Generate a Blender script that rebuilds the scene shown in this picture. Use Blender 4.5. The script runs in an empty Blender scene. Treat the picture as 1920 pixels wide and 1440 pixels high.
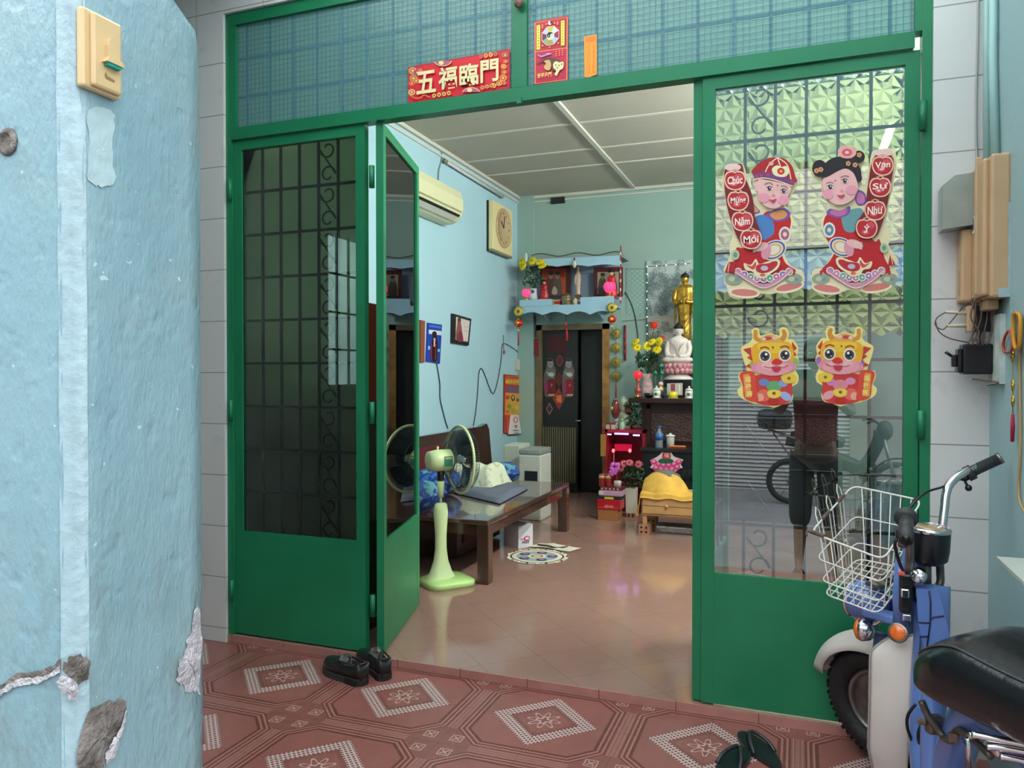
import bpy, bmesh, math, random
from mathutils import Vector, Matrix
from mathutils.geometry import tessellate_polygon
random.seed(7)
sc = bpy.context.scene
COL = sc.collection
R = math.radians
PI = math.pi

# ------------------------------------------------------------------ camera
F = 1427.0
YAW, PIT = R(20.7), math.atan(18 / 1427)
CAM = Vector((0, -3, 1.275))
cd = bpy.data.cameras.new('camera')
cd.sensor_fit = 'HORIZONTAL'; cd.sensor_width = 36; cd.lens = F / 1920 * 36; cd.clip_start = .02
cam = bpy.data.objects.new('camera', cd); COL.objects.link(cam)
cam.location = CAM
cam.rotation_euler = (R(90) - PIT, 0, YAW)
sc.camera = cam
# ------------------------------------------------------------------ world, exposure
sc.view_settings.view_transform = 'Standard'; sc.view_settings.look = 'None'
sc.view_settings.gamma = 1; sc.view_settings.use_curve_mapping = False
sc.view_settings.exposure = 0.50
w = bpy.data.worlds.new('overcast_sky'); sc.world = w; w.use_nodes = True
bg = w.node_tree.nodes['Background']
bg.inputs[0].default_value = (.90, .95, 1.0, 1); bg.inputs[1].default_value = 3.7
sc.cycles.max_bounces = 10; sc.cycles.transparent_max_bounces = 16
sc.cycles.sample_clamp_indirect = 8
sc.cycles.use_denoising = True

# ------------------------------------------------------------------ rays: a pixel to a point on a known plane
_f = Vector((-math.sin(YAW) * math.cos(PIT), math.cos(YAW) * math.cos(PIT), -math.sin(PIT)))
_r = Vector((math.cos(YAW), math.sin(YAW), 0)); _u = _r.cross(_f)
def _on(ax, v, px, py):
    d = _f + _r * ((px - 960) / F) + _u * ((720 - py) / F)
    return CAM + d * ((v - CAM[ax]) / d[ax])
def PX(v, px, py): return _on(0, v, px, py)
def PY(v, px, py): return _on(1, v, px, py)
def PZ(v, px, py): return _on(2, v, px, py)

# ------------------------------------------------------------------ materials
class X:
    """a value in a node tree, with arithmetic"""
    nt = None
    def __init__(s, v): s.v = v
    @staticmethod
    def m(op, *a):
        n = X.nt.nodes.new('ShaderNodeMath'); n.operation = op
        for i, q in enumerate(a):
            q = q.v if isinstance(q, X) else q
            if isinstance(q, (int, float)): n.inputs[i].default_value = q
            else: X.nt.links.new(q, n.inputs[i])
        return X(n.outputs[0])
    def __add__(s, o): return X.m('ADD', s, o)
    __radd__ = __add__
    def __sub__(s, o): return X.m('SUBTRACT', s, o)
    def __rsub__(s, o): return X.m('SUBTRACT', o, s)
    def __mul__(s, o): return X.m('MULTIPLY', s, o)
    __rmul__ = __mul__
    def __truediv__(s, o): return X.m('DIVIDE', s, o)
    def __lt__(s, o): return X.m('LESS_THAN', s, o)
    def __gt__(s, o): return X.m('GREATER_THAN', s, o)
def xf(a): return X.m('FRACT', a)
def xabs(a): return X.m('ABSOLUTE', a)
def xmin(a, b): return X.m('MINIMUM', a, b)
def xmax(a, b): return X.m('MAXIMUM', a, b)

M = {}
def mat(name, c=(.5, .5, .5), rough=.5, metal=0., spec=.5, emit=None, es=0., trans=0., bump=0., bs=40., var=0., vs=6., coat=0., detail=3.):
    m = bpy.data.materials.new(name); m.use_nodes = True
    b = m.node_tree.nodes['Principled BSDF']; N = m.node_tree.nodes; L = m.node_tree.links
    b.inputs['Base Color'].default_value = (*c, 1); b.inputs['Roughness'].default_value = rough
    b.inputs['Metallic'].default_value = metal; b.inputs['Specular IOR Level'].default_value = spec
    b.inputs['Transmission Weight'].default_value = trans; b.inputs['Coat Weight'].default_value = coat
    if emit: b.inputs['Emission Color'].default_value = (*emit, 1); b.inputs['Emission Strength'].default_value = es
    if bump or var:
        tc = N.new('ShaderNodeTexCoord')
    if var:
        n = N.new('ShaderNodeTexNoise'); n.inputs['Scale'].default_value = vs; n.inputs['Detail'].default_value = detail
        L.new(tc.outputs['Object'], n.inputs['Vector'])
        r = N.new('ShaderNodeValToRGB')
        r.color_ramp.elements[0].position = .3; r.color_ramp.elements[1].position = .7
        r.color_ramp.elements[0].color = (*[max(0, q * (1 - var)) for q in c], 1)
        r.color_ramp.elements[1].color = (*[min(1, q * (1 + var)) for q in c], 1)
        L.new(n.outputs[0], r.inputs[0]); L.new(r.outputs[0], b.inputs['Base Color'])
    if bump:
        n = N.new('ShaderNodeTexNoise'); n.inputs['Scale'].default_value = bs; n.inputs['Detail'].default_value = detail
        L.new(tc.outputs['Object'], n.inputs['Vector'])
        k = N.new('ShaderNodeBump'); k.inputs['Strength'].default_value = bump; k.inputs['Distance'].default_value = .01
        L.new(n.outputs[0], k.inputs['Height']); L.new(k.outputs[0], b.inputs['Normal'])
    M[name] = m
    return m
def hexc(h):
    h = h.lstrip('#'); v = [int(h[i:i + 2], 16) / 255 for i in (0, 2, 4)]
    return tuple(q / 12.92 if q <= .04045 else ((q + .055) / 1.055) ** 2.4 for q in v)
def flat(h, rough=.6, **k):
    """paint or print of one colour, by hex"""
    n = 'paint_' + h + ('' if rough == .6 else '_%d' % int(rough * 100))
    return M[n] if n in M else mat(n, hexc(h), rough, **k)

def mixcol(m, fac, c1, c2):
    nt = m.node_tree; n = nt.nodes.new('ShaderNodeMix'); n.data_type = 'RGBA'
    for i, q in ((6, c1), (7, c2)):
        if isinstance(q, tuple): n.inputs[i].default_value = (*q, 1)
        else: nt.links.new(q, n.inputs[i])
    if isinstance(fac, (float, int)): n.inputs[0].default_value = fac
    else: nt.links.new(fac.v if isinstance(fac, X) else fac, n.inputs[0])
    return n.outputs[2]
def noise(m, scale, detail=3, vec=None, rough=.5):
    nt = m.node_tree; n = nt.nodes.new('ShaderNodeTexNoise'); n.inputs['Scale'].default_value = scale
    n.inputs['Detail'].default_value = detail; n.inputs['Roughness'].default_value = rough
    if vec is not None: nt.links.new(vec, n.inputs['Vector'])
    return X(n.outputs[0])
def geo(m):
    nt = m.node_tree; X.nt = nt
    g = nt.nodes.new('ShaderNodeNewGeometry'); s = nt.nodes.new('ShaderNodeSeparateXYZ')
    nt.links.new(g.outputs['Position'], s.inputs[0])
    return g.outputs['Position'], X(s.outputs[0]), X(s.outputs[1]), X(s.outputs[2])
def setbump(m, h, strength=.4, dist=.005):
    nt = m.node_tree; k = nt.nodes.new('ShaderNodeBump')
    k.inputs['Strength'].default_value = strength; k.inputs['Distance'].default_value = dist
    nt.links.new(h.v, k.inputs['Height']); nt.links.new(k.outputs[0], nt.nodes['Principled BSDF'].inputs['Normal'])
def setcol(m, out): m.node_tree.links.new(out, m.node_tree.nodes['Principled BSDF'].inputs['Base Color'])

def wall_paint(name, c1, c2, rough=.6, bump=.25, scale=1.5):
    m = mat(name, c1, rough); p, x, y, z = geo(m)
    n = noise(m, scale, 5, p); n2 = noise(m, 35, 4, p)
    setcol(m, mixcol(m, X.m('MULTIPLY', xmax(n - .35, 0.), 2.2), c1, c2))
    setbump(m, n2, bump, .004)
    return m

# interior floor: beige-pink polished tiles laid at 45 degrees
m = mat('polished_floor_tile', (.5, .34, .28), .10, spec=.6); p, x, y, z = geo(m)
q = .2815
a = xf((x + y) / (q * 1.41421) + .13); b = xf((x - y) / (q * 1.41421) + .41)
joint = xmin(xmin(a, 1 - a), xmin(b, 1 - b)) < .006
marb = noise(m, 7, 6, p, .65)
cc = mixcol(m, marb, (.28, .155, .12), (.34, .195, .155))
setcol(m, mixcol(m, joint * .5, cc, (.16, .085, .07)))

# porch floor: printed red tiles, period 0.6
m = mat('patterned_porch_tile', (.3, .12, .1), .28, spec=.5); p, x, y, z = geo(m)
P = .6
a = (xf((x + 1.5) / P + .5) - .5) * P; b = (xf((y + .275) / P + .5) - .5) * P
aa, ab = xabs(a), xabs(b); d = aa + ab
ea, eb = .3 - aa, .3 - ab
base = mixcol(m, noise(m, 9, 4, p), (.24, .082, .072), (.31, .115, .095))
o = xmin(xmin(ea, eb), (ea + eb - .115) * .707)
def band(v, c, h): return xabs(v - c) < h
stripes = xmax(xmax(band(o, .062, .006), band(o, .043, .0035)), band(o, .026, .003))
hl = xmax(band(o, .053, .0022), band(o, .034, .002))
base = mixcol(m, stripes * .85, base, (.13, .035, .03))
base = mixcol(m, hl * .6, base, (.46, .24, .2))
# lengthwise grooves of the bands
e = xmin(ea, eb)
groove = (xf(e / .013) < .3) * (o < .02) * (xmax(ea, eb) > .12)
base = mixcol(m, groove * .55, base, (.44, .24, .2))
inn = (o < .02) * (xmax(ea, eb) < .12)
base = mixcol(m, inn * .5, base, (.2, .07, .06))
# small flower boxes at the octagon corners
bx = xmax(xabs(ea - .052), xabs(eb - .052))
xx = xmin(xabs(ea - eb), xabs(ea + eb - .104))
base = mixcol(m, xmax(band(bx, .021, .0022), (xx < .004) * (bx < .014)) * .7, base, (.56, .36, .32))
# the diamond with its lattice border and rosette
pq, qq = xf((a + b) / .0215), xf((a - b) / .0215)
lat = xmax(xabs(pq - .5), xabs(qq - .5))
ring = (d > .135) * (d < .208)
base = mixcol(m, ring * .9, base, (.17, .06, .055))
base = mixcol(m, ring * (lat > .30) * .85, base, (.60, .45, .42))
base = mixcol(m, (d > .112) * (d < .135) * .7, base, (.2, .075, .065))
r_ = X.m('SQRT', a * a + b * b); th = X.m('ARCTAN2', a, b)
pet = r_ - .046 * (1 + .38 * X.m('COSINE', th * 8.0))
pet2 = r_ - .022 * (1 + .3 * X.m('COSINE', th * 4.0))
fl = xmax(xabs(pet) < .0042, xabs(pet2) < .0045)
base = mixcol(m, fl * (d < .112) * .8, base, (.58, .42, .38))
joint = xmax(xmax(xmin(aa, ab) < .0012, xmin(ea, eb) < .0014), 0.)
base = mixcol(m, joint * .6, base, (.12, .04, .035))
setcol(m, base); setbump(m, lat * ring + fl, .15, .002)

# white wall tiles of the house front, with grey joints
m = mat('white_wall_tile', (.7, .68, .65), .25); p, x, y, z = geo(m)
ja = xf((z - 1.284) / .25 + 10.0); jb = xf((x + 2.38) / .40 + 20.0)
joint = xmax(xmin(ja, 1 - ja) < .009, xmin(jb, 1 - jb) < .004)
ve = noise(m, 6, 8, p, .7)
cc = mixcol(m, (ve > .60) * .25, (.68, .66, .635), (.52, .5, .485))
setcol(m, mixcol(m, joint * .8, cc, (.22, .2, .18)))

mat('green_steel', (.014, .19, .082), .36, spec=.35, var=.16, vs=2.2, bump=.06, bs=14)
mat('dark_green_iron', (.006, .02, .016), .5)
wall_paint('interior_cyan_wall', (.45, .66, .75), (.37, .58, .66), .55, .2, .9)
wall_paint('back_wall_green', (.33, .46, .41), (.27, .395, .355), .6, .25, 1.2)  # same paint as the left wall, its dimmer light put into the colour
wall_paint('porch_blue_wall', (.36, .52, .53), (.28, .43, .45), .55, .35, 1.3)
wall_paint('ceiling_board', (.50, .46, .38), (.43, .39, .31), .75, .05, 1.0)
mat('ceiling_batten', (.62, .60, .52), .6)
mat('concrete', (.25, .24, .23), .85, var=.2, vs=4, bump=.4, bs=20)
mat('asphalt', (.21, .2, .205), .85, var=.15, vs=3, bump=.5, bs=50)

# old light-blue paint of the gate pillar, with rendering lumps, stains and bare plaster
m = mat('pillar_blue_paint', (.30, .53, .6), .36, spec=.5); p, x, y, z = geo(m)
nt = m.node_tree
mp = nt.nodes.new('ShaderNodeMapping'); mp.inputs['Scale'].default_value = (1, 1, .45); nt.links.new(p, mp.inputs[0])
big = noise(m, 5, 5, mp.outputs[0]); mid = noise(m, 26, 6, mp.outputs[0], .6); fine = noise(m, 160, 4, mp.outputs[0])
c = mixcol(m, big, (.15, .275, .325), (.26, .39, .43))
st = noise(m, 3.1, 4, p); c = mixcol(m, xmax(st - .56, 0.) * 2.5, c, (.26, .3, .27))
# warmer worn area low on the far edge
lowgrey = (X.m('SMOOTH_MIN', 1.25 - z, .5, .1)) * noise(m, 9, 6, p) * 1.1
c = mixcol(m, xmax(xmin(lowgrey * (y > -2.14), .75), 0.) , c, (.27, .37, .37))
specks = (noise(m, 60, 2, p) > .73); c = mixcol(m, specks * .5, c, (.62, .75, .78))
wv = noise(m, 9, 7, mp.outputs[0], .7); dent = X.m('SMOOTH_MIN', noise(m, 18, 2, p), .42, .05)
c = mixcol(m, xmax(xmin((wv - .50) * 4.5 * xmax(xmin((1.2 - z) * 2.2, 1.), .12), .6), 0.), c, (.15, .20, .19))
setcol(m, c); setbump(m, big * .8 + mid * 1.3 + fine * .3 + dent * 2.2, .8, .006)
mat('bare_plaster', (.42, .40, .42), .8, var=.3, vs=40, bump=.9, bs=90)
mat('broken_mortar', (.16, .14, .125), .9, var=.55, vs=28, bump=1., bs=70)
mat('patch_paint', (.36, .48, .50), .4, var=.08, vs=30, bump=.2, bs=60)

# ------------------------------------------------------------------ mesh building
class MB:
    def __init__(s): s.v = []; s.f = []; s.mi = []; s.sm = []; s.mats = []; s.cur = 0; s.T = Matrix(); s.smooth = False
    def use(s, m):
        if isinstance(m, str): m = M[m]
        if m not in s.mats: s.mats.append(m)
        s.cur = s.mats.index(m); return s
    def add(s, vs, fs, smooth=None):
        k = len(s.v); s.v += [s.T @ Vector(q) for q in vs]
        sm = s.smooth if smooth is None else smooth
        for f in fs: s.f.append([k + i for i in f]); s.mi.append(s.cur); s.sm.append(sm)
        return s
    def box(s, c, d, rot=None, bev=0):
        c = Vector(c); hx, hy, hz = d[0] / 2, d[1] / 2, d[2] / 2
        Q = rot if rot else Matrix()
        if Q.__class__ is not Matrix: Q = Matrix.Rotation(Q, 4, 'Z')
        if bev:
            bev = min(bev, hx * .9, hy * .9, hz * .9)
            bm = bmesh.new(); bmesh.ops.create_cube(bm, size=1)
            for q in bm.verts: q.co = Vector((q.co.x * 2 * hx, q.co.y * 2 * hy, q.co.z * 2 * hz))
            bmesh.ops.bevel(bm, geom=bm.edges[:], offset=bev, segments=2, affect='EDGES', profile=.5)
            bm.verts.index_update()
            s.add([c + (Q @ q.co) for q in bm.verts], [[q.index for q in f.verts] for f in bm.faces]); bm.free(); return s
        vs = [c + (Q @ Vector((i * hx, j * hy, k * hz))) for i in (-1, 1) for j in (-1, 1) for k in (-1, 1)]
        return s.add(vs, [(0, 1, 3, 2), (4, 6, 7, 5), (0, 4, 5, 1), (2, 3, 7, 6), (0, 2, 6, 4), (1, 5, 7, 3)])
    def bb(s, a, b, bev=0):
        a, b = Vector(a), Vector(b)
        return s.box((a + b) / 2, [abs(q) for q in (b - a)], bev=bev)
    def tube(s, pts, r, n=8, closed=False, caps=True):
        pts = [Vector(q) for q in pts]; k = len(pts)
        rs = r if isinstance(r, (list, tuple)) else [r] * k
        vs = []; up = None
        for i, q in enumerate(pts):
            t = (pts[(i + 1) % k] - pts[i - 1]) if closed else (pts[min(i + 1, k - 1)] - pts[max(i - 1, 0)])
            t = t.normalized() if t.length > 1e-9 else Vector((0, 0, 1))
            if up is None:
                up = Vector((0, 0, 1)) if abs(t.z) < .9 else Vector((1, 0, 0))
            sx = t.cross(up)
            if sx.length < 1e-6: sx = t.orthogonal()
            sx.normalize(); up = sx.cross(t).normalized()
            vs += [q + (sx * math.cos(2 * PI * j / n) + up * math.sin(2 * PI * j / n)) * rs[i] for j in range(n)]
        fs = []
        for i in range(k if closed else k - 1):
            for j in range(n):
                a, b = i * n, ((i + 1) % k) * n
                fs.append((a + j, a + (j + 1) % n, b + (j + 1) % n, b + j))
        if not closed and caps: fs += [list(range(n))[::-1], [(k - 1) * n + j for j in range(n)]]
        return s.add(vs, fs, True)
    def cyl(s, p0, p1, r0, r1=None, n=16): return s.tube([p0, p1], [r0, r0 if r1 is None else r1], n)
    def lathe(s, prof, c=(0, 0, 0), n=20, axis=None, sx=1, sy=1, smooth=True):
        """prof: (radius, height) from bottom to top, turned about Z (or `axis`) at c"""
        Q = Vector((0, 0, 1)).rotation_difference(Vector(axis)).to_matrix().to_4x4() if axis is not None else Matrix()
        c = Vector(c); vs = []; fs = []
        for r, h in prof: vs += [c + (Q @ Vector((r * sx * math.cos(2 * PI * j / n), r * sy * math.sin(2 * PI * j / n), h))) for j in range(n)]
        for i in range(len(prof) - 1):
            for j in range(n): fs.append((i * n + j, i * n + (j + 1) % n, (i + 1) * n + (j + 1) % n, (i + 1) * n + j))
        if prof[0][0] > 1e-5: fs.append(list(range(n))[::-1])
        if prof[-1][0] > 1e-5: fs.append([(len(prof) - 1) * n + j for j in range(n)])
        return s.add(vs, fs, smooth)
    def ball(s, c, r, n=14, k=9, rot=None):
        rx, ry, rz = r if isinstance(r, (list, tuple)) else (r, r, r)
        c = Vector(c); Q = rot or Matrix(); vs = []; fs = []
        for i in range(k + 1):
            a = -PI / 2 + PI * i / k
            for j in range(n):
                b = 2 * PI * j / n
                vs.append(c + (Q @ Vector((rx * math.cos(a) * math.cos(b), ry * math.cos(a) * math.sin(b), rz * math.sin(a)))))
        for i in range(k):
            for j in range(n): fs.append((i * n + j, i * n + (j + 1) % n, (i + 1) * n + (j + 1) % n, (i + 1) * n + j))
        return s.add(vs, fs, True)
    def prism(s, poly, o, u, v, w, t, smooth=False):
        """poly in the (u, v) frame at o, thickness t along w"""
        o, u, v, w = Vector(o), Vector(u), Vector(v), Vector(w); n = len(poly)
        A = [o + u * a + v * b for a, b in poly]; B = [q + w * t for q in A]
        fs = [list(range(n))[::-1], [n + i for i in range(n)]] + [(i, (i + 1) % n, n + (i + 1) % n, n + i) for i in range(n)]
        return s.add(A + B, fs, smooth)
    def grid(s, fn, nu, nv, smooth=True, closeu=False):
        vs = [fn(i / nu, j / nv) for j in range(nv + 1) for i in range(nu + (0 if closeu else 1))]
        k = nu if closeu else nu + 1
        fs = [(j * k + i, j * k + (i + 1) % k, (j + 1) * k + (i + 1) % k, (j + 1) * k + i) for j in range(nv) for i in range(nu)]
        return s.add(vs, fs, smooth)
    def text(s, txt, size, o, u, v, w, t=.0004, fit=None, bold=0.):
        """flat lettering, centred at o in the (u, v) frame"""
        cu = bpy.data.curves.new('lettering', 'FONT'); cu.body = txt; cu.size = 1; cu.align_x = 'CENTER'; cu.align_y = 'CENTER'; cu.resolution_u = 3
        cu.offset = bold
        ob = bpy.data.objects.new('lettering', cu); COL.objects.link(ob)
        dg = bpy.context.evaluated_depsgraph_get(); me = ob.evaluated_get(dg).to_mesh()
        co = [q.co.copy() for q in me.vertices]
        if co:
            x0, x1 = min(q.x for q in co), max(q.x for q in co); y0, y1 = min(q.y for q in co), max(q.y for q in co)
            sx = sy = size
            if fit: sx, sy = fit[0] / max(x1 - x0, 1e-4), fit[1] / max(y1 - y0, 1e-4)
            o, u, v, w = Vector(o), Vector(u), Vector(v), Vector(w); cx, cy = (x0 + x1) / 2, (y0 + y1) / 2
            s.add([o + u * ((q.x - cx) * sx) + v * ((q.y - cy) * sy) + w * t for q in co], [list(pp.vertices) for pp in me.polygons])
        ob.evaluated_get(dg).to_mesh_clear(); bpy.data.objects.remove(ob); bpy.data.curves.remove(cu)
        return s
    def build(s, name, m=None, parent=None, loc=None, mods=None, smooth=None):
        if m is not None and not s.mats: s.use(m)
        org = Vector(loc) if loc is not None else (Vector(parent['_w']) if parent is not None else Vector())
        me = bpy.data.meshes.new(name); me.from_pydata([q - org for q in s.v], [], s.f)
        for q in (s.mats or [M['concrete']]): me.materials.append(q)
        for i, pl in enumerate(me.polygons): pl.material_index = s.mi[i]; pl.use_smooth = s.sm[i] if smooth is None else smooth
        bm = bmesh.new(); bm.from_mesh(me); bmesh.ops.recalc_face_normals(bm, faces=bm.faces[:]); bm.to_mesh(me); bm.free()
        me.update()
        o = bpy.data.objects.new(name, me); COL.objects.link(o)
        if parent is not None:
            o.parent = parent
            o.location = org - Vector(parent['_w'])
        else: o.location = org
        o['_w'] = tuple(org)
        if mods:
            for k, kw in mods:
                q = o.modifiers.new(k.lower(), k)
                for a, b in kw.items(): setattr(q, a, b)
        return o
SUB = lambda n: ('SUBSURF', dict(levels=n, render_levels=n))
def thing(name, label, cat, loc=(0, 0, 0), group=None):
    o = bpy.data.objects.new(name, None); COL.objects.link(o); o.location = loc; o.empty_display_size = .1
    o['_w'] = tuple(loc); o['label'] = label; o['category'] = cat
    if group: o['group'] = group
    return o
def tag(o, label, cat, group=None):
    o['label'] = label; o['category'] = cat
    if group: o['group'] = group
    return o
def struct(o): o['kind'] = 'structure'; return o
def copy_thing(o, off, label, group=None):
    """a copy of a thing with its parts and sub-parts, moved by off"""
    def cp(s, par):
        c = s.copy(); COL.objects.link(c)
        if par is not None: c.parent = par
        for ch in s.children: cp(ch, c)
        return c
    kids = list(o.children); c = o.copy(); COL.objects.link(c)
    for ch in kids: cp(ch, c)
    c.location = o.location + Vector(off); c['label'] = label
    c['_w'] = tuple(Vector(o['_w']) + Vector(off))
    if group: c['group'] = group
    return c
def cr(pts, n=4, closed=True):
    """Catmull-Rom curve through points (any dimension)"""
    pts = [Vector(q) for q in pts]; k = len(pts); out = []
    for i in range(k if closed else k - 1):
        if closed: a, b, c, d = pts[i - 1], pts[i], pts[(i + 1) % k], pts[(i + 2) % k]
        else: a, b, c, d = pts[max(i - 1, 0)], pts[i], pts[i + 1], pts[min(i + 2, k - 1)]
        for j in range(n):
            t = j / n
            out.append(.5 * ((2 * b) + (c - a) * t + (2 * a - 5 * b + 4 * c - d) * t * t + (3 * b - a - 3 * c + d) * t ** 3))
    if not closed: out.append(pts[-1])
    return out
class Card:
    """drawing on a plane: outlines in photo measures are laid on the plane they stand in; layers of print are a fraction of a mm"""
    def __init__(s, plane, w, ox=0, oy=0, k=1.0, th=.0012):
        s.pl = plane; s.w = Vector(w); s.ox, s.oy, s.k = ox, oy, k; s.mb = MB(); s.l = 0; s.th = th
    def p(s, a): return s.pl(s.ox + a[0] / s.k, s.oy + a[1] / s.k)
    def base(s, pts, m, back=0.):
        s.mb.use(m); A = [s.p(q) + s.w * -back for q in pts]; n = len(A); B = [q + s.w * (s.th + back) for q in A]
        s.mb.add(A + B, [list(range(n)), [n + i for i in range(n)]] + [(i, (i + 1) % n, n + (i + 1) % n, n + i) for i in range(n)], False)
        s.l = s.th; return s
    def poly(s, pts, m, up=1):
        s.mb.use(m); s.l += .00012 * up
        A = [s.p(q) + s.w * s.l for q in pts]
        tris = tessellate_polygon([[Vector((q[0], q[1], 0)) for q in pts]])
        s.mb.add(A, [list(t) for t in tris], False); return s
    def sm(s, pts, m, n=4): return s.poly(cr([(a, b) for a, b in pts], n), m)
    def ell(s, cx, cy, rx, ry=None, m=None, ang=0, n=20, a0=0, a1=360):
        ry = rx if ry is None else ry; ca, sa = math.cos(R(ang)), math.sin(R(ang)); pts = []
        full = abs(a1 - a0) >= 360
        for i in range(n + (0 if full else 1)):
            t = R(a0 + (a1 - a0) * i / n); a, b = rx * math.cos(t), ry * math.sin(t)
            pts.append((cx + a * ca - b * sa, cy + a * sa + b * ca))
        return s.poly(pts, m)
    def line(s, pts, wd, m, smooth=0, closed=False):
        if smooth: pts = [(q[0], q[1]) for q in cr(pts, smooth, closed)]
        if closed: pts = list(pts) + [pts[0]]
        s.mb.use(m); s.l += .0001; vs = []; n = len(pts)
        for i in range(n):
            a, b = pts[max(i - 1, 0)], pts[min(i + 1, n - 1)]
            if closed and i in (0, n - 1): a, b = pts[-2], pts[1]
            dx, dy = b[0] - a[0], b[1] - a[1]; L_ = math.hypot(dx, dy) or 1
            nx, ny = -dy / L_ * wd / 2, dx / L_ * wd / 2
            vs += [s.p((pts[i][0] + nx, pts[i][1] + ny)) + s.w * s.l, s.p((pts[i][0] - nx, pts[i][1] - ny)) + s.w * s.l]
        s.mb.add(vs, [(2 * i, 2 * i + 1, 2 * i + 3, 2 * i + 2) for i in range(n - 1)], False); return s
    def txt(s, t, cx, cy, wd, ht, m, ang=0, bold=0.):
        """lettering fitted into a box centred at (cx, cy)"""
        s.mb.use(m); s.l += .00015
        c, sa = math.cos(R(ang)), math.sin(R(ang))
        o = s.p((cx, cy)); u = s.p((cx + wd * c / 2, cy + wd * sa / 2)) - s.p((cx - wd * c / 2, cy - wd * sa / 2))
        v = s.p((cx + ht * sa / 2, cy - ht * c / 2)) - s.p((cx - ht * sa / 2, cy + ht * c / 2))
        lu, lv = u.length, v.length
        s.mb.text(t, 1, o, u / lu, v / lv, s.w, t=s.l, fit=(lu, lv), bold=bold); return s
    def build(s, *a, **k): return s.mb.build(*a, **k)
# ================================================================== THE SETTING
CH = 3.22; LX, RX, BY = -2.9, .6, 4.89
def sbox(name, a, b, m): return struct(MB().bb(a, b).build(name, m))
sbox('floor', (LX, -.012, -.3), (RX, BY, 0), 'polished_floor_tile')
sbox('floor.001', (LX, BY, -.3), (RX, 8.2, -.002), 'polished_floor_tile')
sbox('floor_porch', (-3.1, -2.32, -.33), (RX + .4, -.012, -.035), 'patterned_porch_tile')
# pink edge tiles of the step
mb = MB(); x = LX
mat('step_edge_tile', (.42, .19, .155), .3, var=.1, vs=12)
mb.use('step_edge_tile')
while x < RX:
    mb.bb((x + .001, -.019, -.034), (min(x + .305, RX) - .001, -.012, .0015)); x += .307
struct(mb.build('trim_1'))
sbox('floor_street', (-9, -10.5, -.6), (9, -2.32, -.30), 'asphalt')
# ceiling with boards and battens
sbox('ceiling', (LX, 0, CH), (RX, BY, CH + .1), 'ceiling_board')
mb = MB().use('ceiling_batten')
xb = PZ(CH, 1085, 235).x
mb.bb((xb - .02, 0, CH - .018), (xb + .02, BY, CH))
for px, py in ((820, 262), (880, 303), (1085, 100)):
    yb = PZ(CH, px, py).y
    mb.bb((LX, yb - .015, CH - .008), (RX, yb + .015, CH))
for yb in (.55, 1.15, 3.9): mb.bb((LX, yb - .015, CH - .008), (RX, yb + .015, CH))
struct(mb.build('trim_2'))
# cornice along the left and back walls
mb = MB().use('ceiling_batten')
mb.bb((LX, 0, CH - .03), (LX + .03, BY, CH)); mb.bb((LX, 0, CH - .075), (LX + .016, BY, CH - .055))
mb.bb((LX, BY - .03, CH - .03), (RX, BY, CH)); mb.bb((LX, BY - .016, CH - .07), (RX, BY, CH - .055))
struct(mb.build('trim_3'))
# walls of the room
sbox('wall_left', (LX - .15, 0, -.3), (LX, 8.2, CH + .1), 'interior_cyan_wall')
sbox('wall_right', (RX, 0, -.3), (RX + .15, BY, CH + .1), 'interior_cyan_wall')
dl, dr, dt = PY(BY, 1005, 700).x, PY(BY, 1143, 700).x, PY(BY, 1075, 608).z
mb = MB().use('back_wall_green')
mb.bb((LX, BY, -.3), (dl, BY + .12, CH + .1)); mb.bb((dr, BY, -.3), (RX, BY + .12, CH + .1)); mb.bb((dl, BY, dt), (dr, BY + .12, CH + .1))
struct(mb.build('wall_back'))
# chase column in the far left corner
sbox('trim_4', (LX, BY - .05, 0), (PY(BY - .05, 1000, 500).x, BY, CH), 'back_wall_green')
# back room, its darkness put into near-black walls
mat('darkened_back_wall', (.05, .05, .045), .8)
mb = MB().use('darkened_back_wall')
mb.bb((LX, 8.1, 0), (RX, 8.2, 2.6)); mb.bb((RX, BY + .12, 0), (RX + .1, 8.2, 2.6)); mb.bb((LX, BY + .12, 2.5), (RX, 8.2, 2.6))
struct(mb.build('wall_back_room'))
# house front: tiled wall round the green frame
FL, FR, FT = -2.617, .425, 3.019
mb = MB().use('white_wall_tile')
mb.bb((-3.1, -.03, -.3), (FL, .12, 3.6)); mb.bb((FR, -.03, -.035), (RX + .02, .12, 3.6)); mb.bb((FL, -.03, FT), (FR, .12, 3.6))
struct(mb.build('wall_front_tiles'))
mb = MB().use('porch_blue_wall'); mb.bb((RX, -.80, -.3), (RX + .40, 0, 3.6)); mb.bb((RX + .40, -2.32, -.3), (RX + .55, 0, 3.6)); struct(mb.build('wall_right_porch'))
# porch left wall with a grilled side opening
mat('grey_render', (.10, .11, .105), .8, var=.2, vs=3, bump=.2, bs=30)
mb = MB().use('grey_render')
mb.bb((-3.25, -1.53, -.3), (-3.1, 0, 3.6)); mb.bb((-3.25, -2.32, -.3), (-3.1, -1.53, 1.2)); mb.bb((-3.25, -2.32, 2.3), (-3.1, -1.53, 3.6))
struct(mb.build('wall_left_porch'))
mb = MB().use('dark_green_iron')
for i in range(5): mb.bb((-3.17, -2.2 + i * .155, 1.2), (-3.155, -2.185 + i * .155, 2.3))
for z in (1.45, 1.72, 2.0): mb.bb((-3.17, -2.32, z), (-3.155, -1.53, z + .014))
struct(mb.build('window_2'))
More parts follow.
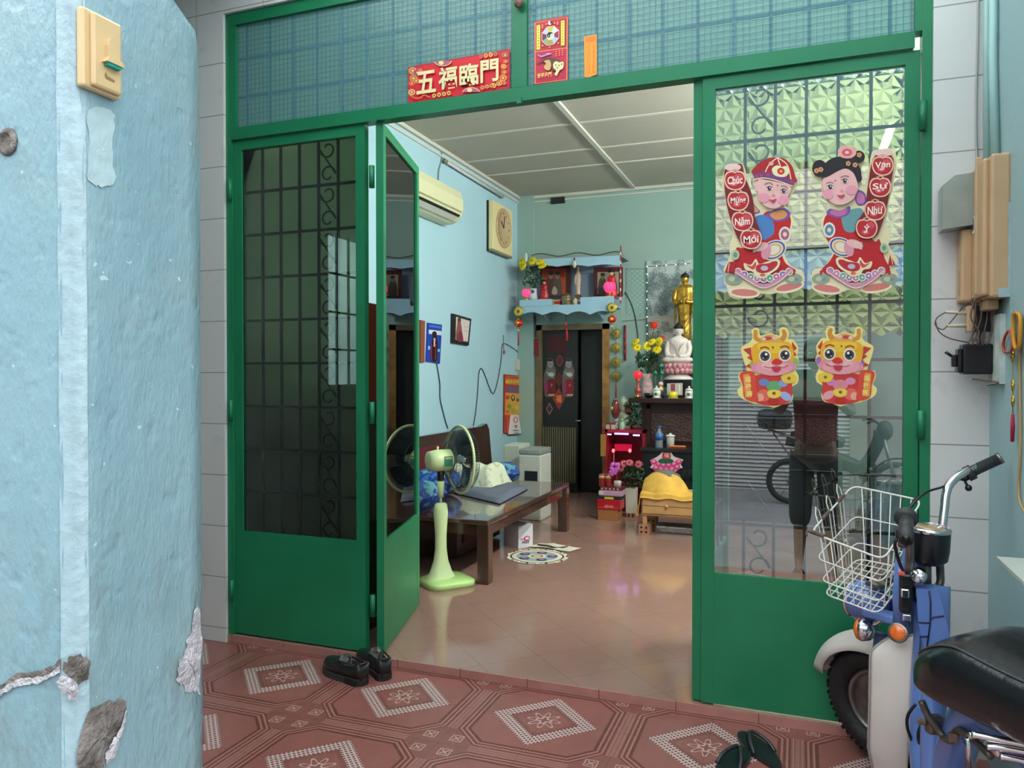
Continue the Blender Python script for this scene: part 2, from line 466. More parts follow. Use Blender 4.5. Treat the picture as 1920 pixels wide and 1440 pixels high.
# gate pillar, chamfered on the street corner, rounded at its far top, and the wall it ends
mb = MB().use('pillar_blue_paint')
PXR = -1.02; y0, y1 = -2.165, -1.904
prof = [(y0 - .0, -.3), (y1, -.3), (y1, 1.86)]
for i in range(1, 7): t = R(90) * i / 6; prof.append((y1 - .07 * (1 - math.cos(t)), 1.86 + .07 * math.sin(t)))
prof += [(y1 - .12, 1.93), (y1 - .12, 2.05), (y0, 2.05)]
def pcol(u, v):
    pass
# body as a dense shell so that the render is uneven
bm = bmesh.new()
ring = []
outl = [(-1.42, y1), (PXR, y1), (PXR, y0 + .02), (PXR - .022, y0), (-1.42, y0)]
lens = []
def lerp(a, b, t): return (a[0] + (b[0] - a[0]) * t, a[1] + (b[1] - a[1]) * t)
perim = []
for i in range(5):
    a, b = outl[i], outl[(i + 1) % 5]; n = max(1, int(math.hypot(b[0] - a[0], b[1] - a[1]) / .03))
    perim += [lerp(a, b, j / n) for j in range(n)]
nz = 60; n = len(perim); vs = []
rnd = random.Random(3)
for k in range(nz + 1):
    z = -.3 + 2.35 * k / nz
    for (x, y) in perim:
        yy = y
        if y > y1 - .13 and z > 1.86:     # rounded shoulder
            top = y1 - (.07 if z > 1.93 else .07 * (1 - math.sqrt(max(0, 1 - ((z - 1.86) / .07) ** 2))))
            yy = min(y, top)
        j = .0012
        vs.append((x + rnd.uniform(-j, j), yy + rnd.uniform(-j, j), z))
fs = [(k * n + i, k * n + (i + 1) % n, (k + 1) * n + (i + 1) % n, (k + 1) * n + i) for k in range(nz) for i in range(n)]
fs += [[nz * n + i for i in range(n)]]
mb.add(vs, fs, True)
struct(mb.build('wall_gate_pillar'))
# chamfer bead, paler
mat('pale_chamfer_paint', (.30, .42, .46), .4, var=.1, vs=30, bump=.3, bs=60)
mb = MB().use('pale_chamfer_paint')
pts = []
for k in range(41):
    z = -.3 + 2.35 * k / 40; j = rnd.uniform(-.0012, .0012)
    pts.append([(PXR + .0015 + j, y0 + .024, z), (PXR - .006 + j, y0 + .003 , z), (PXR - .027, y0 - .0015 + j, z)])
mb.grid(lambda u, v: pts[round(v * 40)][round(u * 2)], 2, 40)
struct(mb.build('trim_5'))
mb = MB().use('pillar_blue_paint'); mb.bb((-3.1, -2.12, -.3), (-1.42, -1.95, 3.6)); struct(mb.build('wall_street'))
# lintel beam over the gate, unseen, added to darken the glass reflection
mb = MB().use('porch_blue_wall'); mb.bb((-1.42, -2.25, 2.60), (RX + .4, -2.08, 3.6)); struct(mb.build('wall_lintel'))
m = mat('added_roof_sheet', (.85, .9, .88), .4)  # corrugated porch roof out of view, added translucent for even top light
nt = m.node_tree; tr = nt.nodes.new('ShaderNodeBsdfTranslucent'); tr.inputs[0].default_value = (.9, .95, .93, 1)
nt.links.new(tr.outputs[0], nt.nodes['Material Output'].inputs[0])
mb = MB().use('added_roof_sheet')
mb.grid(lambda u, v: (-2.25 + 3.4 * u, -2.3 + 2.3 * v, 3.3 + .02 * math.cos(u * 4.0 / .12 * 2 * PI)), 240, 2)
struct(mb.build('ceiling_porch'))
sbox('ceiling_porch_left', (-3.25, -2.3, 3.28), (-2.25, 0, 3.38), 'grey_render')  # opaque roof part out of view, added to darken the left porch
# damage on the pillar
def blob(name, pts, m, x=PXR + .002, th=.004, n=4, depth=0):
    mb = MB().use(m); P_ = [PX(x, q[0] + 2.6 * math.sin(i * 2.1 + q[1]) + 1.6 * math.sin(i * 5.3), q[1] + 2.6 * math.cos(i * 1.7) + 1.5 * math.sin(i * 3.9)) for i, q in enumerate(cr(pts, n))]
    c = sum(P_, Vector()) / len(P_); k = len(P_); rr = random.Random(5)
    rings = [P_]
    for s_ in (.75, .45, .15): rings.append([c + (q - c) * s_ + Vector((th * (1 - s_) * rr.uniform(.3, 1.3), 0, 0)) for q in P_])
    vs = [q for r_ in rings for q in r_]; fs = []
    for j in range(3):
        for i in range(k): fs.append((j * k + i, j * k + (i + 1) % k, (j + 1) * k + (i + 1) % k, (j + 1) * k + i))
    fs.append([3 * k + i for i in range(k)])
    mb.add(vs, fs, False); return struct(mb.build(name))
blob('trim_6', [(372, 1135), (362, 1165), (352, 1200), (345, 1225), (335, 1250), (332, 1275), (342, 1285), (350, 1297), (362, 1294), (372, 1300), (376, 1290), (376, 1180)], 'bare_plaster')
blob('trim_7', [(160, 1345), (185, 1322), (220, 1312), (238, 1318), (236, 1340), (228, 1365), (210, 1390), (196, 1425), (185, 1450), (150, 1460), (146, 1400)], 'broken_mortar')
blob('trim_8', [(238, 1330), (232, 1352), (218, 1380), (206, 1400), (198, 1425), (204, 1430), (216, 1412), (224, 1385), (234, 1360)], 'bare_plaster', x=PXR + .006)
blob('trim_9', [(124, 1240), (140, 1228), (160, 1232), (168, 1245), (164, 1262), (158, 1278), (140, 1286), (128, 1270), (118, 1256)], 'broken_mortar', x=PXR + .003)
blob('trim_10', [(166, 204), (210, 206), (213, 240), (211, 290), (213, 345), (190, 348), (178, 346), (165, 330), (167, 270), (165, 232)], 'patch_paint', x=PXR + .001, th=.0006, n=3)
blob('trim_11', [(112, 1268), (140, 1276), (148, 1300), (142, 1314), (125, 1306), (110, 1290)], 'bare_plaster', x=PXR + .005)
# crack on the street side of the pillar
mb = MB(); rr = random.Random(2)
for m_, wd, dz, off in (('broken_mortar', .006, .004, .002), ('bare_plaster', .006, -.005, .003)):
    mb.use(m_); vs = []
    for i in range(25):
        t = i / 24; q = PY(y0 - .001, 116 - 126 * t, 1246 + 52 * t + 6 * math.sin(t * 7))
        a = wd * rr.uniform(.5, 1.3) / 1.2
        vs += [q + Vector((0, -off, dz + a)), q + Vector((0, -off, dz - a))]
    mb.add(vs, [(2 * i, 2 * i + 1, 2 * i + 3, 2 * i + 2) for i in range(24)])
struct(mb.build('trim_12'))
# ring of an old hole, on the street side at the left
mb = MB().use('broken_mortar'); q = PY(y0 - .001, 14, 266)
mb.lathe([(.0, .001), (.011, .001), (.014, .005), (.02, .003), (.022, 0)], q, 18, axis=(0, -1, 0)); struct(mb.build('trim_13'))

# ------------------------------------------------------------------ green steel frame
PT, PB = 2.963, 2.469          # transom glass top and bottom
mb = MB().use('green_steel')
mb.bb((FL, -.014, -.035), (-2.585, .05, FT)); mb.bb((.393, -.014, -.035), (FR, .05, FT))
mb.bb((FL, -.0145, PT), (FR, .05, FT)); mb.bb((-2.586, -.0145, 2.412), (.37, .045, PB))
mb.bb((-2.586, -.013, PB), (-2.557, .045, PT)); mb.bb((.37, -.013, PB), (.394, .045, PT))
mb.bb((-1.129, -.015, PB), (-1.063, .045, PT))
mb.bb((-1.105, -.022, 2.40), (-1.085, -.012, 2.425))
struct(mb.build('trim_14'))
# transom: frosted sheet, wire mesh, bars
def glassy(name, tint, refl, rough=.015, frost=None, fro=.0, dif=.35):
    """pane: mirror share over a tinted clear body, optionally a frosted share"""
    m = bpy.data.materials.new(name); m.use_nodes = True; M[name] = m
    nt = m.node_tree; N, L = nt.nodes, nt.links; N.remove(N['Principled BSDF'])
    tr = N.new('ShaderNodeBsdfTransparent'); tr.inputs[0].default_value = (*tint, 1)
    body = tr.outputs[0]
    if frost:
        f = N.new('ShaderNodeBsdfTranslucent'); f.inputs[0].default_value = (*frost, 1)
        d = N.new('ShaderNodeBsdfDiffuse'); d.inputs[0].default_value = (*frost, 1)
        a0 = N.new('ShaderNodeMixShader'); a0.inputs[0].default_value = dif; L.new(f.outputs[0], a0.inputs[1]); L.new(d.outputs[0], a0.inputs[2])
        a = N.new('ShaderNodeMixShader'); a.inputs[0].default_value = fro; L.new(body, a.inputs[1]); L.new(a0.outputs[0], a.inputs[2]); body = a.outputs[0]
    g = N.new('ShaderNodeBsdfGlossy'); g.inputs['Roughness'].default_value = rough; g.inputs[0].default_value = (.95, .97, 1, 1)
    lw = N.new('ShaderNodeFresnel'); lw.inputs[0].default_value = 1.5
    X.nt = nt; fac = xmin(X(lw.outputs[0]) * 1.0 + refl, 1.)
    mx = N.new('ShaderNodeMixShader'); L.new(fac.v, mx.inputs[0]); L.new(body, mx.inputs[1]); L.new(g.outputs[0], mx.inputs[2])
    L.new(mx.outputs[0], N['Material Output'].inputs[0]); return m
glassy('transom_frosted_glass', (.2, .4, .4), .0, .25, (.26, .46, .42), .95, dif=.6)
mat('blue_mesh_wire', (.06, .2, .24), .5)
mat('transom_bar_blue', (.09, .23, .27), .5)
tr = bpy.data.objects.new('window_1', None); COL.objects.link(tr); tr['_w'] = (0, 0, 0); struct(tr)
for a, b in ((-2.557, -1.129), (-1.063, .37)):
    MB().bb((a, .004, PB), (b, .008, PT)).build('pane', 'transom_frosted_glass', tr)
    mb = MB().use('blue_mesh_wire'); x = a + .012
    while x < b: mb.bb((x - .0007, -.0025, PB), (x + .0007, -.001, PT)); x += .0235
    z = PB + .012
    while z < PT: mb.bb((a, -.0035, z - .0007), (b, -.002, z + .0007)); z += .0235
    mb.build('wire_mesh', None, tr)
mb = MB().use('transom_bar_blue')
for i in range(22): x = -2.50 + i * .133; mb.bb((x - .006, .002, PB), (x + .006, .006, PT))
for z in (2.615, 2.80): mb.bb((-2.56, .0025, z - .006), (.37, .0055, z + .006))
mb.build('bars', None, tr)

# ------------------------------------------------------------------ bifold leaves
glassy('door_glass', (.70, .76, .74), .14, .008)
glassy('door_glass_dark', (.42, .46, .42), .09, .008)
glassy('door_glass_grey', (.74, .78, .72), .07, .008)
glassy('frosted_grey_glass', (.55, .60, .52), .0, .3, (.80, .92, .66), .75, dif=.1)
m = glassy('star_relief_glass', (.4, .44, .28), .12, .12, (.40, .40, .19), .85, dif=.1)
mat('door_handle_steel', (.02, .12, .06), .3, .3)
def scroll(o, u, w, x, z0, z1):
    """S shaped iron scroll between two heights"""
    pts = []; zc = (z0 + z1) / 2; h = (z1 - z0) / 2; r0 = h * .42
    for i in range(15):     # lower curl, ending at the S middle
        t = i / 14; a = R(-150 + 330 * t); r = r0 * (.45 + .55 * t)
        pts.append((x + r * math.cos(a), z0 + r0 + r * math.sin(a)))
    pts = [(2 * x - a, b) for a, b in pts]
    up = [(2 * x - a, 2 * zc - b) for a, b in pts][::-1]
    return [o + u * a + Vector((0, 0, b)) - w * .018 for a, b in pts + up]
def leaf(name, o, u, W=.742, flip=False, glass='door_glass', inner=None, inner_z0=.5, scrolls=True, hinge_left=True, thick=.034):
    """o: bottom corner, u: unit direction along the leaf; w: the side that faces the street"""
    o = Vector(o); u = Vector(u).normalized(); w = u.cross(Vector((0, 0, 1))) * (-1 if flip else 1)
    root = bpy.data.objects.new(name, None); COL.objects.link(root); root.location = o; root['_w'] = tuple(o); struct(root)
    z0, z1, g0, g1, sl, sr = .008, 2.408, .512, 2.363, .047, .047
    def slab(mb, a0, a1, b0, b1, t0=0, t1=thick):
        vs = [o + u * a + Vector((0, 0, b)) - w * t for a in (a0, a1) for b in (b0, b1) for t in (t0, t1)]
        mb.add(vs, [(0, 1, 3, 2), (4, 6, 7, 5), (0, 4, 5, 1), (2, 3, 7, 6), (0, 2, 6, 4), (1, 5, 7, 3)])
    mb = MB().use('green_steel')
    slab(mb, 0, sl, z0, z1); slab(mb, W - sr, W, z0, z1); slab(mb, sl, W - sr, g1, z1)
    mb.build('frame', None, root)
    mb = MB().use('green_steel'); slab(mb, sl, W - sr, z0, g0, .001, .012); slab(mb, sl, W - sr, g0 - .02, g0, .012, .03); mb.build('kick_panel', None, root)
    mb = MB(); slab(mb, sl, W - sr, g0, g1, .010, .013); mb.build('glass_pane', glass, root)
    mb = MB().use('dark_green_iron'); n = 6; gw = W - sl - sr
    for i in range(1, n):
        x = sl + gw * i / n; slab(mb, x - .0055, x + .0055, g0, g1, .017, .027)
    z = g1 - .205
    while z > g0 + .05: slab(mb, sl, W - sr, z - .006, z + .006, .016, .026); z -= .2075
    gr = mb.build('grille', None, root)
    if scrolls:
        mb = MB().use('dark_green_iron'); x = sl + gw * (1.5 / n if not hinge_left else (n - 1.5) / n); z = g1 - .205; zt = g1
        while zt > g0 + .1: mb.tube(scroll(o, u, w, x, zt - .2, zt), .0042, 6); zt -= .2075
        mb.build('scrollwork', None, gr)
    if inner == 'star':
        mb = MB().use('star_relief_glass'); s_ = .061; zz = g1; jj = 0
        while zz > inner_z0:
            x = sl + (s_ / 2 if jj % 2 else 0) - s_ / 2; ii = 0
            while x < W - sr:
                # hexagonal cell of six raised facets
                c = (x + s_ / 2, zz - s_ * .29)
                ring = [(c[0] + s_ * .577 * math.sin(R(60 * k)), c[1] + s_ * .577 * math.cos(R(60 * k))) for k in range(6)]
                cl = lambda a: min(max(a, sl), W - sr)
                P_ = [o + u * cl(c[0]) + Vector((0, 0, min(c[1], g1))) - w * .030]
                for k in range(6):
                    a, b = ring[k], ring[(k + 1) % 6]
                    P_.append(o + u * cl(a[0]) + Vector((0, 0, min(a[1], g1))) - w * .044)
                    mx = ((a[0] + b[0]) / 2, (a[1] + b[1]) / 2)
                    P_.append(o + u * cl(mx[0]) + Vector((0, 0, min(mx[1], g1))) - w * .030)
                mb.add(P_, [(0, 1 + k, 1 + (k + 1) % 12) for k in range(12)]); x += s_; ii += 1
            zz -= s_ * .866; jj += 1
        mb.build('relief_glass', None, root)
    elif inner:
        mb = MB(); slab(mb, sl, W - sr, g0, g1, .030, .032); mb.build('rear_pane', inner, root)
    return root, o, u, w
def hinges(root, x, y=-.006, r=.010):
    for z in (2.17, 1.10, .22):
        MB().use('green_steel').cyl((x, y, z - .05), (x, y, z + .05), r, n=10).build('hinge', None, root)
la = leaf('door_1', (-2.583, 0, 0), (1, 0, 0), .735, inner='frosted_grey_glass', glass='door_glass_grey')
hinges(la[0], -2.588, -.022); 
lb = leaf('door_2', (PY(.0, 717, 720).x, .012, 0), (math.sin(R(-15.4)), math.cos(R(15.4)), 0), .75, glass='door_glass_dark', inner='frosted_grey_glass', scrolls=False)
hinges(lb[0], PY(.012, 698, 720).x, .012, .013)
ld = leaf('door_3', (-.352, 0, 0), (1, 0, 0), .742, inner='star', inner_z0=1.42, hinge_left=False)
hinges(ld[0], .396, -.022, .012)
lc = leaf('door_4', (-.388, .014, 0), (.06, .998, 0), .735, flip=True, scrolls=False)
# bolt on the middle post, lock on leaf B
q = PY(-.018, 976, 8)
tag(MB().use(mat('dried_seed_pod', (.22, .13, .1), .6, var=.4, vs=60, bump=.5, bs=80)).ball(q + Vector((0, -.02, 0)), (.022, .018, .024), 12, 8).tube([q + Vector((0, -.02, .02)), q + Vector((0, -.012, .05))], .003, 6).build('seed_pod_charm', loc=q), 'small brown pod charm hung at the top of the middle green post', 'charm')
# ------------------------------------------------------------------ street side (seen mirrored in the door glass)
m = mat('roller_shutter_steel', (.42, .40, .39), .45, .2); p, x, y, z = geo(m)
s_ = xf(z / .055); setcol(m, mixcol(m, (s_ < .22) * .8, (.46, .43, .42), (.14, .13, .13))); setbump(m, X.m('SINE', z * (2 * PI / .055)), .6, .01)
mb = MB().use('roller_shutter_steel'); mb.bb((-2.6, -8.0, -.3), (.62, -7.9, 2.2)); struct(mb.build('door_5'))
mat('neighbour_wall', (.30, .27, .24), .8, var=.25, vs=2); mat('blue_roof_tile', (.12, .2, .38), .5); m = mat('pink_siding', (.5, .4, .38), .6)
p, x, y, z = geo(m); s_ = xf(z / .09); setcol(m, mixcol(m, (s_ < .15) * .7, (.5, .41, .39), (.2, .15, .14)))
mb = MB().use('neighbour_wall'); mb.bb((-9, -8.25, -.3), (-2.6, -7.85, 5)); mb.bb((.62, -8.25, -.3), (9, -7.85, 5)); mb.bb((-2.6, -8.25, 2.2), (.62, -8.0, 5)); struct(mb.build('wall_opposite_house'))
mb = MB().use('pink_siding'); mb.bb((-3.4, -8.0, 2.95), (1.6, -7.8, 4.6)); struct(mb.build('wall_opposite_upper'))
mb = MB().use('blue_roof_tile')
mb.grid(lambda u, v: (-3.3 + 4.6 * u, -7.9 + .55 * (1 - v) * 1, 2.35 + .6 * v + .02 * abs(math.sin(u * 4.6 / .2 * PI)) + .012 * ((v * 5) % 1)), 160, 20)
struct(mb.build('trim_15'))
mat('teal_brick_wall', (.42, .62, .58), .6, var=.2, vs=2)
mb = MB().use('teal_brick_wall'); mb.bb((-5.4, -7.8, -.3), (-5.2, 1, 4.2)); struct(mb.build('wall_neighbour_side'))
mb = MB().use('neighbour_wall'); mb.bb((RX + .55, -2.3, -.3), (6, -2.1, 4)); struct(mb.build('wall_street_right'))
l2 = thing('tube_lamp', 'added white tube lamp, unseen on the right wall, brightening the far room', 'lamp', (.56, 3.0, 2.85))  # second tube, added out of view to brighten the deeper walls
MB().use(mat('lamp_housing_white', (.8, .8, .78), .5)).bb((.555, 2.35, 2.82), (.598, 3.65, 2.89)).build('housing', None, l2)
MB().use(mat('added_far_tube', (1, 1, 1), .5, emit=(.95, 1.0, .93), es=215.)).cyl((.53, 2.39, 2.85), (.53, 3.61, 2.85), .016, n=12).build('tube', None, l2)
# fluorescent tube inside, high on the right wall near the front
la_ = thing('tube_lamp', 'white fluorescent tube lamp high on the right wall behind the green transom', 'lamp', (.56, .95, 2.72))
MB().use(mat('lamp_housing_white', (.8, .8, .78), .5)).bb((.555, .30, 2.69), (.598, 1.60, 2.76)).build('housing', None, la_)
MB().use(mat('lit_tube', (1, 1, 1), .5, emit=(.95, 1.0, .93), es=400.)).cyl((.53, .34, 2.72), (.53, 1.56, 2.72), .016, n=12).build('tube', None, la_)
# ================================================================== THE MOPED by the right wall
UX, UY, UZ = Vector((1, 0, 0)), Vector((0, 1, 0)), Vector((0, 0, 1))
mat('moped_blue', (.115, .20, .48), .24, spec=.6, var=.12, vs=5, coat=.4)
mat('moped_blue_dull', (.10, .15, .33), .4, var=.25, vs=9)
mat('cream_plastic', (.68, .62, .56), .42, var=.05, vs=8)
mat('chrome', (.68, .68, .69), .14, 1.0, var=.08, vs=20)
mat('old_steel', (.25, .24, .23), .38, .9, var=.3, vs=20)
mat('olive_steel', (.13, .12, .10), .4, .7, var=.3, vs=20)
mat('black_rubber', (.012, .012, .013), .6, bump=.3, bs=90)
mat('grip_rubber', (.03, .03, .032), .5, bump=.2, bs=200)
mat('black_plastic', (.008, .009, .011), .3)
mat('seat_vinyl', (.006, .008, .010), .24, spec=.7, bump=.12, bs=55)
mat('amber_lens', (.75, .14, .01), .18, coat=.5)
mat('dark_seam', (.01, .015, .05), .5)
mat('basket_wire_white', (.74, .71, .64), .4)
mat('rust_brown', (.12, .07, .05), .7, var=.4, vs=40)
g = flat
mp_ = thing('moped', 'old blue moped with cream leg shield, wire basket and black seat', 'moped', (.35, -.8, -.035))
Wc = Vector((.27, -.21, .183)); h = Vector((-.8, .6, 0)); l = Vector((-.6, -.8, 0)); la2 = (l + Vector((0, 0, -.12))).normalized(); up_ = h.cross(la2) * -1
if up_.z < 0: up_ = -up_
def wheel(name, c, hd, ax, r=.2, par=mp_):
    upv = ax.cross(hd); upv = upv if upv.z > 0 else -upv
    def tor(mb, R_, a, b, nu=48, nv=12):
        mb.grid(lambda u, v: c + (hd * math.cos(2 * PI * u) + upv * math.sin(2 * PI * u)) * (R_ + a * math.cos(2 * PI * v)) + ax * (b * math.sin(2 * PI * v)), nu, nv)
    mb = MB().use('black_rubber'); tor(mb, r - .042, .042, .046)
    for k in range(60):      # tread blocks
        t = 2 * PI * k / 60; d = hd * math.cos(t) + upv * math.sin(t); tt = upv * math.cos(t) - hd * math.sin(t)
        for sg in (-1, 1):
            o = c + d * (r - .004 - .004 * (k % 2)) + ax * (sg * (.017 + .008 * (k % 2)))
            mb.prism([(-.006, -.009), (.006, -.009), (.006, .009), (-.006, .009)], o, tt, ax, d, .005)
    wh = mb.build(name, None, par)
    mb = MB().use('old_steel'); tor(mb, r - .088, .012, .03)
    mb.grid(lambda u, v: c + (hd * math.cos(2 * PI * u) + upv * math.sin(2 * PI * u)) * (.03 + (r - .12) * v) + ax * (.022 - .012 * v), 30, 3)
    mb.grid(lambda u, v: c + (hd * math.cos(2 * PI * u) + upv * math.sin(2 * PI * u)) * (.03 + (r - .12) * v) - ax * (.022 - .012 * v), 30, 3)
    mb.build('rim', None, wh)
    MB().use('old_steel').cyl(c - ax * .05, c + ax * .05, .035, n=18).cyl(c - ax * .065, c + ax * .065, .010, n=8).build('hub', None, wh)
    return wh
wheel('front_wheel', Wc, h, la2)
# front fender
mb = MB().use('cream_plastic')
def fen(u, v):
    a = R(8 + 150 * u); rr = .222 + .012 * math.sin(u * PI) + (.05 * (1 - u) ** 3)
    wd = .068 * (1 - .75 * max(0, 1 - u * 3.2) ** 2); s_ = 2 * v - 1
    return Wc + (h * math.cos(a) + up_ * math.sin(a)) * (rr - .030 * s_ * s_ - .02 * abs(s_) ** 3) + la2 * (wd * s_)
mb.grid(fen, 28, 12); mb.build('front_fender', None, mp_, mods=[('SOLIDIFY', dict(thickness=.003))])
# fork and steering column
St, Sb = Vector((.335, -.47, .80)), Vector((.30, -.30, .36))
mb = MB().use('moped_blue_dull')
for s_ in (-1, 1):
    o = la2 * (.062 * s_)
    mb.tube([Sb + o + h * .02 + UZ * .1, Sb + o + h * .03, Wc + o * 1.05 + UZ * .05, Wc + o * 1.05], [.022, .022, .018, .014], 10)
mb.tube([Sb - la2 * .065 + UZ * .08, Sb + la2 * .065 + UZ * .08], .022, 10)
mb.build('fork', None, mp_)
MB().use('moped_blue').tube([Sb + UZ * .02, St], [.042, .036], 14).build('steering_column', None, mp_)
# headlamp shell in front, below the basket
q = PY(-.36, 1642, 1132)
mb = MB().use('moped_blue'); mb.tube([q + h * -.04, q, q + h * .05, q + h * .075], [.035, .06, .066, .055], 18); hl_ = mb.build('headlamp', None, mp_)
MB().use('chrome').tube([q + h * .07, q + h * .082], [.062, .056], 18).build('lens_ring', None, hl_)
# blue side stays of the basket bracket
mb = MB().use('moped_blue')
a, b = PY(-.52, 1690, 1052), PY(-.48, 1690, 1195)
mb.tube([a, (a + b) / 2 + UX * -.004, b], [.017, .021, .02], 10)
mb.box(PY(-.45, 1652, 1153), (.10, .05, .028), R(-35), bev=.008)
mb.build('front_bracket', None, mp_)
# horn and lock cluster of black and chrome under the bars
mb = MB().use('black_plastic')
a, b = PY(-.55, 1697, 1075), PY(-.55, 1700, 1150)
mb.box((a + b) / 2 + UY * .01, (.034, .03, (a - b).length), bev=.008)
cl = mb.build('switch_unit', None, mp_)
MB().use('chrome').box(PY(-.575, 1697, 1112), (.022, .012, .026), bev=.004).build('chrome_plate', None, cl); MB().use('chrome').box(PY(-.57, 1700, 1158), (.022, .01, .02), bev=.003).build('chrome_plate', None, cl)
MB().use(g('e0574f')).box(PY(-.58, 1690, 1075), (.018, .01, .010), bev=.002).build('red_button', None, cl)
mb = MB().use('olive_steel')
mb.tube(cr([PY(-.5, 1718, 1052), PY(-.48, 1756, 1045), PY(-.46, 1763, 1075), PY(-.47, 1758, 1100), PY(-.52, 1716, 1112)], 4, False), .011, 8)
mb.cyl(PY(-.5, 1738, 1040), PY(-.5, 1738, 1098), .012); mb.build('bracket', None, mp_)
MB().use('chrome').lathe([(.0, -.01), (.020, -.006), (.024, .004), (.016, .012), (.0, .014)], PY(-.55, 1722, 1080), 16, axis=(-.3, -1, .5)).build('horn', None, mp_)
lk = MB().use('chrome').lathe([(.016, 0), (.017, .006), (.010, .009), (0, .009)], PY(-.53, 1726, 1124), 14, axis=(-.2, -1, .3)).build('key_lock', None, mp_)
# speedometer pod
c0, c1 = PY(-.50, 1741, 1048), PY(-.48, 1741, 985)
ax = (c1 - c0).normalized(); ax = (ax + Vector((.0, -.25, 0))).normalized()
mb = MB().use('black_plastic'); mb.lathe([(.036, -.012), (.050, .0), (.054, .03), (.055, .085), (.052, .092)], c0, 26, axis=ax); pod = mb.build('speedometer', None, mp_)
MB().use('chrome').lathe([(.0555, .082), (.057, .09), (.052, .096), (.048, .097), (.048, .09)], c0, 26, axis=ax).build('bezel', None, pod)
MB().use(mat('yellowed_glass', (.42, .26, .14), .15, coat=1, var=.3, vs=30)).lathe([(.049, .093), (.03, .099), (0, .101)], c0, 26, axis=ax).build('dial_glass', None, pod)
# handlebar
L1, L0 = PY(-.71, 1692, 1022), PY(-.60, 1700, 968)
mb = MB().use('chrome')
rb = [PY(-.46, 1758, 1052), PY(-.44, 1764, 1010), PY(-.42, 1770, 960), PY(-.40, 1776, 918), PY(-.38, 1792, 896), PY(-.36, 1815, 883), PY(-.34, 1835, 875)]
mb.tube(cr(rb, 5, False), .0125, 12)
hb = mb.build('handlebar', None, mp_)
MB().use('old_steel').tube(cr([PY(-.50, 1707, 1120), PY(-.52, 1705, 1080), PY(-.57, 1706, 1020), PY(-.60, 1702, 972), L1], 4, False), .0125, 12).build('left_riser', None, hb)
mb = MB().use('grip_rubber')
mb.tube([PY(-.35, 1822, 884), PY(-.345, 1828, 881), PY(-.33, 1872, 861)], [.0185, .017, .0165], 14)
mb.tube([PY(-.35, 1812, 890), PY(-.35, 1824, 884)], [.023, .023], 14); g1 = mb.build('grip', None, mp_)
MB().use('old_steel').cyl(PY(-.33, 1871, 861), PY(-.33, 1877, 858), .0175, n=14).build('grip_end', None, g1)
mb = MB().use('grip_rubber')
A = Vector((.268, -.735, .835)); B = Vector((.283, -.60, .868)); d = (A - B).normalized()
mb.tube([B - d * .012, B, B + d * .008], [.030, .031, .022], 18); mb.tube([B, A], [.0195, .0185], 18)
g2 = mb.build('grip', None, mp_)
mb = MB().use('black_plastic'); mb.tube([A - d * .001, A + d * .001], [.0115, .0115], 14); mb.build('open_end', None, g2)
mb = MB().use('black_plastic')
q = PY(-.35, 1806, 893); mb.box(q, (.03, .03, .026), bev=.007); mb.tube(cr([q, PY(-.36, 1812, 908), PY(-.37, 1816, 914)], 3, False), .004, 6); mb.ball(PY(-.37, 1816, 915), .010)
mb.tube(cr([q + UZ * -.005, PY(-.37, 1806, 900), PY(-.37, 1802, 898)], 3, False), .004, 6)
mb.build('brake_lever', None, mp_); mb = MB().use('black_plastic'); mb.box(PY(-.6, 1687, 1000), (.022, .03, .03), bev=.006); mb.tube(cr([PY(-.6, 1684, 1010), PY(-.6, 1678, 1022), PY(-.58, 1688, 1060), PY(-.56, 1697, 1072)], 4, False), .005, 8)
mb.build('brake_lever', None, mp_)
mb = MB().use('black_plastic')
mb.tube(cr([PY(-.35, 1806, 893), PY(-.40, 1770, 912), PY(-.46, 1737, 923), PY(-.50, 1712, 945), PY(-.52, 1698, 970), PY(-.5, 1700, 1010)], 6, False), .0038, 8)
mb.tube(cr([PY(-.5, 1700, 970), PY(-.47, 1706, 950), PY(-.45, 1718, 930)], 6, False), .003, 6); mb.build('cable', None, mp_); mb = MB().use('black_plastic')
mb.tube(cr([PY(-.62, 1717, 1320), PY(-.62, 1703, 1340), PY(-.60, 1701, 1362), PY(-.58, 1709, 1388)], 6, False), .0045, 8); mb.build('cable', None, mp_); mb = MB().use('black_plastic')
mb.tube(cr([PY(-.6, 1727, 1360), PY(-.6, 1722, 1380), PY(-.6, 1728, 1410), PY(-.55, 1730, 1450)], 6, False), .005, 8)
mb.build('cable', None, mp_)
# turn signal and reflector
q = PY(-.42, 1620, 1180); dn = Vector((-.85, .35, -.05)).normalized()
sg_ = MB().use('chrome').lathe([(0, -.034), (.018, -.031), (.031, -.018), (.036, .0), (.036, .008)], q, 20, axis=dn).tube(cr([q + Vector((.01, 0, .015)), PY(-.42, 1640, 1170), PY(-.43, 1655, 1160), PY(-.44, 1662, 1166)], 4, False), [.009] * 13, 8).build('turn_signal', None, mp_)
MB().use('amber_lens').lathe([(.035, .008), (.032, .018), (.018, .026), (0, .028)], q, 20, axis=dn).build('amber_lens', None, sg_)
q = PY(-.545, 1684, 1186)
rf = MB().use('old_steel').lathe([(.027, -.008), (.029, .003), (.025, .006)], q, 20, axis=(-.35, -1, .25)).build('reflector', None, mp_)
MB().use('amber_lens').lathe([(.025, .004), (.018, .008), (0, .009)], q, 20, axis=(-.35, -1, .25)).build('amber_lens', None, rf)
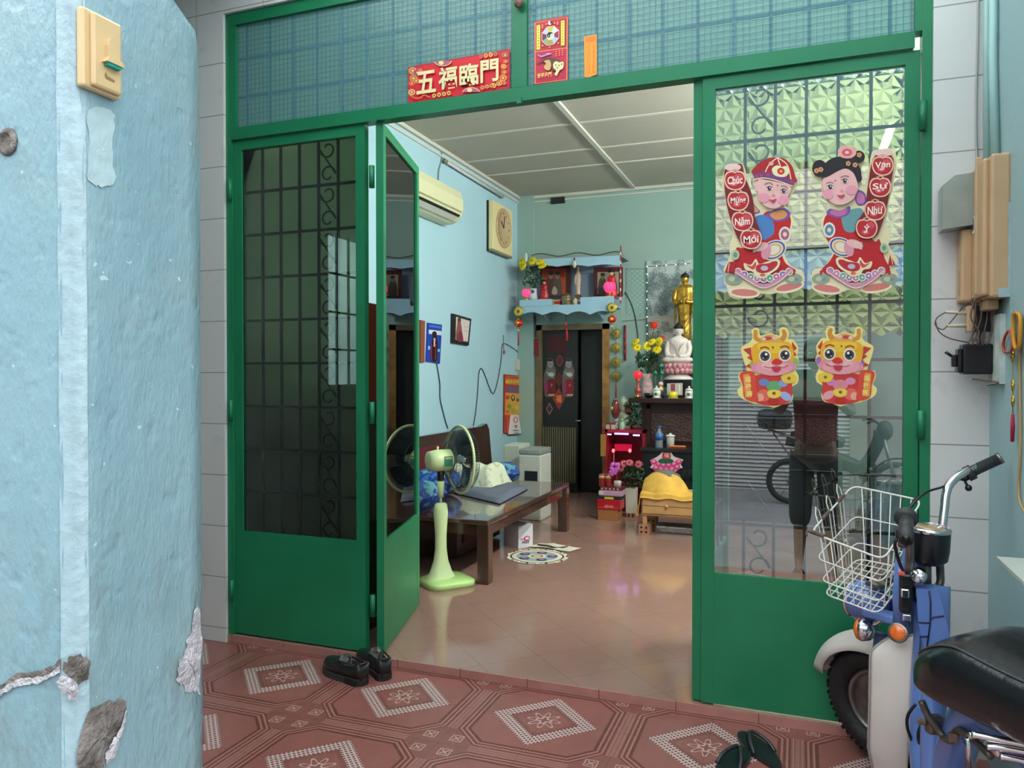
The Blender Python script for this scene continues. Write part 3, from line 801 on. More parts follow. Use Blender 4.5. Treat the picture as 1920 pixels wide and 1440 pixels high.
# leg shield
def shield(u, v):
    # v: top to bottom, u: outer edge to the frame
    lo = cr([(.212, .395), (.222, .452), (.252, .482), (.300, .495)], 4, False)
    z = .498 - .46 * v
    outer = .205 + .02 * max(0, 1 - v * 5) ** 2 + .035 * max(0, 1 - v * 9) - .004 * v + .02 * max(0, v - .8) * 5
    inner = .314 - .012 * v
    x = outer + (inner - outer) * u
    y = -.515 + .055 * (1 - u) ** 2 + .03 * v - .02 * math.sin(v * PI)
    zz = z + .018 * u * max(0, 1 - v * 3) - .012 * (1 - u) * max(0, 1 - v * 4)
    return Vector((x, y, zz))
mb = MB().use('cream_plastic'); mb.grid(shield, 12, 24)
mb.grid(lambda u, v: Vector((.69 - shield(u, v).x, shield(u, v).y + .0, shield(u, v).z)), 12, 24)
mb.build('leg_shield', None, mp_, mods=[('SOLIDIFY', dict(thickness=.006))])
mb = MB().use(mat('shield_edging', (.33, .30, .29), .5)); mb.tube([shield(0, j / 24) + Vector((-.001, -.001, 0)) for j in range(25)], .0035, 6)
mb.tube([shield(j / 12, 0) + Vector((0, -.001, .001)) for j in range(13)], .0025, 6); mb.build('edging', None, mp_)
# blue frame: upright behind the leg shield, low beam, riser under the seat
mb = MB().use('moped_blue')
def body(u, v):
    s_ = cr([(.355, -.49, .66, .038, .035), (.352, -.52, .52, .045, .04), (.345, -.55, .36, .048, .045), (.342, -.60, .20, .045, .05), (.345, -.70, .13, .045, .05), (.355, -.82, .14, .05, .05)], 4, False) if 0 else None
pa = [(.368, -.47, .655), (.362, -.50, .52), (.352, -.53, .36), (.345, -.57, .22), (.348, -.66, .135), (.36, -.80, .12), (.37, -.95, .16)]
mb.tube(cr(pa, 4, False), [.048] * 25, 14)
mb.tube(cr([(.36, -.80, .13), (.362, -.84, .30), (.37, -.97, .46), (.40, -1.05, .54)], 5, False), .045, 14)
mb.tube(cr([(.33, -.78, .47), (.325, -.80, .30), (.33, -.82, .14)], 5, False), .030, 12)
mb.tube(cr([(.36, -.98, .52), (.45, -1.14, .49), (.55, -1.30, .42)], 5, False), .035, 12)
fr_ = mb.build('frame', None, mp_)
# rear cover of the upright with its dark seams
mb = MB().use('moped_blue')
c_ = [(1718, 1105), (1760, 1103), (1768, 1140), (1775, 1165), (1790, 1250), (1740, 1250), (1722, 1170)]
mb.prism([(PY(-.56, *q).x, PY(-.56, *q).z) for q in c_], (0, -.56, 0), UX, UZ, UY, .05); mb.build('rear_cover', None, mp_)
mb = MB().use('dark_seam')
for s_ in ([(1742, 1108), (1745, 1130), (1744, 1170), (1738, 1215)], [(1722, 1167), (1742, 1168), (1748, 1158), (1770, 1155)], [(1724, 1194), (1740, 1193)], [(1726, 1196), (1724, 1235)]):
    mb.tube([PY(-.562, *q) for q in s_], .0022, 6)
mb.build('seam', None, fr_)
# seat
mat('seat_piping', (.05, .05, .05), .35)
def seat(u, v):
    t = v; cl_ = Vector((.300, -.875, 0)) + Vector((.56, -.828, 0)) * (.56 * t); nn = Vector((.828, .56, 0))
    hw = .045 + .085 * math.sin(min(t * 3.2, 1) * PI / 2) ** .8
    if t > .93: hw *= math.sqrt(max(.02, 1 - ((t - .93) / .08) ** 2))
    zt = .580 + .116 * math.sin(min(t * 2.6, 1) * PI / 2) - .018 * math.sin(max(0, t - .35) * 4) + .02 * t
    zb = .522 + .0 * min(t * 4, 1) + .022 * t
    a = 2 * PI * u; ca, sa = math.cos(a), math.sin(a); p_ = .62
    x = math.copysign(abs(ca) ** p_, ca); z = math.copysign(abs(sa) ** p_, sa)
    k = min(1, math.sqrt(max(0, t * 9)))
    zz = (zt + zb) / 2 + z * (zt - zb) / 2 * k + x * .014
    return cl_ + nn * (x * hw * k) + UZ * (zz - .035 * (1 - k))
mb = MB().use('seat_vinyl'); mb.grid(seat, 40, 44, closeu=True); mb.add([seat(i / 40, 1) for i in range(40)], [list(range(40))], True)
se = mb.build('seat', None, mp_)
mb = MB().use('seat_piping'); mb.tube([seat(.375, j / 44) + Vector((-.0015, 0, 0.001)) for j in range(2, 45)], .0028, 6); mb.build('piping', None, se)
# chrome grab rail and rack under the seat
mb = MB().use('chrome')
for (pa) in ([(1822, 1377), (1860, 1384), (1935, 1398)], [(1850, 1400), (1880, 1402), (1940, 1412)], [(1875, 1418), (1900, 1422), (1945, 1432)]):
    mb.tube(cr([PY(-1.19, *q) for q in pa], 4, False), .0075, 8)
mb.tube([PY(-1.13, 1815, 1385), PY(-1.1, 1818, 1440)], .006, 8); mb.tube([PY(-1.13, 1822, 1377), PY(-1.0, 1812, 1392)], .0075, 8)
mb.build('grab_rail', None, mp_)
MB().use('chrome').lathe([(.0, -.01), (.012, -.008), (.012, .008), (0, .01)], PY(-1.14, 1872, 1408), 10, axis=(-.5, -1, .3)).build('rail_bolt', None, mp_)
mb = MB().use('olive_steel')
mb.tube(cr([PY(-.95, 1728, 1315), PY(-.95, 1742, 1345), PY(-.96, 1768, 1380), PY(-1.0, 1784, 1388), PY(-1.02, 1795, 1370), PY(-1.05, 1815, 1378), PY(-1.1, 1860, 1420)], 5, False), .0085, 8)
mb.box(PY(-.93, 1752, 1358), (.04, .03, .045), R(20), bev=.008); mb.build('kick_lever', None, mp_)
MB().use('rust_brown').box(PY(-1.02, 1787, 1383), (.02, .014, .022), bev=.004).build('pivot', None, mp_); MB().use('rust_brown').box(PY(-.94, 1728, 1353), (.02, .012, .014), bev=.004).build('pivot', None, mp_)
mb = MB().use('old_steel'); mb.lathe([(0, -.04), (.05, -.035), (.055, 0), (.05, .03), (0, .035)], Vector((.27, -.70, .10)), 20, axis=(-1, -.1, .2)); mb.box((.33, -.78, .14), (.14, .18, .14), bev=.02); mb.cyl((.25, -.86, .1), (.22, -1.02, .10), .045, .03, 14); mb.build('engine', None, mp_)
wheel('rear_wheel', Vector((.56, -1.28, .17)), Vector((-.56, .828, 0)).normalized(), Vector((-.828, -.56, -.05)).normalized())
mb = MB().use('moped_blue'); c_ = Vector((.56, -1.28, .17)); hd = Vector((-.56, .828, 0)).normalized(); sx_ = Vector((.828, .56, 0))
mb.grid(lambda u, v: c_ + (hd * math.cos(R(15 + 150 * u)) + UZ * math.sin(R(15 + 150 * u))) * (.235 - .03 * (2 * v - 1) ** 2) + sx_ * (.065 * (2 * v - 1)), 24, 8)
mb.build('rear_fender', None, mp_, mods=[('SOLIDIFY', dict(thickness=.003))])
mb = MB().use('black_plastic'); mb.tube([(.30, -.86, .12), (.20, -.90, -.03), (.17, -.86, -.03)], .008, 8); mb.build('side_stand', None, mp_)
MB().use('black_plastic').tube([(.22, -.68, .10), (.15, -.68, .10)], .016, 10).build('footrest', None, mp_); MB().use('black_plastic').tube([(.46, -.68, .12), (.52, -.68, .12)], .016, 10).build('footrest', None, mp_)
# wire basket
BL, BR, FL_, FR_ = Vector((.232, -.55, .735)), Vector((.362, -.31, .878)), Vector((.035, -.405, .772)), Vector((.172, -.15, .893))
bl, br, fl, fr = Vector((.222, -.515, .565)), Vector((.335, -.32, .66)), Vector((.075, -.395, .578)), Vector((.185, -.20, .655))
mb = MB().use('basket_wire_white')
def lp(a, b, t): return a + (b - a) * t
def loop(c4, r, k=.12):
    pts = []
    for i in range(4):
        p0, p1, p2 = c4[i - 1], c4[i], c4[(i + 1) % 4]
        a, b = lp(p1, p0, k), lp(p1, p2, k)
        for t in (0, .25, .5, .75, 1): pts.append(lp(lp(a, p1, t), lp(p1, b, t), t))
    mb.tube(pts, r, 6, closed=True)
top, bot = [BL, BR, FR_, FL_], [bl, br, fr, fl]
loop(top, .0032)
for t in (.42, .78): loop([lp(a, b, t) for a, b in zip(top, bot)], .0022)
loop(bot, .0026, .15)
wr = .0019
sides = [(0, 3, 7), (3, 2, 8), (2, 1, 7), (1, 0, 7)]
for a, b, n in sides:
    for i in range(1, n):
        t = i / n; p0, p1 = lp(top[a], top[b], t), lp(bot[a], bot[b], t)
        if (a, b) == (3, 2):   # front side: hairpin wires that rise above the rim
            if i % 2 == 0 and i < n:
                t2 = (i - .62) / n; q0, q1 = lp(top[a], top[b], t2), lp(bot[a], bot[b], t2); up1 = Vector((-.012, .008, .042))
                mb.tube([p1, p0, p0 + up1 * .7, (p0 + q0) / 2 + up1 * 1.1, q0 + up1 * .7, q0, q1], wr, 6)
        else: mb.tube([p0, lp(p0, p1, .96), p1], wr, 6)
for i in range(1, 8):
    t = i / 8; mb.tube([lp(bl, br, t), lp(fl, fr, t)], wr, 5); mb.tube([lp(bl, fl, t), lp(br, fr, t)], wr, 5)
bk = mb.build('basket', None, mp_)
mb = MB().use('rust_brown'); mb.tube([lp(FL_, BL, .02) + UZ * .004, lp(FL_, BL, .2) + UZ * .004], .007, 8); mb.tube(cr([lp(FL_, BL, .02), FL_ + Vector((-.01, -.01, .006)), FL_ + Vector((-.012, -.015, -.01))], 3, False), .004, 6)
mb.build('worn_wrap', None, bk); MB().use('rust_brown').tube([lp(FL_, FR_, .25) + UZ * .002, lp(FL_, FR_, .42) + UZ * .002], .006, 8).build('worn_wrap', None, bk); MB().use('rust_brown').tube([lp(FL_, FR_, .62) + UZ * .002, lp(FL_, FR_, .78) + UZ * .002], .006, 8).build('worn_wrap', None, bk)
# rusty lock lying in the basket: two rings on a plate
q = (bl + br + fl + fr) / 4 + Vector((.05, -.02, .012))
mb = MB().use('olive_steel')
for o in (Vector((-.03, -.03, 0)), Vector((.02, .03, .01))): mb.tube([q + o + Vector((.024 * math.cos(t * PI / 6), .024 * math.sin(t * PI / 6), .004 * math.sin(t))) for t in range(12)], .008, 8, closed=True)
mb.box(q, (.03, .08, .014), R(-35), bev=.004)
tag(mb.build('cable_lock', loc=q), 'rusty brown two-ring lock lying in the white wire basket', 'lock')

# ================================================================== ELECTRICS on the right porch wall
mat('tan_plastic', (.56, .36, .20), .45, var=.06, vs=8)
mat('tan_plastic_dark', (.42, .27, .15), .5)
mat('smoky_cover', (.30, .33, .29), .25, var=.1, vs=10)
et = thing('electric_meter_box', 'tan electric meter box with a smoky cover on the right wall', 'meter box', (.6, -.15, 1.5))
MB().use('tan_plastic').bb((.548, -.283, 1.512), (.602, -.02, 1.955), bev=.008).build('body', None, et)
MB().use('tan_plastic').bb((.530, -.262, 1.520), (.550, -.04, 1.948), bev=.008).bb((.524, -.19, 1.53), (.545, -.178, 1.97), bev=.004).build('lid', None, et)
lw_ = MB().use('tan_plastic').bb((.498, -.115, 1.515), (.535, -.03, 1.755), bev=.008).build('terminal_cover', None, et)
MB().use('tan_plastic_dark').bb((.496, -.10, 1.54), (.5, -.085, 1.62)).build('slot', None, lw_)
mb = MB().use('smoky_cover'); mb.prism([(.44, 1.755), (.535, 1.765), (.535, 1.935), (.475, 1.93), (.44, 1.90)], (0, -.135, 0), UX, UZ, UY, .09); mb.build('smoky_cover', None, et)
MB().use(g('e8e4dc')).bb((.5285, -.15, 1.735), (.5295, -.118, 1.79)).use(g('4a3a30')).bb((.5279, -.146, 1.745), (.5284, -.142, 1.785)).bb((.5279, -.138, 1.745), (.5284, -.136, 1.785)).bb((.5279, -.132, 1.745), (.5284, -.127, 1.785)).bb((.5279, -.124, 1.745), (.5284, -.121, 1.785)).build('barcode_label', None, et)
MB().use('patch_paint').bb((.57, -.2865, 1.512), (.603, -.284, 1.54)).bb((.594, -.2875, 1.54), (.604, -.284, 1.80)).build('paint_chips', None, et)
mb = MB().use('tan_plastic_dark'); mb.bb((.55, -.22, 1.48), (.585, -.12, 1.512), bev=.004); mb.build('cable_gland', None, et)
def pipe(name, label, pts, r, m, parts=None):
    o = MB().use(m).tube(pts, r, 12); return tag(o.build(name, loc=pts[-1]), label, 'pipe')
mat('pale_teal_pipe', (.38, .58, .56), .4, var=.06, vs=4)
y1_, y2_ = PX(.585, 1852, 100).y, PX(.585, 1868, 100).y
pipe('conduit_pipe', 'pale teal conduit pipe in the corner beside the white tiles', [Vector((.583, -.035, 3.35)), Vector((.583, -.037, 2.4)), Vector((.582, -.06, 1.955))], .012, 'pale_teal_pipe')
pipe('conduit_pipe.001', 'pale teal conduit pipe further from the corner, above the meter box', [Vector((.584, -.115, 3.35)), Vector((.584, -.117, 2.3)), Vector((.584, -.16, 1.955))], .0125, 'pale_teal_pipe')
mb = MB().use(mat('grey_cable', (.38, .38, .36), .5)); mb.tube(cr([(.556, -.035, 3.3), (.556, -.037, 2.5), (.552, -.038, 2.2), (.556, -.04, 2.0), (.57, -.06, 1.956)], 5, False), .004, 6)
tag(mb.build('cable', loc=(.56, -.035, 2)), 'thin grey cable clipped along the tile edge above the meter box', 'cable')
# wooden board with fuse holder and breaker
fb = thing('fuse_board', 'pale blue board with a black breaker and tan fuse holder below the meter box', 'fuse board', (.6, -.1, 1.2))
a, b = PX(.6, 1868, 690), PX(.6, 1882, 740)
MB().use(mat('worn_board', (.55, .62, .58), .6, var=.25, vs=14)).bb((.585, -.235, 1.245), (.600, -.05, 1.465)).build('board', None, fb)
MB().use('black_plastic').bb((.50, -.15, 1.275), (.585, -.075, 1.375), bev=.006).bb((.487, -.14, 1.28), (.50, -.085, 1.36), bev=.004).bb((.472, -.125, 1.30), (.487, -.10, 1.34), bev=.003).tube([(.475, -.11, 1.335), (.455, -.11, 1.35)], .005, 8).build('breaker', None, fb)
MB().use('tan_plastic').bb((.515, -.13, 1.415), (.535, -.09, 1.50), bev=.003).use('black_plastic').bb((.535, -.13, 1.415), (.585, -.09, 1.50)).build('fuse_holder', None, fb)
mb = MB().use(mat('cream_ceramic', (.62, .55, .40), .4)); mb.tube([(.515, -.11, 1.478), (.455, -.11, 1.483)], [.007, .005], 8); mb.tube([(.515, -.11, 1.437), (.46, -.11, 1.437)], [.007, .005], 8); mb.build('fuse', None, fb)
mb = MB().use(mat('brown_wire', (.13, .08, .06), .5))
mb.tube(cr([(.456, -.11, 1.483), (.43, -.11, 1.465), (.425, -.11, 1.44), (.445, -.11, 1.425), (.46, -.11, 1.437), (.485, -.11, 1.47), (.505, -.12, 1.50)], 6, False), .0022, 6)
mb.tube(cr([(.425, -.11, 1.455), (.435, -.11, 1.42), (.465, -.12, 1.395), (.52, -.12, 1.38)], 6, False), .0022, 6)
rr = random.Random(4)
for i in range(9):
    x, y = .54 + rr.uniform(-.02, .04), -.17 + rr.uniform(0, .10); mb.tube(cr([(x, y, 1.52), (x + rr.uniform(-.02, .02), y, 1.46), (x + rr.uniform(-.015, .015), y, 1.41), (x - .01, y, 1.37)], 5, False), .0028, 6)
mb.tube(cr([(.56, -.2, 1.24), (.58, -.24, 1.25), (.53, -.14, 1.26)], 5, False), .003, 6); mb.build('wires', None, fb)
# coil of cable, charm string, cord
q = PX(.59, 1898, 645)
co = thing('cable_coil', 'orange and yellow cable coiled over a hook on the right wall', 'cable', q)
for nm, m_, pts, r in (('orange_strand', g('b5462c'), [(1893, 620), (1885, 630), (1881, 648), (1884, 660), (1896, 658), (1899, 640)], .009), ('yellow_strand', g('c98a1e'), [(1902, 590), (1912, 592), (1913, 620), (1910, 650), (1903, 650), (1900, 620)], .012)):
    mb = MB().use(m_)
    for k in range(4): mb.tube(cr([PX(.592 - .009 * k, *p) for p in pts], 5), r * .45, 6, closed=True)
    mb.build(nm, None, co)
MB().use('old_steel').tube([PX(.599, 1899, 592), PX(.57, 1899, 592), PX(.57, 1899, 584)], .003, 6).build('hook', None, co)
mb = MB().use(g('b9935a')); mb.tube(cr([PX(.594, 1909, 590), PX(.594, 1912, 700), PX(.594, 1913, 840), PX(.594, 1910, 900), PX(.594, 1912, 940), PX(.594, 1925, 965)], 6, False), .0035, 6)
tag(mb.build('cord', loc=PX(.594, 1912, 700)), 'long tan cord hanging down the blue wall from the coiled cable', 'cord')
q = PX(.585, 1899, 670)
ch = thing('charm_string', 'gold coin charm string with a red tassel on the right wall', 'charm', q)
mat('gold_metal', (.80, .50, .10), .25, .9); mat('red_thread', hexc('a8203a'), .8)
for py in (669, 723, 752): MB().use('gold_metal').ball(PX(.585, 1899, py), (.005, .012, .019)).ball(PX(.579, 1899, py), (.004, .005, .006)).build('coin', None, ch)
MB().use(g('8c8c58')).tube([PX(.585, 1899, 655), PX(.585, 1899, 775)], .0018, 6).build('thread', None, ch)
MB().use('red_thread').tube([PX(.585, 1899, 776), PX(.585, 1899, 800), PX(.585, 1898, 828)], [.004, .006, .005], 8).build('tassel', None, ch)
# shelf board jutting from the right wall over the seat
q = PX(.452, 1868, 1043)
mb = MB().use(mat('grey_board', (.40, .42, .36), .45, var=.06)); mb.bb((.452, q.y - .24, q.z - .008), (RX + .4, q.y, q.z))
mb.use('old_steel').bb((.98, q.y - .2, q.z - .12), (1.0, q.y - .18, q.z - .008)).bb((.7, q.y - .02, q.z - .10), (.72, q.y, q.z - .008))
tag(mb.build('wall_shelf', loc=(.6, q.y, q.z)), 'grey board shelf jutting from the right wall above the moped seat', 'shelf')

# ================================================================== DOORBELL on the pillar
mat('aged_ivory_plastic', (.56, .40, .20), .35, var=.05, vs=10, coat=.2)
q = PX(PXR, 195, 110); db = thing('doorbell', 'yellowed plastic doorbell cover on the side of the gate pillar', 'doorbell', q)
yy0, yy1, zz0, zz1 = PX(PXR + .02, 160, 110).y, PX(PXR + .02, 232, 110).y, 1.708, 1.828
MB().use('aged_ivory_plastic').bb((PXR - .0, yy0, zz0), (PXR + .014, yy1, zz1), bev=.004).bb((PXR + .012, yy0 + .012, zz0 + .004), (PXR + .022, yy1 - .004, zz1 - .004), bev=.005).build('cover', None, db)
ym = (yy0 + yy1) / 2 + .008
mb = MB().use('aged_ivory_plastic')
mb.prism([(-.010, 0), (.010, 0), (.010, .022), (.0075, .030), (.004, .034), (-.004, .034), (-.0075, .030), (-.010, .022)], (PXR + .021, ym, 1.757), UY, UZ, UX, .0095)
mb.prism([(-.016, 0), (.016, 0), (.012, .008), (-.012, .008)], (PXR + .021, ym, 1.752), UY, UZ, UX, .013); mb.build('hood', None, db)
MB().use(g('1c9a90')).bb((PXR + .022, ym - .012, 1.7475), (PXR + .0315, ym + .012, 1.752)).build('button_strip', None, db)
MB().use(g('8a6c3c')).prism([(-.009, .002), (-.007, .008), (-.004, .003), (.009, .001), (.009, -.003), (-.007, -.002)], (PXR + .0219, ym - .002, 1.731), UY, UZ, UX, .0006).build('emblem', None, db)

# ================================================================== SHOES
mat('worn_black_leather', (.016, .017, .017), .38, var=.3, vs=40, bump=.3, bs=60)
mat('shoe_lining', (.008, .008, .012), .7)
mat('shoe_sole', (.045, .045, .042), .65)
def shoe(label, heel, toe, ln=.27, side=1, name='shoe'):
    d = (toe - heel); d.z = 0; d.normalize(); n = Vector((-d.y, d.x, 0)); o = Vector((heel.x, heel.y, -.035))
    root = thing('shoe', label, 'shoe', o, 'black shoes by the step')
    W = lambda t: .033 + .014 * math.sin(min(1, max(0, (t - .25) / .5)) * PI / 2) if t < .75 else .047 * math.sqrt(max(0, 1 - ((t - .75) / .262) ** 2)) + .0
    outl = []
    def wid(t):
        if t < .12: return .034 * math.sqrt(max(.0, 1 - ((.12 - t) / .125) ** 2))
        if t < .4: return .034 + (t - .12) * .01
        if t < .72: return .0368 + .011 * math.sin((t - .4) / .32 * PI / 2)
        return .0478 * math.sqrt(max(0, 1 - ((t - .72) / .285) ** 2))
    cen = lambda t: side * .008 * math.sin(t * PI)
    ts = [i / 24 for i in range(25)]
    pl = [(t * ln, cen(t) + wid(t) + .003) for t in ts] + [(t * ln, cen(t) - wid(t) - .003) for t in ts[::-1]]
    mb = MB().use('shoe_sole'); mb.prism(pl, o + UZ * .001, d, n, UZ, .026); mb.prism([(a, b) for a, b in pl if a < .085], o, d, n, UZ, .03); mb.build('sole', None, root)
    def top(t): return .062 + .012 * max(0, 1 - t * 6) if t < .42 else .062 - .030 * ((t - .42) / .58) ** 1.3
    def up(u, v):
        t = v; s_ = 2 * u - 1; w_ = max(wid(t), .0005)
        H = top(t) + (.018 * math.exp(-((t - .48) / .06) ** 2)); p_ = 2.6
        z = (1 - abs(s_) ** p_) ** (1 / p_) if abs(s_) < 1 else 0
        k = .9 if t > .5 else 1
        y = cen(t) + s_ * w_ * (1 if z < .6 else .96)
        zz = .026 + (H - .0) * z * (1 if t < .94 else math.sqrt(max(0, (1 - t) / .06)))
        if 0 < t <= .085 and abs(s_) < 1: zz = .026 + H * .92; w_ = wid(min(t * 1.6 + .02, .12)); y = cen(t) + s_ * w_
        if t == 0: y = cen(t) + s_ * wid(.03) * .9; zz = .028
        if .085 < t < .47 and abs(s_) < .74:
            zz = .036
        return o + d * (t * ln) + n * y + UZ * zz
    mb = MB().use('worn_black_leather'); mb.grid(up, 26, 44); upo = mb.build('upper', None, root, mods=[('SOLIDIFY', dict(thickness=.002))])
    MB().use('shoe_lining').prism([(a, b * .8) for a, b in pl if .02 < a < ln * .46], o, d, n, UZ, .0375).build('insole', None, root)
    mb = MB().use('worn_black_leather')
    mb.tube([o + d * (t * ln) + n * (cen(t) + wid(t) * .86) + UZ * (.026 + top(t) * .93) for t in (.12, .2, .3, .4, .46)], .004, 6)
    mb.tube([o + d * (t * ln) + n * (cen(t) - wid(t) * .86) + UZ * (.026 + top(t) * .93) for t in (.12, .2, .3, .4, .46)], .004, 6)
    mb.tube(cr([o + d * (.12 * ln) + n * .030 + UZ * .087, o + d * (.03 * ln) + n * .022 + UZ * .094, o + d * (.0 * ln) + UZ * .096, o + d * (.03 * ln) - n * .022 + UZ * .094, o + d * (.12 * ln) - n * .030 + UZ * .087], 4, False), .004, 6)
    mb.build('collar', None, root)
    mb = MB().use(g('4d4f48'))
    for k in range(2): mb.tube(cr([o + d * (ln * (.46 + .05 * k)) - n * .026 + UZ * .078, o + d * (ln * (.48 + .05 * k)) + UZ * .094, o + d * (ln * (.46 + .05 * k)) + n * .026 + UZ * .078], 4, False), .0016, 6)
    mb.build('laces', None, root)
    return root
h1 = PZ(-.035, 684, 1286); shoe('black lace shoe at the step, left one of the pair, toe turned left', h1, PZ(-.035, 622, 1257), .28, 1)
h2 = PZ(-.035, 724, 1277); shoe('black lace shoe at the step, right one of the pair', h2, PZ(-.035, 665, 1230), .28, -1)
mat('slipper_foam', (.006, .012, .014), .35, bump=.2, bs=120); mat('slipper_strap', (.02, .024, .024), .35)
def slipper(label, heel, toe, ln=.26):
    d = (toe - heel); d.z = 0; d.normalize(); n = Vector((-d.y, d.x, 0)); o = Vector((heel.x, heel.y, -.035))
    root = thing('flip_flop', label, 'slipper', o, 'dark rubber slippers on the porch floor')
    pl = []
    for i in range(32):
        a = 2 * PI * i / 32; x = .5 + .5 * math.cos(a); pl.append((x * ln, (.034 + .014 * x) * math.sin(a) * 1.0))
    mb = MB().use('slipper_strap').prism(pl, o + UZ * .001, d, n, UZ, .013); mb.build('sole', None, root)
    MB().use('slipper_foam').prism([(ln / 2 + (a - ln / 2) * .93, b * .9) for a, b in pl], o + UZ * .014, d, n, UZ, .002).build('footbed', None, root)
    mb = MB().use('slipper_strap'); t_ = o + d * (ln * .80) + UZ * .016
    for s_ in (-1, 1): mb.tube(cr([t_, t_ + UZ * .028 - d * .02 + n * s_ * .006, o + d * ln * .52 + n * s_ * .030 + UZ * .036, o + d * ln * .36 + n * s_ * .039 + UZ * .014], 5, False), [.005] + [.007] * 14 + [.006], 8)
    mb.build('strap', None, root)
slipper('dark rubber slipper at the bottom of the photo, the nearer and lefthand one', PZ(-.035, 1345, 1468), PZ(-.035, 1398, 1408))
slipper('dark rubber slipper beside the moped, the farther one, pointing left', PZ(-.035, 1462, 1446), PZ(-.035, 1400, 1388))
# ================================================================== PRINTS on the house front
g = flat
def fac(py_, uv=True):
    c = lambda ox=0, oy=0, k=1.0, th=.0012: Card(lambda a, b: PY(py_, a, b), (0, -1, 0), ox, oy, k, th)
    return c
def T2(c, t, cx, cy, wd, ht, m, u=UX, v=UZ, bold=0.):
    """upright lettering in the plane's own axes"""
    c.mb.use(m); c.l += .00015; o = c.p((cx, cy)); s1 = (c.p((cx + wd / 2, cy)) - c.p((cx - wd / 2, cy))).length; s2 = (c.p((cx, cy + ht / 2)) - c.p((cx, cy - ht / 2))).length
    c.mb.text(t, 1, o, u, v, c.w, t=c.l, fit=(s1, s2), bold=bold)
# ---- banner
c = fac(-.0045)(750, 80, 8.348, .001)
c.base([(128, 383), (1718, 98), (1720, 720), (135, 968)], g('d6001c', .45))
c.line([(140, 392), (1708, 112), (1708, 708), (145, 955)], 10, g('8e1024', .45), closed=True)
for (x, y, r, m_) in ((200, 440, 62, 'b5a25a'), (270, 470, 50, 'b33a78'), (320, 440, 40, 'c9747c'), (215, 560, 60, '9c9a4a'), (190, 640, 45, 'dd6a4a'), (260, 600, 50, 'd9882f'), (190, 780, 55, 'd8b878'), (1650, 200, 50, 'b86a50'), (1660, 300, 40, 'd0603a'), (1630, 380, 45, 'e0a03a'), (1640, 470, 40, 'd88040'), (1620, 560, 60, 'e0902a'), (1560, 640, 50, 'e8a83a'), (1470, 680, 45, 'f0b44a'), (1640, 640, 40, 'cf5050')):
    c.ell(x, y, r, r * .9, g(m_, .45)); c.ell(x, y, r * .62, r * .5, g('c8102a', .45)); c.ell(x, y, r * .35, r * .3, g('e8c060', .45))
for cx, cy, a0, a1 in ((680, 285, 5, 165), (1125, 800, 190, 345)):
    c.ell(cx, cy, 145, 95, g('e6a07a', .45), a0=a0, a1=a1); c.ell(cx, cy, 125, 80, g('a85a78', .45), a0=a0, a1=a1); c.ell(cx - 25, cy + (40 if cy < 500 else -50), 40, 32, g('f2d58a', .45))
for i in range(4): c.ell(545 + 78 * i, 838 - 13 * i, 30, 34, g('d8c25a', .45)); c.ell(545 + 78 * i, 838 - 13 * i, 14, 18, g('c01024', .45))
for i in range(4): c.ell(1280 + 76 * i, 228 - 13 * i, 30, 34, g(['b06a50', 'f0a83a', 'f0b860', '8a8a48'][i], .45)); c.ell(1280 + 76 * i, 228 - 13 * i, 14, 18, g('d01024', .45))
for i in range(3): c.ell(1305 + 70 * i, 715 - 15 * i, 30, 30, g('d8a058', .45)); c.ell(1305 + 70 * i, 715 - 15 * i, 14, 14, g('c01024', .45))
c.line([(170, 830), (250, 880), (340, 870), (390, 830), (490, 870)], 16, g('e07a50', .45), 4)
T2(c, '五', 425, 628, 300, 350, g('e6d8a2', .45), bold=.024); T2(c, '福', 762, 562, 290, 350, g('e6d8a2', .45), bold=.024)
T2(c, '臨', 1092, 512, 295, 345, g('e6d8a2', .45), bold=.024); T2(c, '門', 1415, 452, 280, 350, g('e6d8a2', .45), bold=.024)
tag(c.build('banner', loc=c.p((900, 550))), 'red banner with four gold Chinese characters on the transom', 'banner')
# ---- octagon poster
c = fac(-.0045)(1000, 20, 9.6, .001)
rd, or_, ye = g('c01f2e', .5), g('f08a5c', .5), g('eed84a', .5)
c.base([(20, 200), (628, 88), (620, 1255), (20, 1335)], rd)
c.line([(32, 225), (612, 118), (604, 1238), (35, 1315)], 18, or_, closed=True)
c.poly([(50, 740), (590, 660), (592, 1215), (50, 1285)], g('c41c3c', .5)); c.line([(40, 745), (595, 672)], 14, or_)
for x0, x1, y0_, y1_ in ((60, 125, 268, 705), (500, 565, 190, 632)):
    c.poly([(x0 - 8, y0_ - 5), (x1 + 8, y0_ - 20), (x1 + 8, y1_ + 5), (x0 - 8, y1_ + 18)], g('6e4a1a', .5)); c.poly([(x0, y0_), (x1, y0_ - 12), (x1, y1_ - 6), (x0, y1_ + 6)], ye)
    for i in range(8): c.ell((x0 + x1) / 2, y0_ + 28 + i * 50, 9, 11, g('5a3a12', .5), n=6)
oc = (312, 458)
def oct_(r, rot=22.5): return [(oc[0] + r * math.cos(R(rot + 45 * i)), oc[1] + r * 1.09 * math.sin(R(rot + 45 * i)) - .17 * r * math.cos(R(rot + 45 * i))) for i in range(8)]
c.poly(oct_(172), g('f0a0a8', .5))
o8, in8 = oct_(158), oct_(72)
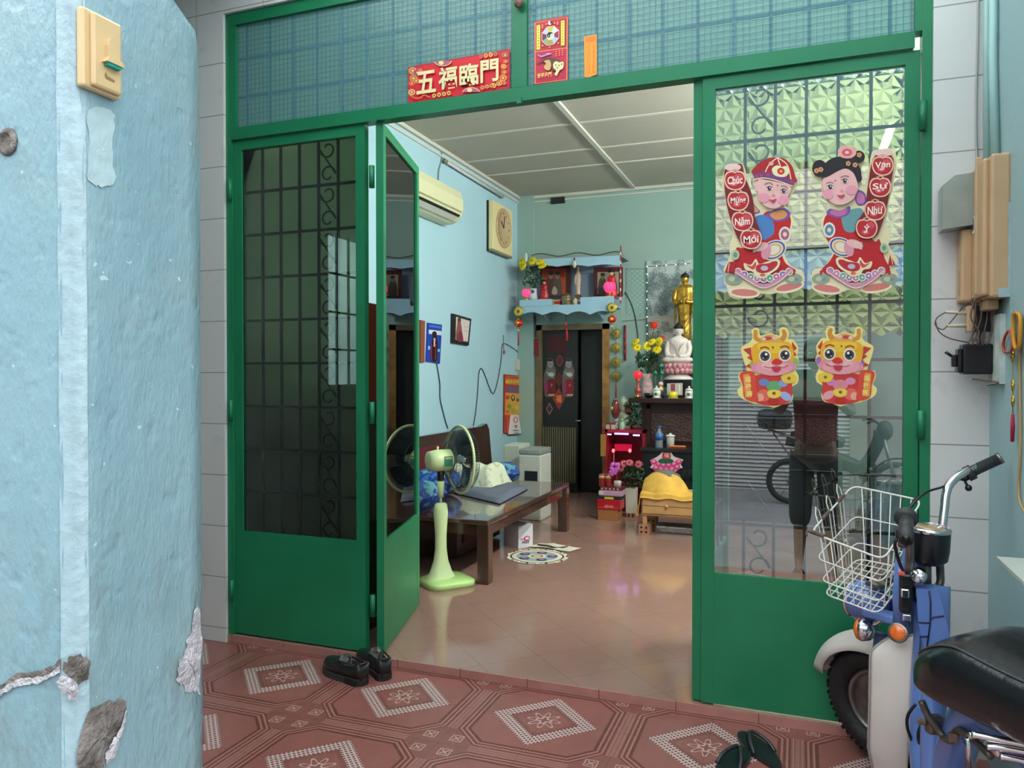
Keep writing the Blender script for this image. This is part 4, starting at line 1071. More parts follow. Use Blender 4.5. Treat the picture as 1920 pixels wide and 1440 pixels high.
for i, m_ in enumerate(('a8c4d0', 'b8942c', '8aa88c', '7a2038', 'b8c4e0', 'c8b83c', 'cfe0d0', 'a02048')):
    j = (i + 1) % 8; c.poly([o8[i], o8[j], in8[j], in8[i]], g(m_, .5)); c.l -= .00012
    a = ((o8[i][0] + o8[j][0]) / 2, (o8[i][1] + o8[j][1]) / 2); b = ((in8[i][0] + in8[j][0]) / 2, (in8[i][1] + in8[j][1]) / 2)
    for q in (.2, .5, .8):
        c.line([(o8[i][0] * (1 - q) + in8[i][0] * q, o8[i][1] * (1 - q) + in8[i][1] * q), (o8[j][0] * (1 - q) + in8[j][0] * q, o8[j][1] * (1 - q) + in8[j][1] * q)], 7, g('f2f0dc' if i % 2 else '4a3a4a', .5)); c.l -= .0001
c.l += .0003
c.poly(oct_(74), g('e8e08a', .5)); wh, bl_ = g('f0eee0', .5), g('141414', .5)
c.ell(oc[0], oc[1], 62, 68, wh); c.ell(oc[0], oc[1], 62, 68, bl_, a0=180, a1=360); c.ell(oc[0] - 31, oc[1] + 4, 31, 34, bl_); c.ell(oc[0] + 31, oc[1] - 4, 31, 34, wh, a0=0, a1=360)
c.ell(oc[0] - 31, oc[1] + 4, 9, 10, wh); c.ell(oc[0] + 31, oc[1] - 4, 9, 10, bl_)
for (x, y) in ((172, 270), (240, 250), (390, 232), (445, 225), (172, 310), (445, 250), (175, 640), (455, 590), (305, 665)): c.ell(x, y, 17, 20, or_, n=5)
c.ell(305, 235, 32, 36, g('e8d8e0', .5)); c.ell(330, 220, 20, 26, g('3a1420', .5))
c.sm([(80, 790), (150, 820), (240, 790), (260, 770), (340, 780), (300, 805), (230, 820), (150, 850), (100, 820)], g('b090d0', .5))
c.sm([(60, 960), (130, 930), (200, 880), (300, 855), (420, 880), (520, 930), (530, 1000), (480, 1080), (410, 1100), (350, 1080), (330, 1000), (250, 1000), (200, 930), (110, 960)], g('5e3228', .5))
c.sm([(200, 920), (300, 900), (330, 1000), (300, 1080), (230, 1070), (200, 1020), (240, 960)], g('d8a868', .5))
c.sm([(370, 960), (420, 920), (470, 940), (540, 930), (555, 980), (540, 1050), (480, 1090), (430, 1180), (390, 1150), (420, 1090), (370, 1040)], g('ecd8a0', .5))
for (x, y) in ((410, 990), (470, 1000), (520, 975), (440, 1040)): c.ell(x, y, 12, 12, g('4a2a18', .5), n=8)
for i in range(3):
    for j in range(3): c.ell(420 + i * 58, 745 + j * 38 - i * 8, 13, 13, or_, n=5)
T2(c, '安平戶門', 210, 1172, 250, 90, g('f0d070', .5), bold=.02)
tag(c.build('poster', loc=c.p((320, 700))), 'red paper poster with an octagon yin-yang sign and a tiger', 'poster')
c = fac(-.0045)(1000, 20, 9.6, .0006)
c.base([(915, 470), (1140, 425), (1145, 1150), (1010, 1200), (925, 1200)], g('f09018', .5)); c.poly([(930, 490), (1135, 450), (1135, 540), (935, 575)], g('ee7a10', .5))
for x in (1000, 1050, 1085): c.line([(x, 600), (x, 1130)], 12, g('e8821a' if x != 1050 else 'f5b030', .5))
c.line([(925, 480), (1138, 436), (1140, 1145), (1012, 1190), (930, 1190)], 9, g('f5b83a', .5), closed=True)
tag(c.build('paper_slip', loc=c.p((1030, 800))), 'plain orange paper slip stuck to the transom, right of the octagon poster', 'paper slip')

# ---- stickers on the right leaf glass
GY = .0095
skin, pink, cream, red = g('f2b8b4', .35), g('e88aa0', .35), g('f3e2b4', .35), g('c8141e', .35)
def child(mir, words, label, hat):
    c = fac(GY)(1320, 120, 3.13, .0008)
    P_ = lambda pts: pts
    if not mir:
        out = [(430, 532), (447, 550), (500, 572), (532, 620), (546, 680), (540, 730), (515, 765), (492, 805), (468, 838), (500, 860), (522, 910), (516, 960), (482, 1050), (468, 1100), (492, 1160), (532, 1200), (572, 1208), (590, 1250), (582, 1292), (540, 1328), (480, 1342), (430, 1342), (390, 1352), (320, 1347), (260, 1372), (200, 1380), (150, 1362), (138, 1320), (125, 1280), (128, 1240), (113, 1210), (138, 1160), (152, 1120), (150, 1060), (172, 1000), (158, 930), (133, 860), (128, 800), (110, 740), (106, 680), (118, 630), (133, 598), (200, 583), (235, 598), (252, 660), (272, 730), (282, 790), (300, 780), (312, 758), (298, 720), (288, 680), (298, 620), (340, 570), (412, 545)]
        robe = [(360, 870), (440, 870), (500, 890), (508, 950), (470, 1050), (455, 1100), (480, 1170), (540, 1215), (470, 1250), (350, 1290), (220, 1250), (150, 1225), (185, 1140), (190, 1080), (230, 1080), (290, 1060), (320, 950)]
        lan = [(183, 685), (202, 805), (227, 925), (277, 1030)]; hc = (408, 772); vest = [(300, 900), (345, 885), (395, 905), (412, 960), (405, 1000), (355, 1032), (320, 1010), (295, 950)]
        collar = [(275, 800), (300, 830), (330, 868), (300, 880), (272, 860)], [(370, 880), (430, 850), (480, 850), (508, 880), (480, 915), (420, 925), (380, 905)]
        vc, cc2 = '4a82c0', ('e8a078', 'e89858'); fish = (335, 1200, 1); hem = (350, 1240); sh = [(238, 1342, 82, 27, 3), (500, 1308, 82, 27, -12)]; tail = (150, 1200); arm = (475, 1000); hand = (365, 1092, -1); hemc = ('d0709c', '8a70b8', '58a88c')
    else:
        out = [(842, 478), (888, 494), (935, 515), (944, 560), (928, 602), (922, 660), (925, 700), (945, 718), (955, 660), (972, 600), (985, 518), (1050, 498), (1112, 498), (1126, 540), (1132, 600), (1118, 660), (1108, 740), (1085, 810), (1082, 880), (1064, 930), (1097, 1000), (1082, 1060), (1112, 1110), (1143, 1160), (1112, 1190), (1136, 1230), (1122, 1290), (1060, 1332), (980, 1344), (900, 1332), (840, 1327), (780, 1352), (700, 1344), (643, 1312), (628, 1250), (650, 1200), (700, 1198), (735, 1150), (758, 1090), (722, 1040), (688, 950), (698, 880), (740, 843), (718, 800), (690, 742), (683, 692), (645, 672), (628, 632), (648, 580), (698, 562), (740, 558), (783, 545), (788, 510)]
        robe = [(720, 885), (780, 880), (850, 870), (930, 940), (1000, 1040), (1030, 1030), (1060, 1140), (1090, 1220), (980, 1260), (870, 1285), (780, 1260), (690, 1215), (735, 1160), (765, 1095), (720, 1030), (700, 950)]
        lan = [(1047, 600), (1032, 725), (1002, 862), (953, 968)]; hc = (798, 725); vest = [(810, 890), (860, 855), (925, 850), (930, 920), (880, 985), (830, 980), (812, 940)]
        collar = [(900, 740), (945, 760), (950, 820), (905, 832), (885, 790)], [(720, 880), (740, 850), (800, 860), (855, 835), (850, 880), (790, 905)]
        vc, cc2 = '6aa0a0', ('d078b0', 'd070a8'); fish = (885, 1190, -1); hem = (890, 1235); sh = [(720, 1318, 82, 27, 8), (1010, 1310, 85, 27, -8)]; tail = (1095, 1160); arm = (735, 975); hand = (850, 1075, 1); hemc = ('a878c0', 'd880b0', '60b098')
    c.base([(q[0], q[1]) for q in cr(out, 2)], cream)
    c.sm(robe, red)
    c.sm(vest, g(vc, .35)); 
    for cl_, m_ in zip(collar, cc2): c.sm(cl_, g('8058a0', .35)); k = [((x - sum(a for a, _ in cl_) / len(cl_)) * .72 + sum(a for a, _ in cl_) / len(cl_), (y - sum(b for _, b in cl_) / len(cl_)) * .72 + sum(b for _, b in cl_) / len(cl_)) for x, y in cl_]; c.sm(k, g(m_, .35))
    c.ell(arm[0], arm[1], 36, 46, g('f0e8d0', .35), n=12); c.ell(arm[0], arm[1], 26, 34, g('5a88b0' if mir else 'b8608c', .35), n=12); c.ell(arm[0], arm[1], 12, 14, g('f0d8a0', .35), n=10)
    # wide striped cuffs and hands
    hx, hy, sg = hand
    for r_, m_ in ((78, 'f0e0c0'), (70, '4a60a8'), (58, 'f0dcc0'), (48, 'e0b070'), (36, 'f0e0c8')): c.ell(hx - sg * 45, hy, r_, r_ * .72, g(m_, .35), ang=sg * 25, n=16, a0=0, a1=360)
    c.ell(hx, hy + 10, 28, 46, g('e898a8', .35), ang=sg * -15); c.ell(hx + sg * 35, hy - 18, 50, 24, skin, ang=sg * 18); 
    for k in range(4): c.line([(hx + sg * 30, hy - 30 + 9 * k), (hx + sg * 78, hy - 24 + 12 * k)], 7, g('f8ccc4', .35))
    # hem: band, scallops and shoes
    xs = (150, 560) if not mir else (660, 1120)
    for x, y, a, b, an in sh: c.ell(x, y, a + 8, b + 8, g('f6e8c0', .35), ang=an); c.ell(x, y, a - 4, b - 6, g('e08078', .35), ang=an)
    for x in (xs[0] + 25, xs[1] - 35): c.ell(x, 1262, 52, 34, g('9aa890', .35)); c.ell(x - 10, 1262, 20, 14, g('d0c8a0', .35)); c.ell(x + 18, 1266, 14, 10, g('7a9aa8', .35)); c.ell(x + 2, 1225, 8, 14, red)
    n = 9
    for i in range(n):
        t = i / (n - 1); x = hem[0] + (t - .5) * 300; y = hem[1] + 42 * math.sin(t * PI) - 20; c.ell(x, y, 24, 24, g('f4ead8', .35), n=12); c.ell(x, y, 18, 18, g(hemc[i % 3], .35), n=12); c.ell(x, y, 7, 7, g('f4ead8', .35), n=8)
    c.line([(hem[0] - 165, 1215), (hem[0] - 80, 1272), (hem[0], 1308), (hem[0] + 90, 1270), (hem[0] + 165, 1205)], 24, g('d890b0', .35), 5)
    c.line([(hem[0] - 165, 1222), (hem[0] - 80, 1280), (hem[0], 1316), (hem[0] + 90, 1278), (hem[0] + 165, 1212)], 5, g('f4dcc8', .35), 5)
    # goldfish
    fx, fy, fs = fish
    F_ = lambda pts: [(fx + fs * a, fy + b) for a, b in pts]
    c.sm(F_([(-100, -30), (-60, -20), (-30, -55), (-10, -25), (40, -40), (90, -55), (112, -40), (100, 0), (60, 30), (20, 60), (-30, 50), (-50, 20), (-90, 10)]), cream)
    c.sm(F_([(-20, -20), (40, -28), (88, -42), (96, -20), (60, 15), (10, 30), (-28, 15)]), g('c02838', .35)); c.sm(F_([(-88, -22), (-55, -12), (-32, -38), (-30, -10), (-50, 8)]), g('d84850', .35))
    c.ell(fx + fs * 20, fy, 22, 15, g('c8b8c8', .35)); c.ell(fx + fs * 72, fy - 24, 18, 16, g('d02030', .35)); c.ell(fx + fs * 10, fy + 40, 16, 9, g('e86a50', .35))
    # charm with tassel
    tx, ty = tail; c.ell(tx + (35 if not mir else -40), ty - 78, 24, 30, g('b8c8a0', .35)); c.ell(tx + (35 if not mir else -40), ty - 78, 12, 16, g('6a9a80', .35)); 
    d_ = 1 if mir else 0
    c.poly([(tx - 5 + 0, ty - 35), (tx + 35 - 40 * d_, ty - 40), (tx + 32 - 5 * d_, ty + 22), (tx - 28 + 10 * d_, ty + 28)], g('b81828', .35)); c.line([(tx, ty - 30), (tx - 8 + 20 * d_, ty + 20)], 4, cream)
    # fruit with words
    if not mir: c.sm([(120, 640), (150, 605), (220, 590), (240, 660), (285, 780), (300, 900), (340, 1030), (280, 1095), (215, 1050), (165, 940), (130, 800)], g('7c0c16', .35)); c.ell(170, 610, 48, 22, g('f0c8c0', .35))
    else: c.sm([(990, 560), (1050, 530), (1110, 560), (1100, 680), (1075, 820), (1050, 920), (1000, 1020), (900, 1010), (890, 940), (940, 860), (960, 720)], g('7c0c16', .35)); c.ell(1050, 525, 55, 22, g('f0c8c0', .35))
    for (x, y), wd in zip(lan, words):
        c.sm([(x - 64, y - 5), (x - 48, y - 46), (x - 12, y - 54), (x, y - 48), (x + 14, y - 54), (x + 50, y - 44), (x + 64, y), (x + 44, y + 46), (x, y + 60), (x - 46, y + 44)], g('f4c8a8', .35)); c.sm([(x - 57, y - 4), (x - 43, y - 39), (x - 12, y - 46), (x, y - 40), (x + 14, y - 46), (x + 44, y - 37), (x + 57, y), (x + 39, y + 40), (x, y + 53), (x - 40, y + 38)], g('c01a28', .35)); c.ell(x + 22, y - 18, 26, 20, g('d84858', .35)); c.ell(x - 8, y + 22, 22, 14, g('e05868', .35)); c.ell(x - 8, y + 22, 9, 6, g('f8d0c0', .35))
        T2(c, wd, x, y, 88 if len(wd) > 1 else 34, 46, g('fbf0dc', .35), bold=.02); c.line([(x - 20, y - 56), (x, y - 64), (x + 22, y - 56)], 7, g('e8a890', .35))
    # head
    x, y = hc
    if not mir:
        c.ell(x - 92, y - 50, 20, 30, skin); c.sm([(318, 690), (345, 682), (505, 720), (492, 780), (462, 830), (408, 852), (350, 830), (320, 770)], skin)
        c.sm([(297, 655), (300, 610), (345, 572), (410, 552), (470, 560), (515, 600), (534, 660), (530, 700)], g('b01822', .35))
        c.line([(430, 555), (380, 600), (350, 670)], 6, cream, 4); c.line([(432, 555), (450, 610)], 6, cream, 4); c.line([(434, 555), (490, 600), (512, 690)], 6, cream, 4); c.ell(430, 545, 12, 10, g('8a98b8', .35))
        c.line([(294, 668), (350, 655), (430, 672), (526, 705)], 34, g('7a3a78', .35), 5); c.line([(290, 685), (350, 674), (430, 690), (520, 722)], 6, cream, 5)
        for q in ((310, 660), (338, 655), (375, 652), (515, 692)): c.ell(q[0], q[1] + 4, 9, 9, g('c83850', .35), n=8)
        c.sm([(400, 620), (430, 600), (455, 610), (485, 605), (500, 640), (480, 665), (445, 668), (410, 655)], cream); c.ell(452, 635, 22, 20, g('d02030', .35)); c.ell(452, 635, 9, 8, g('e8b040', .35)); c.ell(395, 590, 14, 12, g('e0a8a0', .35))
        ey = [(385, 735), (468, 750)]; mo = (404, 806); ck = [(352, 790), (468, 805)]; br_ = [[(355, 712), (385, 702), (405, 715)], [(452, 722), (475, 722), (492, 735)]]; fo = (432, 718)
    else:
        c.ell(x + 112, y - 60, 20, 30, skin)
        c.sm([(690, 660), (700, 600), (760, 555), (840, 552), (900, 590), (922, 650), (900, 700)], g('1c141c', .35))
        c.ell(678, 618, 44, 50, g('1c141c', .35)); c.ell(905, 550, 38, 36, g('1c141c', .35))
        c.sm([(695, 690), (740, 660), (820, 620), (870, 640), (895, 690), (902, 740), (870, 800), (810, 830), (750, 818), (712, 770)], skin)
        c.sm([(690, 680), (720, 650), (800, 628), (830, 600), (800, 580), (720, 600)], g('1c141c', .35))
        c.sm([(785, 510), (820, 485), (860, 492), (890, 500), (888, 540), (850, 560), (800, 550)], g('f0a8a0', .35)); c.ell(838, 525, 30, 22, g('d85868', .35)); c.ell(838, 525, 12, 9, g('f4c8b8', .35))
        for q in ((685, 625), (660, 632), (910, 540), (845, 590), (885, 598)): c.ell(q[0], q[1], 16, 16, g('e0a060', .35), n=5); c.ell(q[0], q[1], 7, 7, g('d04858', .35), n=6)
        ey = [(740, 728), (825, 692)]; mo = (802, 780); ck = [(725, 770), (865, 745)]; br_ = [[(715, 708), (738, 700), (760, 706)], [(800, 672), (825, 662), (850, 668)]]; fo = (770, 690)
    for q in ck: c.ell(q[0], q[1], 34, 28, g('ee9cac', .35))
    for q in ey: c.ell(q[0], q[1], 19, 12, g('f8f0ec', .35)); c.ell(q[0], q[1], 12, 12, g('3a2c30', .35)); c.ell(q[0] + 3, q[1] - 4, 4, 4, g('f8f0ec', .35), n=8); c.line([(q[0] - 20, q[1] - 2), (q[0], q[1] - 12), (q[0] + 20, q[1] - 3)], 3.5, g('3a2428', .35), 3)
    for q in br_: c.line(q, 4, g('6a4a48', .35), 3)
    c.sm([(mo[0] - 24, mo[1] - 5), (mo[0], mo[1] - 4), (mo[0] + 24, mo[1] - 10), (mo[0] + 4, mo[1] + 14)], g('d03858', .35)); c.ell(mo[0] + 4, mo[1] - 32, 9, 5, g('e0908c', .35)); c.ell(fo[0], fo[1], 5, 5, g('d05060', .35), n=8)
    return tag(c.build('sticker', loc=c.p((350, 950) if not mir else (880, 950))), label, 'sticker')
child(False, ('Chúc', 'Mừng', 'Năm', 'Mới'), 'sticker of a New Year boy in a round red hat on the right door glass', 1)
child(True, ('Vạn', 'Sự', 'Như', 'Ý'), 'sticker of a New Year girl with two black hair buns on the right door glass', 0)
def dragon(mir, label, green):
    c = fac(GY)(1320, 580, 2.667, .0008)
    m_ = (lambda x, y: (1032 - x, y - 6)) if mir else (lambda x, y: (x, y))
    Q = lambda pts: [m_(*q) for q in pts]
    E_ = lambda x, y, a, b, col, ang=0, n=18: c.ell(*m_(x, y), a, b, g(col, .35), ang=-ang if mir else ang, n=n)
    out = [(255, 92), (276, 100), (282, 132), (330, 118), (376, 132), (378, 95), (408, 90), (426, 118), (420, 150), (442, 148), (472, 190), (466, 228), (476, 262), (456, 300), (472, 330), (468, 370), (422, 400), (447, 430), (432, 467), (390, 477), (350, 492), (300, 477), (250, 472), (200, 452), (173, 430), (168, 400), (188, 380), (173, 350), (178, 313), (215, 308), (203, 270), (188, 220), (187, 188), (228, 165), (243, 140), (238, 108)]
    c.base([(q[0], q[1]) for q in cr(Q(out), 2)], g('f6e28a', .35))
    S = lambda pts, col: c.sm(Q(pts), g(col, .35))
    S([(250, 105), (268, 108), (270, 140), (300, 150), (280, 165), (250, 150)], 'd8923a'); S([(405, 102), (388, 105), (392, 128), (375, 150), (400, 160), (415, 130)], 'd8923a')
    S([(290, 140), (330, 125), (370, 140), (375, 160), (290, 160)], 'e8a860'); E_(320, 145, 20, 10, 'c84848'); E_(355, 143, 14, 9, 'f0c8a0'); E_(300, 148, 10, 7, 'f0d8c0')
    for t in ([(195, 200), (235, 190), (240, 240)], [(215, 240), (245, 225), (245, 262)], [(440, 160), (465, 195), (440, 215)], [(445, 205), (464, 228), (442, 240)], [(205, 285), (240, 265), (250, 300)]): c.poly(Q(t), g('d03830', .35))
    E_(455, 262, 18, 20, '98b858' if green else 'a070b8'); E_(245, 275, 16, 18, '98b858' if green else 'a070b8')
    # body
    S([(260, 330), (420, 330), (440, 400), (430, 460), (350, 482), (260, 465), (235, 410)], 'd23a34'); E_(350, 385, 38, 28, '68a870' if green else 'e08890'); E_(300, 365, 26, 18, '6a88c0' if green else 'e090b0'); E_(395, 370, 24, 18, '8aa0d0' if green else 'd880b0')
    E_(298, 430, 34, 30, 'e86a58'); E_(410, 435, 32, 20, 'a0b0d8' if green else 'e8a0a8', 30); E_(280, 440, 20, 20, 'f0a890')
    S([(318, 412), (345, 402), (385, 410), (380, 435), (350, 445), (322, 435)], 'f2d050'); E_(350, 420, 9, 8, '8a5a1a'); S([(385, 335), (425, 322), (462, 335), (450, 365), (405, 368)], 'f0c840'); E_(425, 345, 9, 8, '9a6a20'); E_(350, 462, 30, 16, 'c02828')
    # scroll
    S([(180, 320), (250, 315), (262, 400), (270, 460), (205, 445), (195, 385)], 'e04a34'); c.line(Q([(212, 325), (222, 440)]), 32, g('f09850', .35))
    for i, ch_ in enumerate('大吉'if 0 else '福祿壽'):
        x, y = m_(219 + i * 4, 350 + i * 36); T2(c, ch_, x, y, 30, 30, g('f8e070', .35), bold=.02)
    # face
    S([(240, 190), (280, 165), (350, 160), (420, 165), (445, 195), (448, 250), (420, 280), (270, 280), (242, 250)], 'f2b020'); S([(270, 175), (345, 168), (415, 175), (400, 215), (290, 215)], 'f6c838')
    E_(270, 292, 34, 26, 'e890a8'); E_(425, 285, 34, 26, 'e890a8'); E_(348, 292, 92, 40, 'f0a0a8'); E_(348, 282, 60, 22, 'f6b8b0')
    for x, y in ((305, 234), (405, 229)):
        E_(x, y, 31, 31, 'f4e8d0'); E_(x, y, 24, 25, '4a4648'); E_(x, y, 15, 16, '141418'); E_(x + 6, y - 9, 7, 7, 'ffffff', n=8); E_(x - 8, y + 10, 4, 4, 'b8b8c0', n=8)
        c.line(Q([(x - 24, y - 38), (x, y - 46), (x + 22, y - 36)]), 7, g('b04028', .35), 3)
    S([(338, 265), (362, 246), (392, 262), (378, 276), (350, 276)], 'd82c2c'); c.line(Q([(300, 285), (330, 292), (362, 284), (395, 290), (425, 278)]), 3.5, g('b84858', .35), 4); S([(340, 292), (385, 290), (372, 312), (352, 312)], 'c83048'); E_(345, 190, 5, 5, '8a5018')
    return tag(c.build('sticker', loc=c.p(m_(340, 300))), label, 'sticker')
dragon(False, 'lefthand sticker of the two baby dragons on the right door glass', True)
dragon(True, 'righthand sticker of the two baby dragons on the right door glass', False)
# ================================================================== INSIDE: left wall and daybed
def vs(y, px, py): return PY(y, px, py).z - PY(y, px, py + 1).z
LW = LX
lwc = lambda ox=0, oy=0, k=1.0, th=.0012, x=LW: Card(lambda a, b: PX(x, a, b), (1, 0, 0), ox, oy, k, th)
# air conditioner
mat('aged_ac_plastic', (.72, .68, .42), .4, var=.03); mat('ac_dark_slot', (.01, .01, .01), .6); mat('ac_flap', (.55, .56, .48), .4)
yr = PX(-2.70, 868, 385).y; zt, zb = PX(-2.70, 868, 368).z + .0, PX(-2.70, 868, 420).z
yl = yr - .95
ac = thing('air_conditioner', 'yellowed wall air conditioner high on the left wall', 'air conditioner', (LW, yr, zb))
prof = [(0, .30), (.12, .295), (.18, .27), (.205, .20), (.205, .11), (.19, .06), (.15, .02), (.10, .0), (0, .0)]
mb = MB().use('aged_ac_plastic'); mb.prism([(a, b) for a, b in prof], (LW, yl, zb), UX, UZ, UY, yr - yl); mb.build('body', None, ac, mods=[('BEVEL', dict(width=.006, segments=2, limit_method='ANGLE', angle_limit=R(60)))])
mb = MB().use('ac_dark_slot'); mb.prism([(.198, .062), (.207, .062), (.193, .045), (.185, .045)], (LW, yl + .03, zb), UX, UZ, UY, yr - yl - .10); mb.build('outlet', None, ac)
mb = MB().use('ac_flap'); mb.prism([(.184, .048), (.19, .046), (.15, .012), (.142, .016)], (LW, yl + .03, zb), UX, UZ, UY, yr - yl - .12); mb.build('flap', None, ac)
mb = MB().use(g('8c8a60')); mb.prism([(.2052, .098), (.2068, .098), (.2068, .094), (.2052, .094)], (LW, yl + .02, zb), UX, UZ, UY, yr - yl - .06); mb.prism([(.2052, .088), (.2068, .088), (.2068, .086), (.2052, .086)], (LW, yl + .02, zb), UX, UZ, UY, yr - yl - .06); mb.build('seam_line', None, ac)
# unlit tube fixture under the cornice
a, b = PX(-2.87, 833, 301), PX(-2.87, 942, 369)
tf = thing('tube_lamp_unlit', 'thin grey lamp batten along the top of the left wall, switched off', 'lamp', (a + b) / 2)
MB().use(g('c8ced0')).tube([a, b], .014, 10).build('tube', None, tf)
MB().use(g('8a7a68')).cyl(a, lp(a, b, .03), .019, n=10).build('end_cap', None, tf); MB().use(g('9a9a90')).cyl(lp(a, b, .98), b, .019, n=10).build('end_cap', None, tf)
MB().use(g('5c6a68')).tube([lp(a, b, .1), lp(a, b, .1) - UX * .03], .006, 6).build('bracket', None, tf); MB().use(g('5c6a68')).tube([lp(a, b, .9), lp(a, b, .9) - UX * .03], .006, 6).tube([lp(a, b, .1) - UX * .03, lp(a, b, .9) - UX * .03], .005, 6).build('bracket', None, tf)
def wire(name, label, pts, r=.004, m='dark_cord', x=-2.893, k=4):
    q = [PX(x, *p) for p in pts]; mb = MB().use(m); mb.tube(cr(q, k, False), r, 6)
    return tag(mb.build(name, loc=q[0]), label, 'cord')
mat('dark_cord', (.03, .05, .05), .5); mat('grey_cord', (.22, .27, .26), .5)
wire('cord', 'short grey cord hanging from the ceiling edge by the air conditioner', [(828, 286), (828, 300), (823, 318), (822, 338)], .006, 'grey_cord')
wire('cord', 'dark cord running down the left wall below the blue blister pack', [(818, 678), (822, 700), (825, 722), (825, 745), (829, 765), (836, 792), (840, 803)], .0045)
wire('cord', 'dark zigzag cord on the left wall between the photo frame and the calendar', [(888, 798), (893, 765), (896, 730), (898, 700), (903, 691), (911, 708), (917, 725), (924, 738), (929, 730), (935, 705), (939, 680), (941, 655), (944, 644), (958, 650), (973, 662), (981, 675), (990, 687)], .0045)
# clock
y0_, y1_ = PX(-2.85, 921, 430).y, PX(-2.83, 962, 430).y; z0_, z1_ = PX(-2.83, 945, 478).z, PX(-2.83, 945, 386).z
ck = thing('wall_clock', 'cream square wall clock with a round dial, high in the left corner', 'clock', (LW, (y0_ + y1_) / 2, z0_))
MB().use(g('1a1814')).bb((LW, y0_, z0_), (LW + .02, y1_, z1_)).use(g('e6d6a0')).bb((LW + .018, y0_ + .005, z0_ + .02), (LW + .065, y1_, z1_), bev=.006).build('case', None, ck)
MB().use(g('8a8268')).bb((LW + .016, y0_ + .01, z0_), (LW + .062, y1_, z0_ + .055), bev=.004).build('base_strip', None, ck)
cx = Vector((LW + .066, (y0_ + y1_) / 2 + .01, (z0_ + z1_) / 2 + .02)); rr_ = min((y1_ - y0_) * .44, (z1_ - z0_) * .40)
MB().use(g('c8a880')).lathe([(rr_, 0), (rr_, .012), (rr_ * .9, .014), (rr_ * .88, .002)], cx, 30, axis=(1, 0, 0), sy=1.0).build('rim', None, ck)
MB().use(g('cfc4c0')).lathe([(rr_ * .89, 0), (0, .002)], cx, 30, axis=(1, 0, 0)).build('dial', None, ck)
mb = MB().use(g('302820'))
for k in range(12): t = R(30 * k); mb.bb(*[cx + Vector((.003 + e * .001, (rr_ * .76 + e * .0) * math.sin(t) + (e - .5) * .012, rr_ * .76 * math.cos(t) + (e - .5) * .018)) for e in (0, 1)])
mb.tube([cx + UX * .006, cx + Vector((.006, -rr_ * .35, rr_ * .3))], .005, 6); mb.tube([cx + UX * .006, cx + Vector((.006, rr_ * .1, rr_ * .6))], .004, 6); mb.build('hands_and_marks', None, ck)
# framed photo
def quad(l, t, r_, b, sk=0): return [(l, t), (r_, t + sk), (r_, b + sk), (l, b)]
c = lwc(th=.022); c.base([(845, 588), (880, 598), (875, 648), (844, 643)], g('0c1010')); c.poly([(851, 594), (877, 602), (873, 641), (850, 637)], g('d8c4c0')); c.sm([(853, 608), (856, 598), (860, 606), (862, 620), (864, 640), (851, 636)], g('8a5248')); c.ell(857, 600, 3.5, 5, g('4a3830')); c.sm([(856, 622), (862, 624), (864, 640), (852, 637)], g('7a2a38')); c.line([(866, 612), (874, 614)], 1.4, g('b8a8a8')); c.line([(866, 620), (874, 622)], 1.4, g('b8a8a8'))
tag(c.build('picture_frame', loc=c.p((862, 618))), 'black framed photograph of a standing figure on the left wall', 'picture')
c = lwc(th=.01); c.base([(800, 605), (827, 609), (823, 682), (797, 678)], g('1c3c9c', .3)); c.poly([(802, 618), (826, 621), (826, 629), (802, 626)], g('d8dce8', .3)); c.sm([(808, 640), (813, 622), (818, 640), (817, 676), (806, 674)], g('1a1018', .3)); c.ell(812.5, 626, 4.5, 5, g('2a1010', .3)); c.poly([(811, 634), (814.5, 634), (813.5, 650), (811, 650)], g('e8b8b0', .3)); c.poly([(801, 648), (805, 650), (804, 656), (800, 655)], g('7cc4e8', .3)); c.poly([(819, 654), (823, 655), (822, 660), (818, 659)], g('7cc4e8', .3)); c.poly([(803, 609), (825, 612), (825, 616), (803, 613)], g('3c6cd0', .3))
for x0_ in (807, 815): c.line([(x0_, 645), (x0_ - .5, 674)], 1.5, g('b01c24', .3))
tag(c.build('blister_pack', loc=c.p((812, 640))), 'blue card pack with a dark red tool hanging on the left wall', 'pack')
c = lwc(th=.02); c.base([(785, 600), (793, 602), (792, 680), (785, 679)], g('8c4628'))
tag(c.build('plaque', loc=c.p((789, 640))), 'narrow red-brown wooden plaque half hidden by the folded green door', 'plaque')
# calendar
c = lwc(th=.01, x=-2.89); c.base([(945, 702), (975, 704), (972, 814), (944, 812)], g('b8281c', .4)); c.poly([(946, 709), (974, 711), (974, 722), (946, 720)], g('c8861c', .4))
T2(c, 'MỰC CAO CẤP', 960, 706, 22, 3.5, g('f0c040', .4), UY); T2(c, 'MỰC CAO', 960, 715.5, 26, 7, g('f4d23a', .4), UY, bold=.02)
c.poly([(947, 723), (973, 725), (973, 738), (947, 736)], g('7a4a68', .4)); c.poly([(946, 736), (973, 738), (972, 778), (945, 778)], g('e0942c', .4))
for (x, y, r_, m_) in ((950, 745, 4, 'c03a20'), (969, 750, 3.5, '8a3a20'), (953, 762, 4.5, '7a9030'), (967, 764, 4.5, 'c8c040'), (960, 770, 5, 'a0a038'), (950, 772, 3, 'c85020')): c.ell(x, y, r_, r_, g(m_, .4), n=8)
c.ell(960, 747, 6, 9, g('d8b838', .4)); c.ell(960, 746, 4, 6.5, g('5a3010', .4)); c.ell(960, 745, 2, 3.5, g('d8a860', .4), n=8)
for i in range(8): c.line([(948.5, 783 + i * 3.6), (951, 783 + i * 3.6)], 1, g('e0784a', .4))
cal = c.build('wall_calendar', loc=c.p((960, 758))); tag(cal, 'red and yellow tear-off calendar on the left wall with a white page block', 'calendar')
